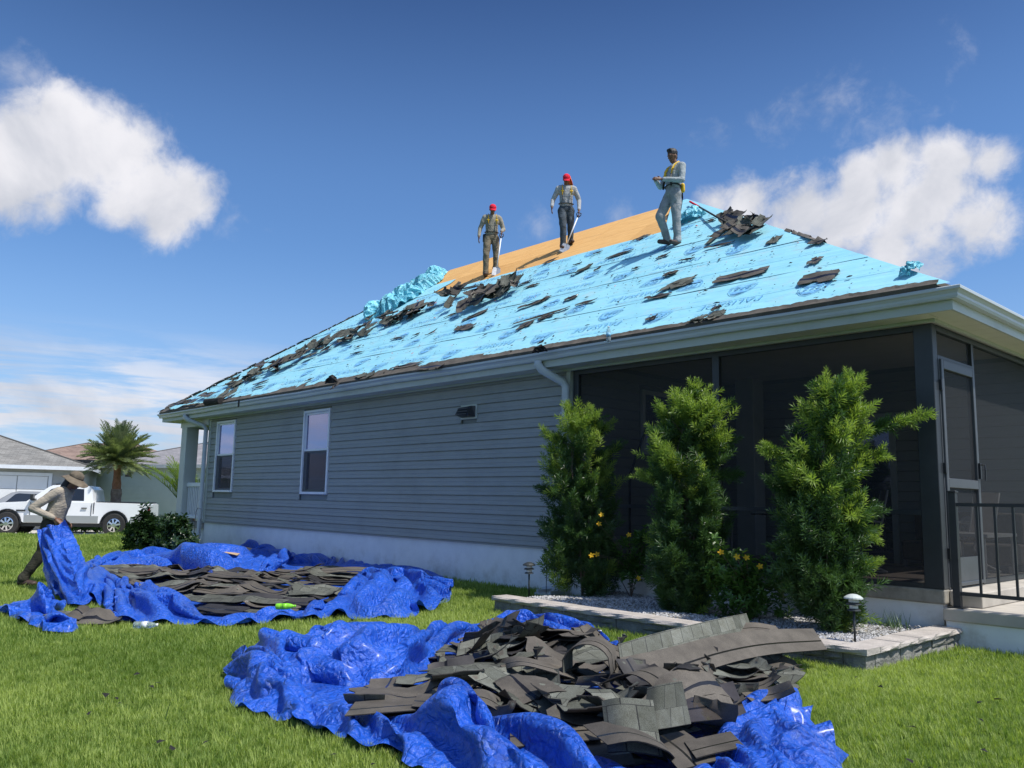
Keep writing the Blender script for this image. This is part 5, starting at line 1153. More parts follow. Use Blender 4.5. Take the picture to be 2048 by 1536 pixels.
for k in range(22):
    a = rng.uniform(0, 6.28); l = rng.uniform(.3, .55); d = np.array([math.cos(a), math.sin(a), 1.0]); q = p+d*l*.55; e_ = p+d*[1.25, 1.25, .7]*l; s_ = np.array([-math.sin(a), math.cos(a), 0])*.022
    mb = MB().add([p-s_, p+s_, q+s_, q-s_, e_], [(0, 1, 2, 3), (3, 2, 4)]); part('leaf', mb, MAT['dark_leaf'], t, normals=False)
# garden hook by the porch
p = at_depth(388, 1075, 19.8); p[2] = gz_at(p); mb = MB().tube([p, p+[0, 0, .95], p+_r0*.04+[0, 0, 1.05], p+_r0*.12+[0, 0, 1.02]], .007, 6); mb.tube([p+_r0*.12, p+_r0*.12+[0, 0, .8]], .005, 6)
thing('garden_hook', mb, MAT['black'], 'thin black garden hook standing beside the far porch rail', 'garden hook')
# date palm behind the pick-up
MAT['trunk_grey'] = simple('palm_trunk_old', (.20, .155, .115), .95, .35, 9, .9, 25, .03); MAT['trunk_red'] = simple('palm_trunk_new', (.25, .115, .06), .95, .3, 9, .9, 25, .03)
PD = 34.5; p = at_depth(228, 1060, PD); p[2] = -.4; top = at_depth(235, 930, PD); t = empty('date_palm', tuple(p), 'young date palm with a dense round crown behind the white pickup', 'palm tree')
pts = [p+(top-p)*q+np.array([.04*math.sin(q*3), 0, 0]) for q in np.linspace(0, 1, 16)]
mb = MB(); mb.tube(pts[:11], [.20+.02*(i % 2) for i in range(11)], 12); part('trunk', mb, MAT['trunk_grey'], t)
mb = MB(); mb.tube(pts[10:], [.17, .18, .15, .14, .14, .18], 12); part('trunk', mb, MAT['trunk_red'], t, label='reddish freshly trimmed upper trunk')
rng = np.random.default_rng(12)
for k in range(150):
    el = rng.uniform(-.38, 1.45); a = k*2.4+rng.normal(0, .2); mb = MB(); frond(mb, top+[0, 0, .05+.35*rng.random()], (math.cos(a)*math.cos(el), math.sin(a)*math.cos(el), math.sin(el)), rng.uniform(1.3, 1.7), rng.uniform(.12, .5), 38, .32, .030, rng, .9)
    part('frond', mb, MAT['palm_leaf'], t, normals=False)
# shrub by the garage
p = at_depth(176, 1000, 36.5); p[2] = -.36; hedge('garage_shrub', p, .55, .5, 1.65, 700, MAT['ala'], LK2, 'leafy green shrub beside the neighbouring garage', 66, scale=1.3)

# ---------------------------------------------------------------- neighbouring houses
def far_roof_mat(name, c0, c1):
    m, nt, b = new_mat(name); v = coords(nt, 'World')
    br = N(nt, 'ShaderNodeTexBrick'); uv = N(nt, 'ShaderNodeUVMap'); nt.links.new(uv.outputs[0], br.inputs['Vector']); br.inputs['Scale'].default_value = 1
    br.inputs['Brick Width'].default_value = .34; br.inputs['Row Height'].default_value = .145; br.inputs['Mortar Size'].default_value = .006; br.inputs['Color1'].default_value = (*c0, 1); br.inputs['Color2'].default_value = (*c1, 1); br.inputs['Mortar'].default_value = (*sc(c0, .5), 1)
    c = mixc(nt, br.outputs['Color'], ramp(nt, noise(nt, v, 1.2, 7, .7), [(.3, (.75, .75, .75)), (.7, (1.25, 1.22, 1.2))]), 1, 'MULTIPLY'); nt.links.new(c, b.inputs['Base Color']); b.inputs['Roughness'].default_value = .92; bump(nt, b, noise(nt, v, 30, 3, .6), .4, .01); return m
MAT['roof_grey'] = far_roof_mat('grey_roof_shingles', (.17, .165, .15), (.25, .245, .225)); MAT['roof_brown'] = far_roof_mat('brown_roof_shingles', (.21, .145, .115), (.29, .21, .17)); MAT['roof_lgrey'] = far_roof_mat('light_grey_roof_shingles', (.20, .195, .20), (.27, .26, .265))
MAT['wallA'] = simple('pale_grey_siding', (.42, .42, .40), .7, .05, 2, 0, kind='World'); MAT['wallB'] = simple('sage_green_siding', (.40, .48, .43), .7, .05, 2, 0, kind='World'); MAT['wallC'] = simple('cream_wall', (.5, .47, .4), .7, .05, 2, 0, kind='World')
MAT['whitedoor'] = simple('white_garage_door', (.78, .78, .76), .5, .03, 3, 0, kind='World')
def nbr(name, label, r0, d0, L, Wd, gz0, eave, pitch, wall, roofm, over=.45, yaw=0., hip=(1, 1)):
    """front-left corner at fr(r0,d0), running L to the right and Wd away"""
    t = empty(name, tuple(fr(r0, d0, gz0)), label, 'house', 'neighbouring houses across the drive', rz=YAW+yaw)
    mb = MB(); mb.box(0, 0, -.3, L, Wd, eave); part('wall', mb, wall, t, local=True)
    for i in range(int((eave-.1)/.2)):
        z0 = .1+i*.2; mb = MB(); mb.prism([(-.022, z0), (-.002, z0+.197), (0.0, z0+.197), (0.0, z0)], 0, L, axis=0); part('siding_board', mb, wall, t, local=True)
    o = over; h = (Wd/2+o)*pitch; a = [(-o, -o, eave), (L+o, -o, eave), (L+o, Wd+o, eave), (-o, Wd+o, eave)]; hl = (Wd/2+o) if hip[0] else 0; hr = (Wd/2+o) if hip[1] else 0
    r1 = (-o+hl, Wd/2, eave+h); r2 = (L+o-hr, Wd/2, eave+h)
    faces = [(a[0], a[1], r2, r1), (a[1], a[2], r2), (a[2], a[3], r1, r2), (a[3], a[0], r1)]; mb = MB(); uv = []
    for f in faces:
        e_ = np.array(f[1])-np.array(f[0]); e_ = e_/np.linalg.norm(e_)
        for q in f: w_ = np.array(q)-np.array(f[0]); u_ = w_@e_; v_ = np.linalg.norm(w_-e_*u_); uv.append((u_, v_))
        mb.add(f, [tuple(range(len(f)))])
    mb.uv = uv; rf = part('roof', mb, roofm, t, local=True, normals=False)
    # ridge and hip caps
    mb = MB(); mb.tube([r1, r2], .06, 6)
    for c_, r_ in ((a[0], r1), (a[1], r2)): mb.tube([c_, r_], .05, 6)
    part('ridge_cap', mb, roofm, rf, local=True)
    mb = MB(); mb.box(-o, -o-.02, eave-.17, L+o, -o+.03, eave-.002); mb.box(L+o-.03, -o+.03, eave-.17, L+o, Wd+o, eave-.002); part('fascia', mb, MAT['white'] if 'garage' in label else MAT['trim'], t, local=True)
    mb = MB(); mb.box(-o, -o+.03, eave-.16, L+o-.03, 0, eave-.13); part('soffit', mb, MAT['trim'], t, local=True); return t
# house with the white garage door (its right eave corner is seen against the green wall)
def ev(px, py, d): q = at_depth(px, py, d); return float(q@_r0), float(q@_f0), float(q[2])
ra, da, za = ev(172, 934, 38.5)
A = nbr('neighbour_house', 'neighbouring house with grey hip roof and white garage door', ra-17.3*math.cos(.40), da+.4-17.3*math.sin(.40), 17, 11, -.36, za+.36, .335, MAT['wallA'], MAT['roof_grey'], yaw=.40)
mb = MB(); gx1 = 17-1.35; gx0 = gx1-4.9; mb.box(gx0-.14, -.07, 0, gx0, 0, 2.42); mb.box(gx1, -.07, 0, gx1+.14, 0, 2.42); mb.box(gx0-.14, -.07, 2.42, gx1+.14, 0, 2.56); gd = part('garage_door', mb, MAT['white'], A, local=True)
for i in range(4):
    for j in range(4): mb = MB(); mb.box(gx0+.02+j*1.22, -.04, .02+i*.6, gx0+1.2+j*1.22, -.024, .6+i*.6); part('panel', mb, MAT['whitedoor'], gd, local=True)
mb = MB(); mb.box(gx1+.35, -.14, 1.75, gx1+.47, -.0, 2.05); mb.box(gx1+.33, -.16, 2.05, gx1+.49, 0, 2.09); part('wall_lamp', mb, MAT['black'], A, local=True)
rb, db, zb = ev(170, 929, 45.0)
B = nbr('neighbour_house', 'neighbouring sage green sided house with light grey roof behind the palm', rb+.6, db+.2, 24, 15, -.36, zb+.36, .33, MAT['wallB'], MAT['roof_lgrey'], yaw=-.45)
mb = MB(); x_ = (260-178)/FPX*45; mb.box(x_, -.05, zb+.36-.62, x_+.42, -.023, zb+.36-.42); part('vent', mb, MAT['roof_grey'], B, local=True)
rc, dc, zc_ = ev(20, 918, 60); C_ = nbr('neighbour_house', 'brown roofed house far behind between the two nearer neighbours', rc, dc, 11, 7.0, -.36, zc_+.36, .36, MAT['wallC'], MAT['roof_brown'])
# pool cage under the brown roof
r_, d_, z_ = ev(118, 918, 57); t = empty('pool_cage', tuple(fr(r_, d_, -.36)), 'dark screened pool cage below the brown roof', 'pool cage', rz=YAW)
mb = MB(); hh = z_+.36; mb.add([(0, 0, 0), (3.2, 0, 0), (3.2, 0, hh), (0, 0, hh)], [(0, 1, 2, 3)]); part('screen_panel', mb, MAT['screen'], t, local=True)
mb = MB(); mb.box(0, .5, 0, 3.2, .55, hh); part('screen_panel', mb, MAT['bronze'], t, local=True)
for x in np.arange(0, 3.3, .8): mb = MB(); mb.box(x, -.05, 0, x+.06, -.002, hh); part('post', mb, MAT['bronze'], t, local=True)
for (xa, xb) in ((.3, 1.1), (1.5, 2.3)): mb = MB(); mb.tube([(xa, -.05, hh-.9), (xb, -.05, hh-.1)], .02, 5); part('brace', mb, MAT['white'], t, local=True)

# ---------------------------------------------------------------- vehicles
def paint(name, col, rough=.25, metal=0.):
    m, nt, b = new_mat(name); b.inputs['Base Color'].default_value = (*col, 1); b.inputs['Roughness'].default_value = rough; b.inputs['Metallic'].default_value = metal; b.inputs['Coat Weight'].default_value = .6; b.inputs['Coat Roughness'].default_value = .06
    v = coords(nt, 'Object'); c = ramp(nt, noise(nt, v, 1.5, 4, .5), [(.3, sc(col, .93)), (.7, col)]); nt.links.new(c, b.inputs['Base Color']); return m
MAT['carwhite'] = paint('white_car_paint', (.80, .80, .79)); MAT['carsilver'] = paint('silver_car_paint', (.32, .32, .31), .3, .3); MAT['cargrey'] = paint('grey_car_paint', (.36, .37, .37), .3, .2)
MAT['carglass'] = simple('tinted_car_glass', (.012, .014, .018), .06, .1, 3, 0, spec=.8); MAT['rubber'] = simple('tyre_rubber', (.025, .024, .023), .85, .2, 10, .3, 60, .004); MAT['chrome'] = simple('chrome', (.75, .75, .76), .18, .04, 5, 0, metal=1.); MAT['lamp_red'] = simple('tail_lamp', (.25, .01, .012), .2, .1, 5, 0)
def wheel(t, x, y, r, w=.26, side=-1):
    mb = MB(); n = 28; prof = [(r*.60, -w/2), (r*.93, -w/2), (r, -w/2+.03), (r, w/2-.03), (r*.93, w/2), (r*.60, w/2)]
    vs = []; fs = []
    for (rr, yy) in prof:
        for j in range(n): a = j*2*math.pi/n; vs.append((x+rr*math.cos(a), y+yy, r+rr*math.sin(a)))
    k = len(prof)
    for i in range(k):
        for j in range(n): a = i*n+j; b_ = i*n+(j+1) % n; i2 = ((i+1) % k)*n; fs.append((a, b_, i2+(j+1) % n, i2+j))
    wh = part('wheel', MB().add(vs, fs), MAT['rubber'], t, local=True); shade_auto(wh, 40)
    mb = MB(); yy = y+side*(w/2-.02)
    for j in range(n):
        a, b_ = j*2*math.pi/n, (j+1)*2*math.pi/n
        mb.add([(x+r*.60*math.cos(a), yy, r+r*.60*math.sin(a)), (x+r*.60*math.cos(b_), yy, r+r*.60*math.sin(b_)), (x+r*.52*math.cos(b_), yy-side*.0+side*.012, r+r*.52*math.sin(b_)), (x+r*.52*math.cos(a), yy+side*.012, r+r*.52*math.sin(a))], [(0, 1, 2, 3)])
    for s_ in range(8):
        a = s_*math.pi/4+.2; c, q = math.cos(a), math.sin(a); px_, pz_ = -q*.028, c*.028
        mb.add([(x+c*.05-px_, yy+side*.03, r+q*.05-pz_), (x+c*.05+px_, yy+side*.03, r+q*.05+pz_), (x+c*r*.55+px_*1.2, yy+side*.01, r+q*r*.55+pz_*1.2), (x+c*r*.55-px_*1.2, yy+side*.01, r+q*r*.55-pz_*1.2)], [(0, 1, 2, 3)])
    mb.add([(x+.07*math.cos(a), yy+side*.035, r+.07*math.sin(a)) for a in np.arange(10)*.628], [tuple(range(10))])
    part('rim', mb, MAT['chrome'], wh, local=True); mb = MB(); mb.add([(x+r*.58*math.cos(a), yy-side*.05, r+r*.58*math.sin(a)) for a in np.arange(20)*math.pi/10], [tuple(range(20))]); part('brake_disc', mb, MAT['black'], wh, local=True)
def arch(cx, r, n=12, z0=.38): return [(cx-r*math.cos(a), z0+(r)*math.sin(a)) for a in np.linspace(0, math.pi, n)]
def side_shell(poly, hw, top_in, zb, zt, mi=0, inset=.06):
    """closed body from a side outline; pulled inwards towards the top (tumblehome) with a rounded shoulder"""
    n = len(poly); ys_ = [-hw, -hw+inset, hw-inset, hw]; mb = MB(); rows_ = []
    cx = sum(p[0] for p in poly)/n; cz = sum(p[1] for p in poly)/n
    for k, y in enumerate(ys_):
        r_ = []
        for (x, z) in poly:
            f = max(0, min(1, (z-zb)/(zt-zb))); yy = y*(1-top_in*f); e_ = .965 if k in (0, 3) else 1.
            r_.append((cx+(x-cx)*(1-(1-e_)*.35), yy, cz+(z-cz)*e_))
        rows_.append(r_)
    vs = [q for r_ in rows_ for q in r_]; fs = []
    for k in range(3):
        for i in range(n): a = k*n+i; b_ = k*n+(i+1) % n; fs.append((a, b_, b_+n, a+n))
    fs.append(tuple(range(n))); fs.append(tuple(3*n+i for i in range(n))[::-1]); return mb.add(vs, fs)
def pickup():
    d = 32.4; q = at_depth(13, 1058, d)+_f0*.88-_r0*.18; t = empty('pickup_truck', tuple(np.array([q[0], q[1], -.352])), 'white pickup truck with grey lower panels parked on the driveway', 'pickup truck', rz=YAW+.2); t.scale = (1, 1, 1.06)
    r = .43; WB = 3.86; hw = .98
    low = [(-1.05, .55), (-1.0, .95), (-.9, 1.12)]+[(-.2, 1.20), (.55, 1.245), (.72, 1.26), (3.05, 1.26), (3.06, 1.27)]+[(5.02, 1.24), (5.10, 1.20), (5.12, .62), (5.06, .55)]
    low += [(WB+.52, .55)]+[(WB+.50*math.cos(a), .45+.50*math.sin(a)) for a in np.linspace(.15, math.pi-.15, 12)]+[(WB-.54, .48), (.56, .48)]+[(.50*math.cos(a), .45+.50*math.sin(a)) for a in np.linspace(.15, math.pi-.15, 12)]+[(-.52, .55)]
    o = part('body', side_shell(low[::-1], hw, .05, .5, 1.3), MAT['carwhite'], t, local=True); shade_auto(o, 30)
    cab = [(.55, 1.2), (1.32, 1.80), (1.45, 1.86), (1.75, 1.885), (2.55, 1.875), (2.80, 1.84), (2.93, 1.72), (3.03, 1.2)]
    o = part('cab', side_shell(cab[::-1], .93, .20, 1.2, 1.9, inset=.05), MAT['carwhite'], t, local=True); shade_auto(o, 30)
    def ywin(z): return -.93*(1-.20*(z-1.2)/.7)-.004
    def win(poly, nm='side_window'): part(nm, MB().add([(x, ywin(z), z) for x, z in poly], [tuple(range(len(poly)))]), MAT['carglass'], t, local=True)
    win([(1.05, 1.30), (2.02, 1.30), (2.02, 1.76), (1.56, 1.76), (1.42, 1.71)]); win([(2.12, 1.30), (2.68, 1.30), (2.62, 1.74), (2.12, 1.76)])
    part('windscreen', MB().add([(.62, -.80, 1.262), (.62, .80, 1.262), (1.29, .68, 1.785), (1.29, -.68, 1.785)], [(0, 1, 2, 3)]).add([(.60, -.83, 1.26), (.86, -.915, 1.27), (1.36, -.775, 1.76), (1.29, -.70, 1.785)], [(0, 1, 2, 3)]), MAT['carglass'], t, local=True)
    mb = MB(); 
    for (xa, xb) in ((.60, WB-.60), (WB+.60, 5.08)): mb.box(xa, -hw-.012, .50, xb, -hw+.02, .76)
    part('lower_panel', mb, MAT['cargrey'], t, local=True)
    for (xa) in (.78, 2.98): mb = MB(); mb.box(xa, -hw-.006, .52, xa+.014, -hw+.03, 1.22); part('door_seam', mb, MAT['black'], t, local=True)
    mb = MB(); mb.box(3.05, -hw+.02, .50, 3.08, -hw+.2, 1.26); part('bed_gap', mb, MAT['black'], t, local=True)
    mb = MB(); mb.box(3.12, -.90, 1.255, 5.0, .90, 1.29); part('bed_cover', mb, MAT['black'], t, local=True)
    mb = MB(); mb.box(5.085, -hw+.01, .80, 5.125, -hw+.2, 1.12); part('tail_lamp', mb, MAT['lamp_red'], t, local=True)
    mb = MB(); mb.box(.85, -1.16, 1.28, .98, -.95, 1.36); mb.box(.82, -1.2, 1.30, .92, -1.0, 1.52); part('mirror', mb, MAT['black'], t, local=True)
    mb = MB(); mb.box(2.62, -hw-.02, 1.02, 2.82, -hw+.01, 1.06); part('door_handle', mb, MAT['black'], t, local=True)
    mb = MB(); mb.box(.30, -hw-.008, .90, .62, -hw+.01, .95); part('badge', mb, MAT['black'], t, local=True)
    mb = MB(); mb.box(-.9, -.8, .35, 4.9, .8, .58); mb.box(5.05, -.9, .42, 5.2, .9, .58); part('underbody', mb, MAT['black'], t, local=True)
    for cx in (0, WB):
        mb = MB(); pts = [(cx+.505*math.cos(a), -hw-.014, .45+.505*math.sin(a)) for a in np.linspace(0, math.pi, 14)]; mb.tube(pts, .028, 5); part('arch_flare', mb, MAT['black'] if 1 else 0, t, local=True)
        mb = MB(); mb.box(cx-.48, -hw+.05, .45, cx+.48, -hw+.35, .9); part('wheel_well', mb, MAT['black'], t, local=True)
        for y, sd2 in ((-hw+.10, -1), (hw-.10, 1)): wheel(t, cx, y, r, .27, sd2)
pickup()
def suv():
    q = at_depth(-45, 1060, 37.0); t = empty('parked_car', (q[0], q[1], -.352), 'silver-grey car parked behind the white pickup', 'car', rz=YAW+.45)
    body = [(-.9, .4), (-.95, .8), (-.7, .98), (.6, 1.08), (3.6, 1.12), (3.75, .9), (3.7, .4)]; o = part('body', side_shell(body[::-1], .92, .08, .4, 1.1), MAT['carsilver'], t, local=True); shade_auto(o, 30)
    cab = [(.35, 1.05), (1.25, 1.66), (1.5, 1.72), (3.1, 1.70), (3.6, 1.10)]; o = part('cabin', side_shell(cab[::-1], .86, .22, 1.05, 1.72, inset=.05), MAT['carsilver'], t, local=True); shade_auto(o, 30)
    part('windscreen', MB().add([(.42, -.70, 1.11), (.42, .70, 1.11), (1.22, .60, 1.655), (1.22, -.60, 1.655)], [(0, 1, 2, 3)]), MAT['carglass'], t, local=True)
    def yw(z): return -.86*(1-.22*(z-1.05)/.67)-.004
    for P_ in ([(.95, 1.16), (1.95, 1.16), (1.95, 1.60), (1.5, 1.62), (1.36, 1.58)], [(2.03, 1.16), (2.9, 1.16), (2.85, 1.6), (2.03, 1.6)]): part('side_window', MB().add([(x, yw(z), z) for x, z in P_], [tuple(range(len(P_)))]), MAT['carglass'], t, local=True)
    mb = MB(); mb.box(.62, -1.08, 1.08, .80, -.86, 1.24); part('mirror', mb, MAT['black'], t, local=True)
    for x in (0, 2.75):
        for y, sd2 in ((-.82, -1), (.82, 1)): wheel(t, x, y, .34, .22, sd2)
suv()
# ---------------------------------------------------------------- people
def fabric(name, c, var=.15, rough=.85):
    m, nt, b = new_mat(name); v = coords(nt, 'Object'); col = ramp(nt, noise(nt, v, 7, 5, .6), [(.3, sc(c, 1-var)), (.7, sc(c, 1+var))]); nt.links.new(col, b.inputs['Base Color']); b.inputs['Roughness'].default_value = rough; b.inputs['Specular IOR Level'].default_value = .2
    n1 = bump(nt, None, noise(nt, coords(nt, 'Object', (1, 1, 1.6)), 11, 4, .6, 1.2), .7, .03); bump(nt, b, noise(nt, v, 60, 2, .6), .2, .002, prev=n1); return m
MAT['skin'] = simple('brown_skin', (.17, .085, .05), .5, .12, 12, .1, 80, .001, spec=.35)
MAT['shirt_tan'] = fabric('tan_grey_shirt', (.27, .25, .20)); MAT['shirt_grey'] = fabric('light_grey_shirt', (.33, .34, .345)); MAT['shirt_pale'] = fabric('pale_grey_shirt', (.33, .36, .365)); MAT['shirt_beige'] = fabric('beige_shirt', (.36, .31, .24))
MAT['khaki'] = fabric('khaki_trousers', (.17, .145, .10), .3); MAT['denim'] = fabric('dark_blue_jeans', (.06, .075, .09), .45); MAT['greyjean'] = fabric('faded_grey_jeans', (.27, .28, .28), .28); MAT['darkpants'] = fabric('dark_brown_trousers', (.045, .042, .03), .3)
MAT['red_cap'] = fabric('red_cap_cloth', (.62, .02, .045), .1); MAT['orange'] = fabric('orange_cloth', (.85, .16, .04), .1); MAT['hair'] = simple('black_hair', (.012, .010, .010), .6, .3, 30, .6, 90, .006); MAT['boot'] = simple('dark_boot', (.05, .028, .02), .6, .3, 15, .3, 50, .004); MAT['yellow'] = simple('yellow_webbing', (.72, .44, .015), .55, .12, 30, .2, 90, .001); MAT['strap_black'] = simple('black_webbing', (.015, .015, .017), .7, .2, 30, .2, 90, .001); MAT['hat'] = fabric('brown_sun_hat', (.15, .12, .085), .25); MAT['steel'] = simple('worn_steel', (.45, .45, .44), .4, .2, 14, .2, 60, .002, metal=.7)
def cap_solid(mb, p0, p1, r0, r1, fwd=None, fl=(1, 1), n=14):
    """tapered capsule; fl flattens it along the forward axis at each end"""
    p0, p1 = np.array(p0, float), np.array(p1, float); d = p1-p0; L = np.linalg.norm(d); d = d/(L+1e-9)
    f = np.array(fwd if fwd is not None else (1, 0, 0), float); f = f-d*(f@d)
    if np.linalg.norm(f) < .1: f = np.array([0, 0, 1.])-d*d[2]
    f /= np.linalg.norm(f); s_ = np.cross(d, f); rings = []
    st = [(-1, -math.cos(a), math.sin(a)) for a in np.linspace(.25, math.pi/2, 4)]+[(1, math.cos(a), math.sin(a)) for a in np.linspace(math.pi/2, .25, 4)]
    for (e, off, k) in st:
        c, r_, fk = (p0, r0, fl[0]) if e < 0 else (p1, r1, fl[1])
        c = c+d*off*r_*.8; rings.append([c+s_*math.cos(q)*r_*k+f*math.sin(q)*r_*k*fk for q in np.arange(n)*2*math.pi/n])
    vs = [p for g in rings for p in g]; fs = []
    for i in range(len(rings)-1):
        for j in range(n): a = i*n+j; b_ = i*n+(j+1) % n; fs.append((a, b_, b_+n, a+n))
    fs.append(tuple(range(n-1, -1, -1))); fs.append(tuple((len(rings)-1)*n+j for j in range(n))); mb.add(vs, fs)
def ball(mb, c, r, sx=1, sy=1, sz=1, rot=None, n=14, m=9):
    vs = [];
    for i in range(m):
        ph = math.pi*(i+.5)/m
        for j in range(n): a = j*2*math.pi/n; q = np.array([math.sin(ph)*math.cos(a)*sx, math.sin(ph)*math.sin(a)*sy, math.cos(ph)*sz])*r; vs.append(np.array(c)+(rot@q if rot is not None else q))
    fs = [(i*n+j, (i+1)*n+j, (i+1)*n+(j+1) % n, i*n+(j+1) % n) for i in range(m-1) for j in range(n)]; fs.append(tuple(range(n))); fs.append(tuple((m-1)*n+j for j in range(n))[::-1]); mb.add(vs, fs)
def remesh(name, mb, mat, parent, vox, folds=None, smooth_it=4, ratio=None, label=None):
    me = mb.mesh(name, mat); o = link(name, me); md = o.modifiers.new('r', 'REMESH'); md.mode = 'VOXEL'; md.voxel_size = vox; md.use_smooth_shade = True
    sm = o.modifiers.new('s', 'SMOOTH'); sm.iterations = smooth_it; sm.factor = .5
    if ratio: dc = o.modifiers.new('d', 'DECIMATE'); dc.ratio = ratio
    dg = bpy.context.evaluated_depsgraph_get(); me2 = bpy.data.meshes.new_from_object(o.evaluated_get(dg)); bpy.data.objects.remove(o); me2.name = name
    me2.materials.clear(); me2.materials.append(mat)
    if folds:
        n = len(me2.vertices); V = np.zeros(n*3); me2.vertices.foreach_get('co', V); V = V.reshape(-1, 3); Nn = np.zeros(n*3); me2.vertices.foreach_get('normal', Nn); Nn = Nn.reshape(-1, 3)
        amp, fz, ph = folds; x, y, z = V.T
        w_ = np.sin(z*fz+3.1*np.sin(x*9+ph)+2.3*np.sin(y*8+ph*2)+y*14)+.35*np.sin(z*fz*1.9+x*24-y*17+ph)
        w_ = w_*.45+.9*np.sin(x*19+z*9+2*np.sin(z*7+ph))*np.sin(y*15-z*13+ph)+.5*np.sin((x+y)*31+z*27+ph); V += Nn*(amp*.8*w_)[:, None]; me2.vertices.foreach_set('co', V.ravel())
    me2.polygons.foreach_set('use_smooth', [True]*len(me2.polygons)); o = link(name, me2, parent); 
    if label: o['label'] = label
    return o
def hand(mb, wr, d, palm_n, curl=.5, k=1.0, thumb=1):
    """palm with four unequal bent fingers and a thumb; d points from the wrist to the knuckles"""
    d = np.array(d, float); d /= np.linalg.norm(d); n = np.array(palm_n, float); n -= d*(n@d); n /= np.linalg.norm(n); s_ = np.cross(d, n)
    wr = np.array(wr, float); cap_solid(mb, wr, wr+d*.055*k, .026*k, .036*k, n, (.62, .45)); kn = wr+d*.085*k; cap_solid(mb, wr+d*.05*k, kn, .036*k, .034*k, n, (.45, .4))
    for i, (off, L) in enumerate(((-.028, .058), (-.010, .068), (.009, .064), (.027, .050))):
        p = kn+s_*off*k; v = d+s_*off*2.0; 
        for j, f in enumerate((.45, .32, .25)):
            v = v/np.linalg.norm(v); q = p+v*L*f*1.25*k; cap_solid(mb, p, q, .0098*k, .0088*k, n, (1, 1), 8); p = q; v = v*math.cos(curl)+n*math.sin(curl)
    p = wr+d*.025*k-s_*.030*k*thumb; v = d*.65-s_*.8*thumb+n*.35
    for L in (.035, .028): v /= np.linalg.norm(v); q = p+v*L*k; cap_solid(mb, p, q, .0115*k, .0098*k, n, (1, 1), 8); p = q; v = v+d*.6+n*.35
def head_geo(mb, c, R, k=1.0):
    """c: skull centre; R: 3x3 with columns forward, left, up"""
    def w(p): return np.array(c)+R@np.array(p)*k
    ball(mb, w((-.005, 0, .02)), .1*k, .98, .77, .98, R, 18, 11); cap_solid(mb, w((.03, 0, -.03)), w((.045, 0, -.085)), .062*k, .040*k, R[:, 0], (.9, .9))
    cap_solid(mb, w((.086, 0, .008)), w((.108, 0, -.028)), .010*k, .015*k, R[:, 0]); cap_solid(mb, w((.082, -.03, .022)), w((.082, .03, .022)), .014*k, .014*k, R[:, 0])
    cap_solid(mb, w((.084, -.018, -.058)), w((.084, .018, -.058)), .009*k, .009*k, R[:, 0])
    for s_ in (-1, 1): ball(mb, w((-.005, s_*.078, -.005)), .03*k, .62, .3, 1, R, 10, 6)
def rotm(fw, up=(0, 0, 1)):
    f = np.array(fw, float); f /= np.linalg.norm(f); u = np.array(up, float); l = np.cross(u, f); l /= np.linalg.norm(l); return np.stack([f, l, np.cross(f, l)], 1)
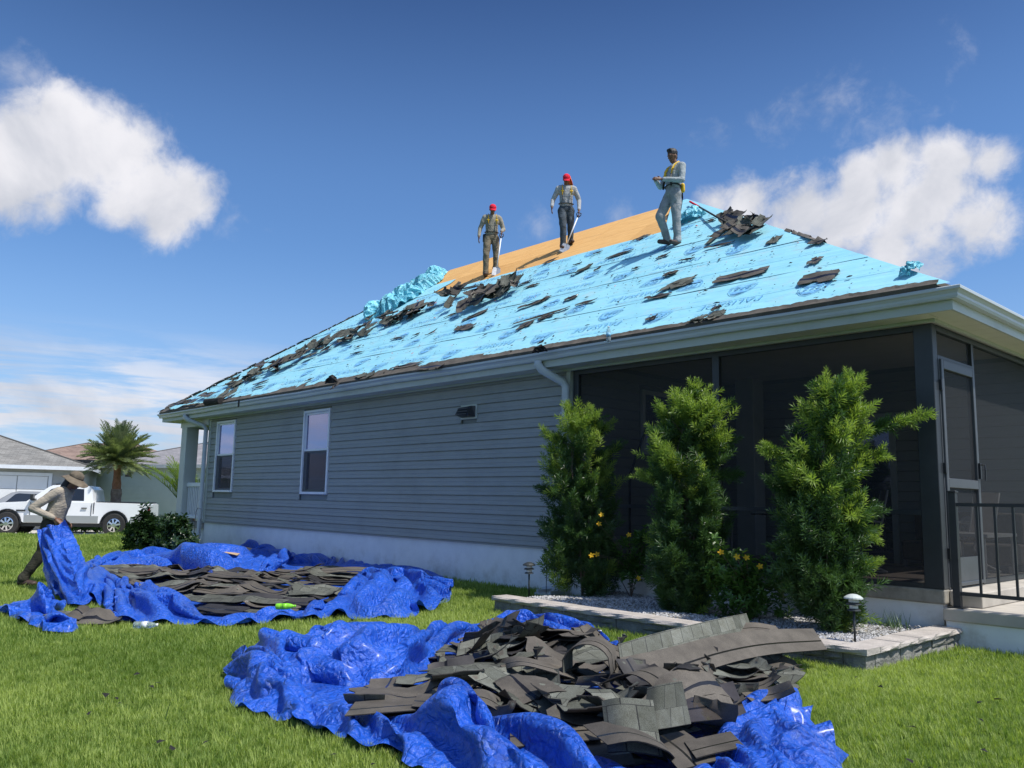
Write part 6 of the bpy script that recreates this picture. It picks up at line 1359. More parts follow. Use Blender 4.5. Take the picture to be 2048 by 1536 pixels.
def person(name_label, loc, rz, J, shirt, trousers, headdir, group, extra, hands, belly=1., k=1.):
    """J: joint positions in metres, x forward, y to the person's left"""
    t = empty('person', loc, name_label, 'person', group, rz)
    J = {a: np.array(b, float)*k for a, b in J.items()}; R = rotm(headdir); chest_f = np.cross(J['ls']-J['rs'], J['neck']-J['pel']); chest_f /= np.linalg.norm(chest_f)
    mid = (J['pel']+J['neck'])/2
    B = MB()
    head_geo(B, J['head'], R, k); cap_solid(B, J['neck']-(J['head']-J['neck'])*.2, J['head']-R[:, 2]*.05*k, .058*k, .052*k, chest_f)
    cap_solid(B, J['pel'], J['neck']-(J['neck']-J['pel'])*.16, .13*k, .12*k, chest_f, (.65, .62)); 
    for s_ in 'lr':
        cap_solid(B, J[s_+'s'], J[s_+'e'], .045*k, .036*k); cap_solid(B, J[s_+'e'], J[s_+'w'], .036*k, .026*k)
        cap_solid(B, J[s_+'s'], J['neck']-(J['neck']-J['pel'])*.08, .045*k, .05*k); cap_solid(B, J['pel'], J[s_+'h'], .1*k, .085*k); cap_solid(B, J[s_+'h'], J[s_+'k'], .075*k, .05*k); cap_solid(B, J[s_+'k'], J[s_+'a'], .05*k, .035*k); cap_solid(B, J[s_+'a'], J[s_+'a']+[.05*k, 0, -.03*k], .035*k, .03*k)
        dv, pn, cu, th = hands[s_]; hand(B, J[s_+'w'], dv, pn, cu, k*1.0, th)
    remesh('body', B, MAT['skin'], t, .0075*k, None, 1, .5)
    S = MB(); top = J['neck']-(J['neck']-J['pel'])*.10
    cap_solid(S, J['pel']+(J['neck']-J['pel'])*.10, mid, .158*k*belly, .158*k*belly, chest_f, (.70, .72)); cap_solid(S, mid, top-(J['neck']-J['pel'])*.12, .160*k*belly, .165*k, chest_f, (.74, .66))
    cap_solid(S, J['neck']-(J['neck']-J['pel'])*.02, J['neck'], .066*k, .062*k, chest_f)
    for s_ in 'lr':
        cap_solid(S, J[s_+'s'], J['neck']-(J['neck']-J['pel'])*.06, .070*k, .066*k, chest_f, (.95, .95)); cap_solid(S, J[s_+'s']+(J['neck']-J[s_+'s'])*.2, (mid+J[s_+'s'])/2, .085*k, .10*k, chest_f, (.85, .85))
        cap_solid(S, J[s_+'s'], J[s_+'e'], .070*k, .054*k); wv = J[s_+'w']-J[s_+'e']; cap_solid(S, J[s_+'e'], J[s_+'e']+wv*.9, .054*k, .040*k)
    remesh('shirt', S, shirt, t, .011*k, (.0035*k, 30, sum(map(ord, name_label)) % 7), 3)
    T = MB(); cap_solid(T, J['pel']+[0, 0, .07*k], J['pel']-[0, 0, .02], .152*k*belly, .158*k, chest_f, (.70, .78))
    for s_ in 'lr':
        cap_solid(T, J['pel']+(J[s_+'h']-J['pel'])*.6, J[s_+'h'], .125*k, .112*k, chest_f, (.9, .95)); cap_solid(T, J[s_+'h'], J[s_+'k'], .108*k, .082*k); av = J[s_+'a']-J[s_+'k']; cap_solid(T, J[s_+'k'], J[s_+'k']+av*.85, .082*k, .068*k); cap_solid(T, J[s_+'k']+av*.85, J[s_+'a'], .070*k, .078*k)
    remesh('trousers', T, trousers, t, .011*k, (.006*k, 24, 2.), 3)
    for s_ in 'lr':
        F = MB(); a = J[s_+'a']; td = J[s_+'t']-a; td[2] = 0; td /= np.linalg.norm(td)+1e-9; tl = J[s_+'t']; pn = np.array([0, 0, 1.]) if 'soln' not in J else J['soln']
        cap_solid(F, a+[0, 0, .03*k], a-pn*.045*k, .062*k, .056*k); cap_solid(F, a-pn*.045*k-td*.03*k, tl, .056*k, .050*k, pn, (.9, .8)); cap_solid(F, a-pn*.07*k-td*.045*k, tl-pn*.022*k, .040*k, .040*k, pn, (.5, .45)); remesh('boot', F, MAT['boot'], t, .009*k, None, 2)
    extra(t, J, R, chest_f, k); return t
def cap_hat(t, J, R, k, brim=True, mat='red_cap'):
    def w(p): return J['head']+R@np.array(p)*k
    mb = MB(); ball(mb, w((-.008, 0, .048)), .108*k, 1.0, .84, .80, R, 18, 10); cap_solid(mb, w((-.07, 0, .0)), w((-.06, 0, .04)), .05*k, .06*k, R[:, 0], (.6, .6))
    n = 9; V = [];
    remesh('cap', mb, MAT[mat], t, .008*k, None, 2)
    if brim:
        mb = MB(); top = []; 
        for i in range(n):
            a = (i/(n-1)-.5)*2.2; top.append((w((.075*math.cos(a)+.01, .088*math.sin(a), .042)), w((.165*math.cos(a*.85)-.0, .082*math.sin(a), .018-.018*abs(math.sin(a))))))
        P = np.array([[p, p*.5+q*.5+R[:, 2]*.010*k, q] for p, q in top]); mb.grid(P); mb.grid(P-R[:, 2]*.006*k, flip=True)
        part('cap_brim', mb, MAT[mat], t, smooth=True, local=True)
def strap(t, pts, w, mat, name='harness_strap', ref=None):
    mb = MB().tube(pts, w, 8, flat=.28, ref=ref); return part(name, mb, MAT[mat], t, smooth=True, local=True)
def harness(t, J, cf, k, legs=True):
    up = (J['neck']-J['pel']); side = J['ls']-J['rs']; side = side/np.linalg.norm(side); u = up/np.linalg.norm(up)
    for s_ in (-1, 1):
        b_ = J['neck']-u*.03*k; pts = [b_-cf*.11*k+side*s_*.07*k-u*.10*k, b_-cf*.07*k+side*s_*.09*k+u*.02*k, b_+side*s_*.098*k+u*.055*k, b_+cf*.085*k+side*s_*.10*k-u*.03*k, b_+cf*.128*k+side*s_*.105*k-u*.12*k, b_+cf*.134*k+side*s_*.10*k-u*.22*k]
        strap(t, pts, .024*k, 'yellow', ref=side); strap(t, [pts[-1], b_+cf*.134*k+side*s_*.105*k-u*.32*k, b_+cf*.125*k+side*s_*.12*k-u*.46*k], .022*k, 'strap_black', ref=side)
        mb = MB(); c = pts[4]; cap_solid(mb, c-side*.022*k, c+side*.022*k, .020*k, .020*k, cf, (.5, .5), 8); part('buckle', mb, MAT['yellow'], t, smooth=True, local=True)
    strap(t, [J['pel']+u*.10*k+(cf*math.cos(a)*.118+side*math.sin(a)*.168)*k for a in np.linspace(0, 2*math.pi, 18)], .022*k, 'strap_black', 'waist_belt', ref=u)
def stand(lean=0., lk=(.03, .10), rk=(.03, -.10), lf=(.0, .11), rf=(.0, -.11), hz=.93, ank=.085, drop=(0, 0)):
    return dict(pel=(0, 0, hz+.03), neck=(lean, 0, 1.50), head=(lean+.04, 0, 1.645), ls=(lean, .185, 1.43), rs=(lean, -.185, 1.43), lh=(0, .095, hz-.03), rh=(0, -.095, hz-.03),
                lk=(lk[0], lk[1], .50+drop[0]*.5), rk=(rk[0], rk[1], .50+drop[1]*.5), la=(lf[0], lf[1], ank+drop[0]), ra=(rf[0], rf[1], ank+drop[1]), lt=(lf[0]+.16, lf[1]+.03, .035+drop[0]), rt=(rf[0]+.16, rf[1]-.03, .035+drop[1]))
def toward(p, yaw_off):                                     # heading that faces the viewpoint, turned by yaw_off
    return math.atan2(-p[1], -p[0])+yaw_off
TOOL = 'roof stripping shovels held by the two red-capped men'
def shovel(pos_grip, pos_tip, label):
    g, e_ = np.array(pos_grip), np.array(pos_tip); d = (e_-g)/np.linalg.norm(e_-g); L = np.linalg.norm(e_-g); s_ = np.cross(d, CF); s_ /= np.linalg.norm(s_); n = np.cross(s_, d)
    t = empty('roofing_shovel', tuple(e_), label, 'shovel', TOOL)
    part('shaft', MB().tube([g+d*.10, e_-d*.20], .015, 8), MAT['white'], t, smooth=True)
    part('grip', MB().tube([g+d*.10, g+d*.02+s_*.05, g-d*.03+s_*.045, g-d*.03-s_*.045, g+d*.02-s_*.05, g+d*.10], .012, 7), MAT['strap_black'], t, smooth=True)
    mb = MB(); a = e_-d*.20; P = np.array([[a+s_*x*w0+d*q*.24+n*(.012*(1-abs(x))-.01*q) for x in (-1, -.5, 0, .5, 1)] for q, w0 in ((0, .02), (.12, .085), (.5, .10), (1, .105))]); mb.grid(P); mb.grid(P-n*.003, flip=True)
    for i in range(9): x = -.105+.21*i/8.; mb.add([e_+d*.04+s_*(x-.006), e_+d*.04+s_*(x+.006), e_+d*.07+s_*x], [(0, 1, 2)])
    part('blade', mb, MAT['steel'], t)
# worker A: far left on the bare boards
G1 = 'workers on the roof'
def roof_z(x, y): return EAVE_Z+(y-GUT_Y)*SLOPE+.02
def foot_drop(o, rz, fx, fy):
    wx = o[0]+fx*math.cos(rz)-fy*math.sin(rz); wy = o[1]+fx*math.sin(rz)+fy*math.cos(rz); return roof_z(wx, wy)-o[2]
def hand_at(px, py, depth): return at_depth(px, py, depth)
def to_local(p, o, rz, k=1.): d = np.array(p)-np.array(o); c, s_ = math.cos(-rz), math.sin(-rz); return np.array([d[0]*c-d[1]*s_, d[0]*s_+d[1]*c, d[2]])/k
# --- A
F = on_roof(981, 549); o = (F[0], F[1], roof_z(F[0], F[1])); rz = toward(F, .12); dep = float((F-CP)@CF)
lf, rf = (.02, .12), (.06, -.13); dl_, dr_ = foot_drop(o, rz, *lf), foot_drop(o, rz, *rf)
J = stand(.05, (.06, .12), (.09, -.13), lf, rf, .93, .085, (dl_, dr_)); J['head'] = (.115, .0, 1.63); gr = to_local(hand_at(1003, 470, dep-.05), o, rz)
J.update(lw=tuple(gr+np.array([-.02, 0, .09])), le=(.02, .30, 1.16), rw=(.10, -.33, .90), re=(-.02, -.29, 1.15))
def exA(t, J, R, cf, k):
    cap_hat(t, J, R, k); harness(t, J, cf, k)
    mb = MB(); cap_solid(mb, J['pel']+[.0, -.17, .02], J['pel']+[.0, -.175, -.14], .05, .045, (1, 0, 0), (1, 1)); remesh('tool_pouch', mb, MAT['strap_black'], t, .012, None, 1)
person('worker in red cap, tan shirt and khaki trousers leaning on a shovel', o, rz, J, MAT['shirt_tan'], MAT['khaki'], (.85, .02, -.50), G1, exA, dict(l=((.05, 0, -1), (0, -1, .1), .9, 1), r=((.1, 0, -1), (0, 1, 0), .35, -1)))
shovel(hand_at(1003, 470, dep-.05), on_roof(992, 548, .03), 'long pale-handled stripping shovel of the farther red-capped worker')
# --- B
F = on_roof(1131, 498); o = (F[0], F[1], roof_z(F[0], F[1])); rz = toward(F, .10); dep = float((F-CP)@CF)
lf, rf = (-.12, .13), (.10, -.07); dl_, dr_ = foot_drop(o, rz, *lf), foot_drop(o, rz, *rf)
J = stand(.06, (.02, .11), (.12, -.07), lf, rf, .94, .085, (dl_, dr_)); J['head'] = (.13, -.01, 1.63); gr = to_local(hand_at(1158, 428, dep-.1), o, rz)
J.update(lw=tuple(gr+np.array([-.02, 0, .09])), le=(.0, .31, 1.17), rw=(.16, -.35, .93), re=(.0, -.31, 1.16))
def exB(t, J, R, cf, k):
    cap_hat(t, J, R, k); harness(t, J, cf, k)
    mb = MB(); 
    def w(p): return J['head']+R@np.array(p)
    P = np.array([[w((-.02-.03*j, .085+.012*j*math.sin(i), .03-.06*j)) if i == 2 else w((.035-.05*i+.0*j, .088+.022*j+.01*math.sin(i*2+j), .04-.055*j)) for j in range(5)] for i in range(5)]); mb.grid(P); mb.grid(P-R[:, 1]*.012, flip=True)
    part('neck_cloth', mb, MAT['orange'], t, smooth=True, local=True)
    mb = MB(); cap_solid(mb, w((-.06, .05, .02)), w((-.03, .10, -.13)), .045, .06, R[:, 0], (.9, .6)); cap_solid(mb, w((-.06, .0, .0)), w((-.09, .0, -.12)), .06, .06, R[:, 0], (.6, .5)); remesh('neck_cloth', mb, MAT['orange'], t, .012, (.004, 30, 1.), 2)
person('worker in red cap with orange neck cloth, grey shirt and blue jeans holding a shovel', o, rz, J, MAT['shirt_grey'], MAT['denim'], (.80, -.04, -.58), G1, exB, dict(l=((.05, 0, -1), (0, -1, .1), .9, 1), r=((.15, 0, -1), (0, 1, 0), .3, -1)))
shovel(hand_at(1158, 428, dep-.1), on_roof(1128, 502, .03), 'long pale-handled stripping shovel of the worker with the orange neck cloth')
# --- C
F = on_roof(1350, 492); o = (F[0], F[1], roof_z(F[0], F[1])); base_dir = math.atan2(-_r0[1], -_r0[0]); rz = base_dir+.45
lf, rf = (-.02, .08), (-.02, -.13); lf = (.02, .10); dl_, dr_ = foot_drop(o, rz, *lf), foot_drop(o, rz, *rf)
J = stand(-.02, (.04, .10), (.26, -.10), lf, (.06, -.14), .95, .085, (dl_, dr_)); J['pel'] = (.05, 0, .985); J['lh'] = (.05, .095, .92); J['rh'] = (.05, -.095, .92); J['neck'] = (-.02, 0, 1.52); J['head'] = (.045, .0, 1.67); J['ls'] = (-.03, .185, 1.45); J['rs'] = (-.03, -.185, 1.45)
J.update(lw=(.33, .06, 1.16), le=(.02, .25, 1.14), rw=(.36, -.10, 1.20), re=(.12, -.27, 1.16))
def exC(t, J, R, cf, k):
    def w(p): return J['head']+R@np.array(p)*k
    mb = MB(); ball(mb, w((-.024, 0, .060)), .104, .98, .84, .92, R, 16, 9); cap_solid(mb, w((.035, -.035, .125)), w((.04, .035, .125)), .030, .030, R[:, 0]); cap_solid(mb, w((-.08, 0, .02)), w((-.075, 0, -.04)), .05, .04, R[:, 0], (.7, .7)); remesh('hair', mb, MAT['hair'], t, .008, (.0035, 120, 1.), 1)
    harness(t, J, cf, k)
    mb = MB(); cap_solid(mb, J['pel']+[-.15, .10, .13], J['pel']+[-.16, .10, .02], .05, .045, (1, 0, 0), (.8, .8)); remesh('lanyard_pack', mb, MAT['yellow'], t, .012, None, 1)
    strap(t, [J['pel']+np.array(q) for q in ((-.15, .09, .05), (-.17, .08, -.10), (-.15, .05, -.28), (-.11, 0, -.42), (-.08, -.02, -.28), (-.10, .0, -.1))], .016, 'strap_black', 'lanyard')
    strap(t, [J['pel']+np.array(q) for q in ((-.16, .05, .02), (-.19, .04, -.14), (-.18, .0, -.34), (-.12, -.04, -.38))], .012, 'strap_black', 'lanyard')
person('bareheaded dark-haired worker in pale grey shirt and jeans with hands clasped, highest on the roof', o, rz, J, MAT['shirt_pale'], MAT['greyjean'], (.9, .10, -.30), G1, exC, dict(l=((1, -.35, .05), (-.3, -1, -.2), .7, 1), r=((.7, .7, -.1), (0, .5, -.8), .6, -1)))
# --- D: bending on the lawn and pulling the tarp
F = on_ground(78, 1170); o = (F[0], F[1], terr(F[0], F[1])); rz = YAW+.10; dep = float((F-CP)@CF)
hl = to_local(at_depth(112, 1052, dep-.1), o, rz); hr = to_local(at_depth(98, 1050, dep-.35), o, rz)
J = dict(pel=(.10, 0, .90), neck=(.25, 0, 1.37), head=(.36, 0, 1.48), ls=(.23, .18, 1.31), rs=(.20, -.19, 1.31), lh=(.10, .10, .88), rh=(.10, -.10, .88), lk=(.34, .12, .48), rk=(.06, -.12, .48), la=(.30, .14, .085), ra=(-.16, -.14, .10), lt=(.47, .16, .035), rt=(-.0, -.16, .035), lw=(hl[0]-.06, .16, hl[2]+.04), le=(.0, .26, 1.06), rw=(hr[0]-.05, -.20, hr[2]+.05), re=(-.07, -.30, 1.08))
def exD(t, J, R, cf, k):
    def w(p): return J['head']+R@np.array(p)*k
    mb = MB(); ball(mb, w((-.01, 0, .065)), .112, 1.0, .9, .72, R, 18, 9); remesh('hat_crown', mb, MAT['hat'], t, .009, (.003, 60, 1.), 2)
    n = 28; P = np.array([[w((-.005+r_*math.cos(a)*1.05, r_*math.sin(a)*.98, z_+(.012*math.sin(a*3+1)+.006*math.sin(a*5))*(r_ > .12))) for r_, z_ in ((.085, .05), (.12, .035), (.165, .008), (.19, -.012))] for a in np.arange(n)*2*math.pi/n]); mb = MB().grid(P, closed_u=True); mb.grid(P-R[:, 2]*.006, closed_u=True, flip=True); part('hat_brim', mb, MAT['hat'], t, smooth=True, local=True)
    mb = MB(); cap_solid(mb, w((-.08, 0, .0)), J['neck']+[-.02, 0, .02], .065, .075, cf, (.8, .9)); remesh('neck_scarf', mb, MAT['hair'], t, .012, (.003, 40, 1.), 2)
person('worker in brown wide-brimmed hat and beige shirt bending to pull the back blue tarp', o, rz, J, MAT['shirt_beige'], MAT['darkpants'], (.86, -.05, -.42), None, exD, dict(l=((.8, 0, -.55), (0, -.5, -.8), .75, 1), r=((.8, .1, -.55), (0, .5, -.8), .75, -1)), belly=1.15, k=1.03)
# the held flap of tarp: hangs from his hands and merges into the spread sheet
def flap():
    nu, nv = 26, 26; tops = [(74, 1058), (88, 1054), (101, 1050), (114, 1053), (130, 1040)]; bots = [(100, 1178), (118, 1195), (140, 1208), (166, 1212), (190, 1196)]
    mids = [(78, 1110), (96, 1120), (118, 1120), (142, 1112), (164, 1098)]; P0 = np.zeros((nu, nv, 3)); d0 = dep-.42
    def lin(L_, t): x = t*(len(L_)-1); i = min(int(x), len(L_)-2); f = x-i; return (L_[i][0]*(1-f)+L_[i+1][0]*f, L_[i][1]*(1-f)+L_[i+1][1]*f)
    for i in range(nu):
        t = i/(nu-1)
        a = at_depth(*lin(tops, t), d0+.10*math.sin(t*9)); m_ = at_depth(*lin(mids, t), d0-.16-.22*math.sin(t*3.1)+.10*math.sin(t*14)); b_ = on_ground(*lin(bots, t), .05)
        for j in range(nv):
            s_ = j/(nv-1); P0[i, j] = a*(1-s_)**2+2*m_*s_*(1-s_)+b_*s_*s_
    P = settle(P0, .10, np.full((nu, nv), .04), steps=30, iters=6, closed=False, floor=terr(P0[..., 0], P0[..., 1]), ztarget=P0[..., 2], seed=14, amp=.05, pull=.07, zpull=.08, grav=.0002, lam=(3, 4), bend=.1, pin0=False)
    return MB().grid(P)
mbf = flap(); off = ft_obj.location
me = mbf.mesh('tarp_flap', MAT['tarp'], smooth=True, normals=False); o_ = link('raised_flap', me, ft_obj); o_.location = -Vector(ft_obj.location)
md = o_.modifiers.new('soften', 'SUBSURF'); md.levels = 2; md.render_levels = 2
facet(o_, .7)
# ---------------------------------------------------------------- debris on the roof
def rinv(p): return p[0], p[1]-GUT_Y                        # world -> (x, s)
def roof_piece(px0, py0, px1, py1, W, gup, label, group='torn shingle scraps on the roof', lift=.0, curl=(0, 0), torn=.05, o0=.05, seed=None, name='shingle_scrap', th=.006):
    """scrap whose long axis runs between two picture points on the slope, W metres wide"""
    rr = random.Random(seed if seed is not None else int(px0*7+py0)); a = np.array(rinv(on_roof(px0, py0))); b_ = np.array(rinv(on_roof(px1, py1))); a[1] *= 1; d = b_-a
    k = math.sqrt(1+SLOPE**2); dl2 = np.array([d[0], d[1]*k]); L = np.linalg.norm(dl2); u = dl2/L; v = np.array([-u[1], u[0]]); nx, ny = 11, 6; G_ = np.zeros((nx, ny, 3))
    torn *= .5; tq = torn*.3; top = [rr.uniform(-tq, tq) for _ in range(nx)]; bot = [rr.uniform(-tq, tq) for _ in range(nx)]; e0 = [rr.uniform(-torn, torn) for _ in range(ny)]; e1 = [rr.uniform(-torn, torn) for _ in range(ny)]; sk = rr.uniform(-.5, .5)
    n0 = rr.randint(1, nx-4); n1 = n0+rr.randint(2, 5)
    for i in range(n0, min(nx, n1)):                        # a tab torn out of one edge
        if rr.random() < .5: top[i] -= W*.38
        else: bot[i] += W*.3
    for i in range(nx):
        t = i/(nx-1)
        for j in range(ny):
            q = (j/(ny-1)-.5)*W; q += (top[i] if j == ny-1 else bot[i] if j == 0 else 0); x = t*L+q*sk+(e0[j] if i == 0 else e1[j] if i == nx-1 else 0)
            p2 = np.array([a[0], a[1]*k])+u*x+v*q; z = o0+lift*.3+curl[0]*max(0, .4-t)**2*2.2+curl[1]*max(0, t-.6)**2*2.2+lift*(j/(ny-1))+.008*math.sin(t*7+j); G_[i, j] = rp(p2[0], p2[1]/k, z)
    mb = sheet_piece(G_, gup, th, L, W, rr.uniform(0, 4)); mb.f = mb.f; o = thing(name, mb, SH_MATS, label, 'shingle scrap', group, normals=False); return o
def c4(x, y): return 900+x*.27344, 540+y*.27344
def c5(x, y): return 1340+x*.34570, 390+y*.34570
def c3(x, y): return 300+x*.32227, 500+y*.32227
def c2(x, y): return 900+x*.25391, 280+y*.25391
BR, GY = 'brown', 'grey'
scr_list = [  # crop, x0,y0,x1,y1, width, granule up, label
 (c4, 515, 295, 700, 230, .16, 0, 'narrow torn brown shingle strip ending in a wider flap mid roof'), (c4, 660, 245, 735, 212, .20, 0, 'small squarish brown scrap above the long strip mid roof'),
 (c4, 845, 238, 945, 200, .18, 0, 'brown scrap with a frayed edge left of a printed shield'), (c4, 480, 414, 880, 288, .09, 0, 'very long thin brown shingle strip in mid roof'), (c4, 655, 380, 770, 338, .16, 0, 'torn brown wedge just below the long thin strip'),
 (c4, 510, 440, 612, 396, .26, 0, 'rounded brown scrap with turned edge lower mid roof'), (c4, 52, 445, 150, 420, .26, 0, 'five-cornered brown scrap low on the far half of the roof'), (c4, 100, 380, 280, 305, .22, 0, 'long brown board-shaped scrap below the shingle mound'),
 (c4, 932, 272, 1078, 236, .10, 0, 'thin bent brown scrap beside a white fleck'), (c4, 1440, 230, 1616, 194, .13, 0, 'thin brown strip with a notch above a shield mark'), (c4, 1570, 150, 1770, 90, .30, 1, 'broad grey shingle lying flat in the middle of the roof'),
 (c4, 1575, 60, 1668, 22, .16, 0, 'dark rolled scrap below the bareheaded worker'), (c4, 1445, 390, 1528, 356, .12, 0, 'small brown scrap just above the eave shield mark'), (c4, 1925, 318, 1990, 288, .10, 0, 'slim brown sliver near the eave by a red fleck'),
 (c4, 1900, 365, 2025, 315, .14, 1, 'olive brown scrap slipping over the starter strip'), (c4, 1790, 405, 1840, 365, .22, 1, 'fanned grey shingle end standing at the gutter'), (c4, 650, 560, 700, 535, .05, 0, 'tiny sliver low on the roof above the downspout'),
 (c4, 440, 80, 520, 50, .10, 0, 'small scrap high above the shingle mound'), (c4, 55, 165, 225, 118, .10, 0, 'long thin scrap at the edge of the bare boards'), (c4, 560, 140, 650, 118, .12, 0, 'small grey scrap right of the shingle mound'), (c4, 500, 128, 610, 88, .12, 0, 'slender scrap pointing away from the mound'),
 (c5, 272, 515, 570, 445, .26, 0, 'large torn brown shingle with a long pointed end in the middle of the near roof'), (c5, 760, 515, 970, 478, .34, 0, 'large brown scrap with a ragged top edge nearest the eave corner'), (c5, 578, 282, 640, 268, .30, 1, 'small square grey scrap high near the ridge end'),
 (c5, 812, 298, 912, 282, .14, 0, 'thin brown scrap near the near hip'), (c5, 815, 402, 880, 392, .22, 0, 'brown scrap overlapping a shield near the hip'), (c5, 0, 550, 128, 505, .34, 1, 'grey shingle with upturned lower edge in the roof centre'), (c5, 0, 478, 46, 452, .14, 0, 'small dark curled scrap right of centre'),
 (c5, 205, 168, 275, 152, .10, 0, 'thin scrap below the ridge pole'), (c5, 220, 298, 330, 200, .12, 1, 'pointed grey strip leaning down from the ridge pile'), (c5, 215, 322, 370, 285, .08, 0, 'thin dark strip below the ridge pile'), (c5, 60, 395, 145, 378, .05, 0, 'hair-thin scrap below the bareheaded worker'),
 (c5, 245, 685, 300, 662, .10, 0, 'small brown sliver just above the lettering by the eave'), (c5, 215, 745, 325, 690, .16, 1, 'twisted grey-brown scrap lying across the eave edge'), (c5, 140, 755, 200, 725, .22, 1, 'small fan of grey shingle tabs at the gutter'),
 (c2, 745, 990, 850, 940, .18, 0, 'ragged scrap straddling bare boards and membrane'), (c2, 985, 1072, 1120, 1000, .20, 1, 'grey shingle with black curled corner below the middle worker'), (c2, 1245, 945, 1440, 885, .14, 0, 'long brown scrap below the two higher workers'), (c2, 1475, 795, 1548, 775, .22, 0, 'small brown square near the bare boards edge'),
 (c2, 1140, 915, 1205, 890, .06, 0, 'thin dark sliver near the bare boards'), (c2, 1635, 950, 1735, 915, .12, 0, 'light brown scrap in the long shadow of a worker'), (c2, 1690, 1095, 1795, 1050, .16, 0, 'dark brown scrap right of the long shadow'), (c2, 1835, 970, 1930, 948, .05, 0, 'thin scrap line right of the long shadow'),
 (c2, 1445, 1035, 1500, 1018, .08, 0, 'small pale brown scrap in the roof middle'), (c2, 1150, 1045, 1182, 1025, .10, 0, 'tiny brown chip beside the curled shingle'), (c2, 980, 1005, 1045, 980, .05, 0, 'small sliver left of the curled shingle'), (c2, 470, 1110, 530, 1085, .08, 0, 'small sliver right of the farther worker'),
 (c3, 1835, 430, 1915, 398, .10, 0, 'thin brown sliver on the far half of the roof'), (c3, 1905, 505, 2020, 485, .22, 0, 'jagged brown scrap on the far lower roof'), (c3, 1510, 745, 1680, 715, .16, 0, 'flat brown shingle near the gutter on the far half'), (c3, 1680, 745, 1815, 735, .22, 0, 'brown shingle tab lying over the gutter edge'),
 (c3, 1290, 810, 1345, 775, .30, 1, 'grey-brown shingle tab standing over the gutter'), (c3, 1345, 800, 1405, 770, .30, 1, 'grey-brown torn shingle next to the standing tab'), (c3, 1505, 565, 1580, 550, .08, 0, 'thin sliver on the far middle roof'), (c3, 1640, 545, 1680, 525, .10, 0, 'small brown chip on the far middle roof'),
 (c3, 1255, 655, 1330, 640, .06, 0, 'dark sliver below the hip pile'), (c3, 1280, 615, 1315, 605, .08, 0, 'small chip below the hip pile'), (c3, 650, 848, 745, 815, .10, 0, 'long sliver low on the far end of the roof'), (c3, 645, 870, 715, 852, .08, 0, 'second sliver low on the far end'), (c3, 975, 822, 1015, 808, .10, 0, 'brown chip low on the far roof'), (c3, 1715, 545, 1790, 505, .05, 0, 'pale thin scrap on the far middle roof')]
for i, (cf_, x0, y0, x1, y1, W, g_, lb) in enumerate(scr_list):
    a, b_ = cf_(x0, y0), cf_(x1, y1); roof_piece(*a, *b_, W, bool(g_), lb, curl=(.05*((i*7) % 3 == 0), .05*((i*5) % 4 == 0)), torn=min(.05, W*.28))
# band of torn shingles along the far hip (several dozen overlapping pieces)
rng = random.Random(77); hipx = [(520, 830), (620, 790), (700, 745), (800, 715), (860, 690), (960, 640), (1040, 600), (1130, 580), (1180, 540), (1250, 520), (1330, 490), (1400, 465), (1480, 430), (1560, 410), (1640, 380), (1700, 360), (1780, 330)]
class _P:
    pass
for k in range(78):
    t = rng.random()*(len(hipx)-1.001); i = int(t); f = t-i; x = hipx[i][0]*(1-f)+hipx[i+1][0]*f+rng.gauss(0, 10); y = hipx[i][1]*(1-f)+hipx[i+1][1]*f+rng.gauss(0, 1); wid = 26+34*math.sin(math.pi*t/(len(hipx)-1)); y += rng.uniform(-.2, .9)*wid+8
    px, py = c3(x, y); L = rng.uniform(9, 26); a_ = rng.gauss(-.42, .22); gu = rng.random() < .45
    roof_piece(px-L*math.cos(a_)*.5, py-L*math.sin(a_)*.5, px+L*math.cos(a_)*.5, py+L*math.sin(a_)*.5, rng.choice([.34, .34, .22, .3]), gu, ('grey' if gu else 'brown')+' torn shingle in the far hip band '+('near the eave corner' if t < 4 else 'in its lower middle' if t < 8 else 'in its upper middle' if t < 12 else 'below the membrane bundle'), 'torn grey shingles along the far hip' if gu else 'torn brown shingles along the far hip', lift=rng.uniform(0, .07), curl=(rng.choice([0, .06, .14]), rng.choice([0, .06, .14])), o0=.045+.02*(k % 8), seed=900+k, name='shingle')
# mound of lifted shingles in mid roof
rng = random.Random(5)
for k in range(22):
    t = k/21; x = 110+430*rng.random(); y = 330-.40*x+rng.uniform(-20, 45); px, py = c4(x, y); L = rng.uniform(14, 42); a_ = rng.gauss(-.38, .14)
    roof_piece(px-L*.5*math.cos(a_), py-L*.5*math.sin(a_), px+L*.5*math.cos(a_), py+L*.5*math.sin(a_), rng.choice([.34, .25]), k % 2 == 0, 'grey shingle in the lifted mound mid roof' if k % 2 == 0 else 'dark upturned shingle in the lifted mound mid roof', 'grey shingles of the mid-roof mound' if k % 2 == 0 else 'dark shingles of the mid-roof mound', lift=rng.uniform(.02, .16), curl=(rng.uniform(0, .25), rng.uniform(0, .25)), o0=.05+.006*k, seed=300+k, name='shingle')
for k, (x0, y0, x1, y1) in enumerate([(0, 240, 70, 190), (10, 300, 70, 275), (60, 200, 160, 178), (-60, 250, 20, 215)]):
    a, b_ = c4(x0, y0), c4(x1, y1); roof_piece(*a, *b_, .34, k % 2, 'shingle in the small dark heap left of the mid-roof mound', 'small dark heap beside the mid-roof mound', lift=.12, curl=(.25, .2), o0=.06+.02*k, name='shingle')
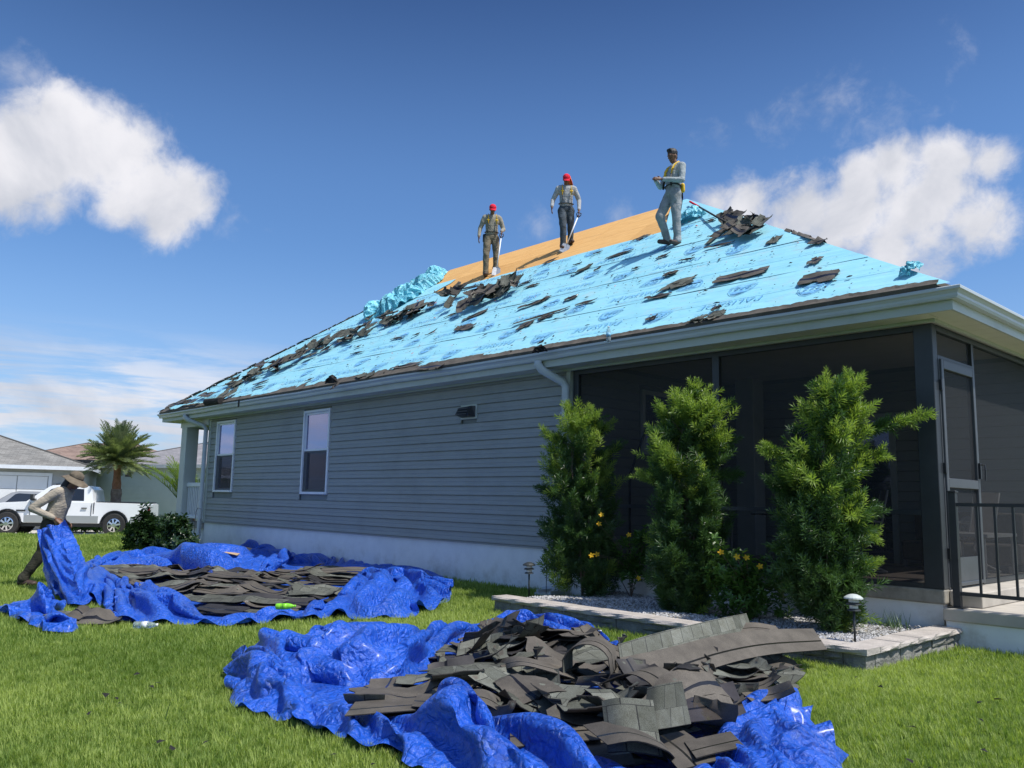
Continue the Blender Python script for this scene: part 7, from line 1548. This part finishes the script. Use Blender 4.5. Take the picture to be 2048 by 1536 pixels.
# pile by the ridge, some pieces poking over the hip line
rng = random.Random(15); SP = [(300, 160), (340, 190), (380, 170), (420, 190), (450, 200), (480, 200), (520, 200), (550, 200), (400, 215), (440, 235), (470, 225), (500, 215), (340, 215), (360, 235), (300, 250), (420, 250)]
for k, (x, y) in enumerate(SP):
    px, py = c5(x*.9+55+rng.uniform(-12, 12), y+rng.uniform(4, 16)); L = rng.uniform(18, 34); a_ = rng.uniform(-.5, .35)
    roof_piece(px-L*.5*math.cos(a_), py-L*.5*math.sin(a_), px+L*.5*math.cos(a_), py+L*.5*math.sin(a_), .28, k % 3 == 1, 'torn shingle in the dark pile beside the near hip top', 'dark shingle pile at the near hip', lift=rng.uniform(.03, .11) if k < 8 else .02, curl=(rng.uniform(0, .18), rng.uniform(0, .18)), o0=.06+.012*k if k < 8 else .05+.005*k, seed=500+k, name='shingle')
# small chips and grit everywhere on the membrane
def chips(n, r0, r1, mat, label, name):
    V = []; F = []
    for k in range(n):
        s_ = RNG.uniform(.1, 5.2)*RNG.uniform(.75, 1)**.4; x = RNG.uniform(xl(s_)+.15, xr(s_)-.15)
        if s_ > S_SHEATH-.05 and x < X_SH: continue
        r_ = RNG.uniform(r0, r1)*(1 if RNG.random() < .85 else 2.2); a = RNG.uniform(0, 6.28); o = len(V); e_ = RNG.uniform(1, 2.2)
        for (u, v, h) in ((-1, -.6, 0), (1, -.5, 0), (.9, .6, 0), (-.8, .7, 0), (0, 0, .5)):
            uu = u*e_*math.cos(a)-v*math.sin(a); vv = u*e_*math.sin(a)+v*math.cos(a); V.append(rp(x+uu*r_, s_+vv*r_*.8, .042+h*r_+.004))
        F += [(o, o+1, o+4), (o+1, o+2, o+4), (o+2, o+3, o+4), (o+3, o, o+4)]
    mb = MB(); mb.v = V; mb.f = F; mb.m = [0]*len(F); thing(name, mb, MAT[mat], label, 'debris', normals=False, kind='stuff', base=(-12, 11, 5))
chips(1500, .006, .013, 'edge', 'countless small dark asphalt chips scattered over the blue membrane', 'shingle_chips')
# loose turquoise membrane bunched at the end of the bare boards
def bunch(name, pts, w, h, nu, nv, label, seed, lamv=3):
    C = catmull(np.array([[*rinv(on_roof(*q)), 0] for q in pts]), nu, closed=False); P0 = np.zeros((nu, nv, 3))
    T = np.gradient(C[:, :2], axis=0); T /= np.linalg.norm(T, axis=1, keepdims=True); Nn = np.stack([-T[:, 1], T[:, 0]], 1)
    for i in range(nu):
        ww = w*(.55+.45*math.sin(math.pi*min(1, .15+i/(nu-1)*.8)))*(1+.25*math.sin(i*.21))
        for j in range(nv):
            t = j/(nv-1); q = C[i, :2]+Nn[i]*(t-.5)*ww; P0[i, j] = rp(q[0], q[1], .05+h*math.sin(math.pi*t)**.7*(.7+.3*math.sin(i*.33)))
    fl = EAVE_Z+(P0[..., 1]-GUT_Y)*SLOPE+.03
    P = settle(P0, .3, np.full((nu, nv), .3), steps=40, iters=6, closed=False, floor=fl, ztarget=P0[..., 2], seed=seed, amp=.04, pull=.04, zpull=.05, grav=.0003, lam=(4, lamv+1), pin0=False)
    P[..., 2] = np.maximum(P[..., 2], EAVE_Z+(P[..., 1]-GUT_Y)*SLOPE+.035)
    o = thing(name, MB().grid(P), MAT['membrane'], label, 'roofing membrane', smooth=True, normals=False); return facet(o, .7, 45)
bunch('loose_membrane', [c3(1370, 420), c3(1450, 385), c3(1540, 350), c3(1620, 290), c3(1700, 245), c3(1760, 200), c3(1800, 165)], .85, .34, 90, 22, 'crumpled turquoise membrane bunched at the far end of the bare boards', 51)
bunch('loose_membrane', [c3(1660, 215), c3(1600, 245), c3(1520, 285)], .4, .12, 40, 12, 'flat turquoise membrane tail running up the far hip', 52)
bunch('loose_membrane', [(1378, 448), (1385, 436), (1400, 428)], .5, .16, 30, 14, 'turquoise membrane flap folded over beside the bareheaded worker', 53)
q = on_roof(1822, 548); bunch('loose_membrane', [(1814, 546), (1822, 547), (1832, 552)], .20, .05, 24, 12, 'little turquoise membrane knot sticking up from the near hip', 54)
# pole and rope on the near hip, bottle and rags by the gutter
a, b_ = on_roof(*c5(115, 38), .12), on_roof(*c5(320, 155), .22); t = empty('ridge_pole', tuple(a), 'long thin pole with a red end laid along the near hip', 'pole'); 
part('tip', MB().tube([a, a+(b_-a)*.30], .022, 7), MAT['red_cap'], t, smooth=True); part('shaft', MB().tube([a+(b_-a)*.30, b_], .018, 7), MAT['strap_black'], t, smooth=True)
MAT['clearplastic'] = simple('clear_plastic', (.62, .72, .75), .12, .05, 10, 0, spec=.7)
for M_ in (MAT['clearplastic'],):
    b = M_.node_tree.nodes['Principled BSDF']; b.inputs['Transmission Weight'].default_value = .75; b.inputs['IOR'].default_value = 1.2
MAT['bottle_label'] = simple('blue_bottle_label', (.18, .42, .62), .5, .1, 10, 0); MAT['green_label'] = simple('green_bottle', (.22, .62, .03), .3, .1, 10, 0); MAT['cardboard'] = simple('cardboard', (.42, .29, .17), .8, .1, 8, .1, 40, .002); MAT['redfleck'] = simple('red_plastic', (.55, .06, .04), .5, .1, 5, 0)
def bottle(p, axis, L, label, lab_mat, body='clearplastic', cap='white'):
    t = empty('plastic_bottle', tuple(p), label, 'bottle'); ax = np.array(axis, float); ax /= np.linalg.norm(ax); q = Vector(ax.tolist()).to_track_quat('Z', 'Y'); t.rotation_mode = 'QUATERNION'; t.rotation_quaternion = q; r_ = L*.15
    mb = MB().lathe([(r_*.85, 0), (r_, L*.03), (r_, L*.22), (r_*.92, L*.25), (r_, L*.28), (r_, L*.62), (r_*.75, L*.78), (r_*.38, L*.9), (r_*.38, L*.94)], 14); part('shell', mb, MAT[body], t, smooth=True, local=True)
    mb = MB().lathe([(r_*1.01, L*.34), (r_*1.01, L*.58)], 14); part('label_band', mb, MAT[lab_mat], t, smooth=True, local=True)
    mb = MB().lathe([(r_*.46, L*.94), (r_*.46, L)], 10); part('cap', mb, MAT[cap], t, smooth=True, local=True); return t
p = on_roof(1217, 684, .05); bottle(p, (0, .0, 1), .22, 'clear water bottle standing on the roof edge over the gutter', 'bottle_label')
def rag(px, py, w, h, label, seed):
    rr = np.random.default_rng(seed); p = on_roof(px, py, .06); mb = MB(); P = np.zeros((9, 7, 3))
    for i in range(9):
        for j in range(7): u, v = i/8-.5, j/6; P[i, j] = p+np.array([w*u*(1+.3*rr.random()), -.03+rr.normal(0, .02), h*(math.sin(math.pi*(i/8))**.6)*v+rr.normal(0, .012)])
    return thing('torn_felt', mb.grid(P), MAT['edge'], label, 'roofing felt', smooth=False, normals=False)
rag(665, 766, .42, .16, 'black torn felt bunched on the gutter edge of the far half', 1); rag(1082, 704, .26, .10, 'small black felt scrap on the gutter above the near downspout', 2)
p = on_roof(492, 806, .05); mb = MB(); P = np.array([[p+np.array([.16*(i/3-.5), -.16-.01*i, .06-.17*j/3+.01*math.sin(i*2+j)]) for j in range(4)] for i in range(4)]); thing('torn_felt', mb.grid(P), MAT['edge'], 'black felt flap hanging over the gutter near the far window', 'roofing felt', normals=False)
roof_piece(*c3(1140, 880), *c3(1175, 845), .14, 0, 'brown strip dangling over the gutter below the black felt', o0=.07)
# rolled shingle and strips at the far eave corner
a, b_ = on_roof(*c3(350, 945), .10), on_roof(*c3(440, 935), .10); mb = MB().tube([a, b_], [.09, .085], 12); thing('rolled_shingle', mb, MAT['edge'], 'black rolled-up shingle at the far eave corner', 'shingle')
for k, (x0, y0, x1, y1, g_) in enumerate([(430, 935, 500, 880, 1), (450, 945, 530, 895, 0), (480, 935, 560, 880, 1), (330, 918, 420, 922, 0), (200, 975, 330, 955, 0), (120, 1000, 240, 968, 0)]):
    roof_piece(*c3(x0, y0), *c3(x1, y1), .2, bool(g_), 'torn strip beside the rolled shingle at the far eave corner', 'torn strips at the far eave corner', lift=.03, curl=(0, .12), o0=.05+.015*k, name='shingle_scrap')
p = on_roof(*c3(380, 870), .08); thing('loose_strap', MB().tube([p+[-.12, 0, 0], p+[-.10, 0, .11], p+[.02, 0, .13], p+[.10, .02, .10], p+[.22, .06, .13]], .014, 6), MAT['strap_black'], 'short black strap loop standing up at the far hip', 'strap', smooth=True)
chips(110, .008, .014, 'redfleck', 'scattered red nail caps on the blue membrane', 'nail_caps')
# ---------------------------------------------------------------- hero pieces of the nearer heap
def hero(pts, W, side, gup, label, group=None, name='shingle', L=None, ny=7, wob=.0):
    """sheet following a 3-D centre line; side = direction across the sheet at each end"""
    C = catmull(np.array(pts, float), 18, closed=False); C[:, 2] += HZ; s0, s1 = np.array(side[0], float), np.array(side[1], float); G_ = np.zeros((18, ny, 3)); yw = (np.array(YW)/YW[-1]-.5) if ny == 7 else np.linspace(-.5, .5, ny)
    for i in range(18):
        t = i/17; s_ = s0*(1-t)+s1*t; s_ = s_/np.linalg.norm(s_)
        for j in range(ny): G_[i, j] = C[i]+s_*yw[j]*W+np.array([0, 0, wob*math.sin(i*.8+j)])
    Lr = float(np.linalg.norm(np.diff(C, axis=0), axis=1).sum()); mb = sheet_piece(G_, gup, .006, Lr, W, random.uniform(0, 3)); o = thing(name, mb, SH_MATS, label, 'shingle', group, normals=False); shade_auto(o, 50); return o
HZ = .0
def g(px, py, z): return on_ground(px, py, z)
R_, Fd, Z_ = _r0, _f0, np.array([0, 0, 1.])
hero([g(1245, 1352, .16), g(1340, 1330, .21), g(1440, 1300, .25), g(1530, 1284, .26), g(1640, 1278, .24)], .34, (Fd*.7+Z_*.5, Fd*.9+Z_*.35), False, 'long curved olive-brown shingle strip bridging from the heap onto the bed wall')
hero([g(1240, 1318, .22), g(1330, 1290, .27), g(1440, 1262, .29), g(1500, 1248, .27)], .30, (Fd*.75+Z_*.5, Fd*.8+Z_*.5), True, 'grey tabbed shingle strip lying over the bed corner')
hero([g(1445, 1262, .24), g(1510, 1254, .27), g(1560, 1262, .25)], .26, (Fd+Z_*.1, Fd+Z_*.2), False, 'short brown shingle lying on the gravel beside the bed wall')
hero([g(1350, 1345, .03), g(1480, 1330, .08), g(1560, 1322, .11), g(1600, 1335, .02)], .33, (Fd, Fd+Z_*.2), False, 'brown shingle arched against the foot of the bed wall')
# standing loop
HZ = .0
c = g(1180, 1400, .0); lp = []
for a in np.linspace(-.9, 4.1, 12): lp.append(c+R_*(.17*math.cos(a))+Z_*(.24+.16*math.sin(a)))
hero(lp, .34, (Fd*.9+R_*.25, Fd*.9+R_*.25), False, 'shingle curled into a standing open loop in the middle of the nearer heap')
c = g(1300, 1395, .10); lp = [c+R_*.05*k+Z_*(0) for k in (0,)]
lp = [c-R_*.25+Z_*.10, c-R_*.05+Z_*.17, c+R_*.10+Z_*.10, c+R_*.12+Z_*.0]
hero(lp, .34, (Fd*.6+R_*.5, Fd*.6+R_*.5), False, 'dark half-rolled shingle right of the standing loop')
hero([g(1000, 1330, .17), g(1040, 1322, .26), g(1100, 1335, .24), g(1145, 1348, .16)], .34, (Fd*.9-R_*.2, Fd), False, 'brown shingle humped over like a wave behind the loop')
hero([g(900, 1340, .17), g(960, 1352, .20), g(1040, 1348, .15), g(1120, 1362, .20)], .3, (Fd, Fd*.9+Z_*.3), True, 'long wavy grey-brown shingle strip left of the loop')
hero([g(1210, 1452, .24), g(1250, 1448, .27), g(1315, 1455, .25)], .34, (Fd*.75+Z_*.45, Fd*.7+Z_*.5), True, 'square grey shingle piece facing up at the front of the heap')
hero([g(1290, 1420, .28), g(1325, 1412, .31), g(1372, 1404, .27)], .30, (Fd*.7+Z_*.5+R_*.2, Fd*.7+Z_*.5), True, 'grey shingle tab tilted over the square piece')
MAT['gloss'] = simple('glossy_bitumen', (.05, .042, .036), .16, .25, 6, .25, 9, .02, spec=.8)
o = hero([g(1345, 1418, .19), g(1400, 1410, .21), g(1440, 1404, .18), g(1480, 1396, .20)], .34, (Fd*.85+Z_*.2, Fd*.85+Z_*.35), False, 'glossy dark bitumen sheet shining in the sun near the right tarp corner'); o.data.materials[1] = MAT['gloss']
hero([g(1490, 1392, .14), g(1540, 1388, .15), g(1585, 1372, .27)], .32, (Fd, Fd*.9+R_*.2), False, 'brown shingle with its end curling up at the far edge of the heap')
hero([g(1020, 1470, .16), g(1100, 1462, .15), g(1200, 1455, .16)], .34, (Fd+Z_*.1, Fd+Z_*.1), False, 'flat brown shingle with black tar line at the front left of the heap')
hero([g(1110, 1518, .10), g(1180, 1510, .10), g(1260, 1500, .12)], .34, (Fd+Z_*.1, Fd+Z_*.1), False, 'second flat brown shingle lying nearest the bottom edge of the photo')
hero([g(1190, 1470, .22), g(1250, 1462, .26), g(1310, 1480, .22), g(1338, 1500, .08)], .36, (Fd*.8-R_*.2, Fd*.9), False, 'dark shingle rolling over at the front of the heap')
hero([g(1330, 1470, .12), g(1370, 1500, .12), g(1400, 1530, .10)], .3, (Fd*.6+R_*.8, Fd*.6+R_*.8), False, 'shingle lying slantwise below the glossy sheet')
hero([g(1380, 1500, .13), g(1420, 1490, .13), g(1475, 1478, .15)], .28, (Fd, Fd), False, 'brown shingle overlapping the near right tarp fold')
hero([g(830, 1400, .14), g(890, 1402, .18), g(960, 1392, .26), g(1000, 1410, .14)], .34, (Fd, Fd*.9), False, 'brown shingle arched up beside the round tarp hump')
hero([g(700, 1418, .13), g(800, 1410, .13), g(880, 1405, .12)], .33, (Fd, Fd), False, 'flat brown shingle reaching furthest into the pocket of the tarp')
hero([g(915, 1300, .10), g(960, 1288, .13), g(1005, 1278, .19)], .28, (Fd+Z_*.2, Fd+Z_*.3), True, 'grey tabbed shingle on the back rim of the nearer tarp')
# scraps on the small tarp at the side
P_s = Pile(-11.5, 1.5, -8.5, 4.5, .04, lambda X, Y: terr(X, Y)+.02)
for k, (px, py, gu, a_, lb) in enumerate([(132, 1238, True, .0, 'grey tabbed shingle offcut on the small tarp scrap'), (160, 1244, True, .05, 'second grey shingle offcut beside the tarp scrap'), (182, 1243, False, -.1, 'brown shingle offcut at the end of the small tarp scrap'), (205, 1248, False, .2, 'dull brown shingle offcut on the grass near the tarp scrap')]):
    q = on_ground(px, py); G_ = drape(P_s, q[0], q[1], ang_r+a_, .42, .33, (0, .05), .01, k, .03); make_shingle(G_, gu, lb, 'shingle offcuts by the small tarp', L=.42); P_s.stamp(G_)
# cardboard on the far tarp
for k, (px, py, a_, lb) in enumerate([(478, 1106, .2, 'folded brown cardboard piece on the back tarp near the wall'), (455, 1112, -.3, 'second torn cardboard piece on the back tarp')]):
    q = on_ground(px, py, .14); mb = MB(); P = np.array([[q+R_*.5*(i/4-.5)+Fd*.35*(j/3-.5)+Z_*(.10*abs(i/4-.5)*-1+.08+.02*j) for j in range(4)] for i in range(5)]); mb.grid(P); mb.grid(P-Z_*.004, flip=True); thing('cardboard', mb, MAT['cardboard'], lb, 'cardboard', normals=False)
HZ = .0
hero([on_ground(640, 1142, .15), on_ground(700, 1138, .17), on_ground(745, 1140, .16)], .36, (Fd+Z_*.15, Fd+Z_*.1), False, 'broad flat brown shingle at the wall side of the back tarp')
# tall grass stalks
for k, (px, py, h) in enumerate([(583, 1300, .16), (632, 1318, .24), (655, 1318, .22), (668, 1316, .14), (330, 1440, .12), (1740, 1420, .12), (900, 1262, .10)]):
    q = on_ground(px, py); s_ = R_*.0035; e_ = q+R_*(.03*((k*7) % 5-2))+Z_*h
    thing('grass_stalk', MB().add([q-s_, q+s_, (q+e_)/2+s_*.8+Z_*.01, (q+e_)/2-s_*.8+Z_*.01, e_], [(0, 1, 2, 3), (3, 2, 4)]), MAT['pod_old'], 'single tall grass stalk standing above the mown lawn', 'grass stalk', 'tall grass stalks in the lawn', normals=False)
# crumbs of torn shingle dropped on the grass round both heaps
V = []; F = []; rngc = np.random.default_rng(9)
for cpt, rx_, ry_, n_ in ((nc, 2.7, 2.0, 60), (fc, 4.3, 2.3, 60)):
    for k in range(n_):
        a = rngc.uniform(0, 6.283); f = rngc.uniform(.85, 1.2); x = cpt[0]+_r0[0]*math.cos(a)*rx_*f+_f0[0]*math.sin(a)*ry_*f; y = cpt[1]+_r0[1]*math.cos(a)*rx_*f+_f0[1]*math.sin(a)*ry_*f
        if y > 7.0: continue
        r_ = rngc.uniform(.008, .028); z = float(terr(x, y))+.04; t_ = rngc.uniform(-.5, .5, 8)*r_; q = rngc.uniform(0, 3.1); c_, s_ = math.cos(q), math.sin(q); o_i = len(V)
        for i, (u, v) in enumerate(((-1, -.5), (1, -.6), (.9, .6), (-.8, .5))): V.append((x+(u*c_-v*s_)*r_+t_[i], y+(u*s_+v*c_)*r_, z+t_[i+4]))
        V.append((x, y, z+r_*.4)); F += [(o_i, o_i+1, o_i+4), (o_i+1, o_i+2, o_i+4), (o_i+2, o_i+3, o_i+4), (o_i+3, o_i, o_i+4)]
mb = MB(); mb.v = V; mb.f = F; mb.m = [0]*len(F); thing('shingle_crumbs', mb, MAT['edge'], 'tiny dark crumbs of torn shingle dropped in the grass round the tarps', 'debris', normals=False, kind='stuff')
# bottles and litter
p = on_ground(268, 1250, .04); bottle(p, (R_[0], R_[1], .02), .24, 'crushed clear plastic bottle lying on the grass by the back tarp', 'white')
p = on_ground(552, 1213, .16); bottle(p, (R_[0]+.1, R_[1], .05), .22, 'bright green plastic bottle lying on the grey shingles', 'green_label', 'green_label', 'green_label')
p = on_ground(1160, 1262, .05); bottle(p, (R_[0], R_[1], .0), .22, 'clear plastic bottle lying behind the nearer tarp by the bed wall', 'bottle_label')
p = on_ground(286, 1093, .07); bottle(p, (R_[0], R_[1], .05), .16, 'tiny blue-labelled bottle on the grass by the hedge', 'bottle_label')
mb = MB(); q = on_ground(340, 1088, .06); P = np.array([[q+R_*(.9*(i/8-.5))+Fd*.12*(j/2-.5)+Z_*.02*math.sin(i+j) for j in range(3)] for i in range(9)]); thing('edging_strip', mb.grid(P), MAT['cap'], 'flat pale edging stones at the foot of the hedge', 'edging', normals=False)
# porch furniture seen through the screen
MAT['alu'] = simple('patio_aluminium', (.34, .33, .31), .45, .1, 10, 0); MAT['sling'] = simple('brown_sling_fabric', (.16, .13, .11), .8, .15, 20, .1, 90, .001); MAT['tabletop'] = simple('dark_table_glass', (.03, .035, .04), .12, .1, 5, 0, spec=.7); MAT['cushion'] = simple('patterned_cushion', (.42, .40, .37), .85, .35, 18, .1, 40, .002)
def patio_chair(x, y, rz, label):
    t = empty('patio_chair', (x, y, SLAB_Z+.012), label, 'chair', 'sling patio chairs on the screened porch', rz)
    for s_ in (-.27, .27):
        part('side_frame', MB().tube([(-.30, s_, .02), (-.10, s_, .10), (.05, s_, .30), (.02, s_, .42), (-.22, s_, .44), (-.34, s_, 1.05)], .014, 7), MAT['alu'], t, smooth=True, local=True)
        part('armrest', MB().tube([(-.26, s_, .64), (.0, s_, .66), (.22, s_, .64), (.26, s_, .50), (.22, s_, .03), (-.28, s_, .02)], .013, 7), MAT['alu'], t, smooth=True, local=True)
    P = np.array([[(.28-.5*q if q < 1 else -.22-.12*(q-1), s_, .43-.02*math.sin(q*3.1) if q < 1 else .43+.62*(q-1)) for s_ in (-.26, 0, .26)] for q in np.linspace(0, 2, 14)]); mb = MB().grid(P); mb.grid(P-np.array([0, 0, .008]), flip=True); part('sling_seat', mb, MAT['sling'], t, local=True, smooth=True)
patio_chair(-7.0, 10.4, 1.9, 'sling patio chair beside the pale column inside the porch'); patio_chair(-5.05, 10.9, -2.6, 'sling patio chair between the door side bush and the corner post'); patio_chair(-4.2, 12.2, 2.9, 'sling patio chair beyond the screen door')
t = empty('patio_table', (-6.1, 11.2, SLAB_Z+.012), 'round dark glass patio table inside the screened porch', 'table')
part('tabletop', MB().lathe([(.60, .70), (.61, .71), (.60, .72)], 28, (-6.1, 11.2, SLAB_Z)), MAT['tabletop'], t)
for k in range(4): a = k*1.571+.6; part('leg', MB().tube([(-6.1+.12*math.cos(a), 11.2+.12*math.sin(a), SLAB_Z+.70), (-6.1+.2*math.cos(a), 11.2+.2*math.sin(a), SLAB_Z+.35), (-6.1+.45*math.cos(a), 11.2+.45*math.sin(a), SLAB_Z+.012)], .016, 6), MAT['alu'], t, smooth=True)
t = empty('patio_sofa', (-4.4, 12.9, SLAB_Z+.012), 'low dark patio sofa against the porch back wall', 'sofa'); x0, x1, y0 = -5.2, -3.75, 12.6
mb = MB(); mb.box(x0, y0, SLAB_Z+.10, x1, y0+.6, SLAB_Z+.38); bevel(part('seat', mb, MAT['sling'], t), .03, 2); mb = MB(); mb.box(x0, y0+.48, SLAB_Z+.38, x1, y0+.62, SLAB_Z+.80); bevel(part('backrest', mb, MAT['sling'], t), .03, 2)
for xx in (x0+.04, x1-.04):
    for yy in (y0+.04, y0+.56): mb = MB(); mb.box(xx-.025, yy-.025, SLAB_Z+.013, xx+.025, yy+.025, SLAB_Z+.10); part('leg', mb, MAT['alu'], t)
mb = MB(); ball(mb, (-4.35, 12.92, SLAB_Z+.56), .22, 1, .42, .85); thing('cushion', mb, MAT['cushion'], 'pale patterned cushion on the porch sofa', 'cushion', smooth=True)
t = empty('glass_side_table', (-3.95, 11.6, SLAB_Z+.012), 'low pale framed table standing just inside the end screen', 'table'); mb = MB(); mb.box(-4.3, 11.2, SLAB_Z+.50, -3.6, 12.3, SLAB_Z+.54); part('tabletop', mb, MAT['alu'], t)
for xx in (-4.25, -3.65):
    for yy in (11.25, 12.25): part('leg', MB().tube([(xx, yy, SLAB_Z+.5), (xx, yy, SLAB_Z+.012)], .015, 6), MAT['alu'], t)
part('bicycle_wheel', MB().tube([(-3.98, 11.7+.0+.0, SLAB_Z+.1), (-3.9, 11.75, SLAB_Z+.1)], .02, 6), MAT['alu'], t) if 0 else None
p = (-8.2, 10.1, SLAB_Z+.012); t = empty('lamp_stand', p, 'thin dark arched stand behind the screen near the first bush', 'lamp stand'); part('pole', MB().tube([p, (-8.2, 10.1, 1.8), (-8.05, 10.3, 2.5), (-7.7, 10.7, 2.85)], .02, 7), MAT['bronze'], t, smooth=True); part('base', MB().lathe([(.2, 0), (.2, .03), (.03, .05)], 16, p), MAT['bronze'], t)
lay_grass()
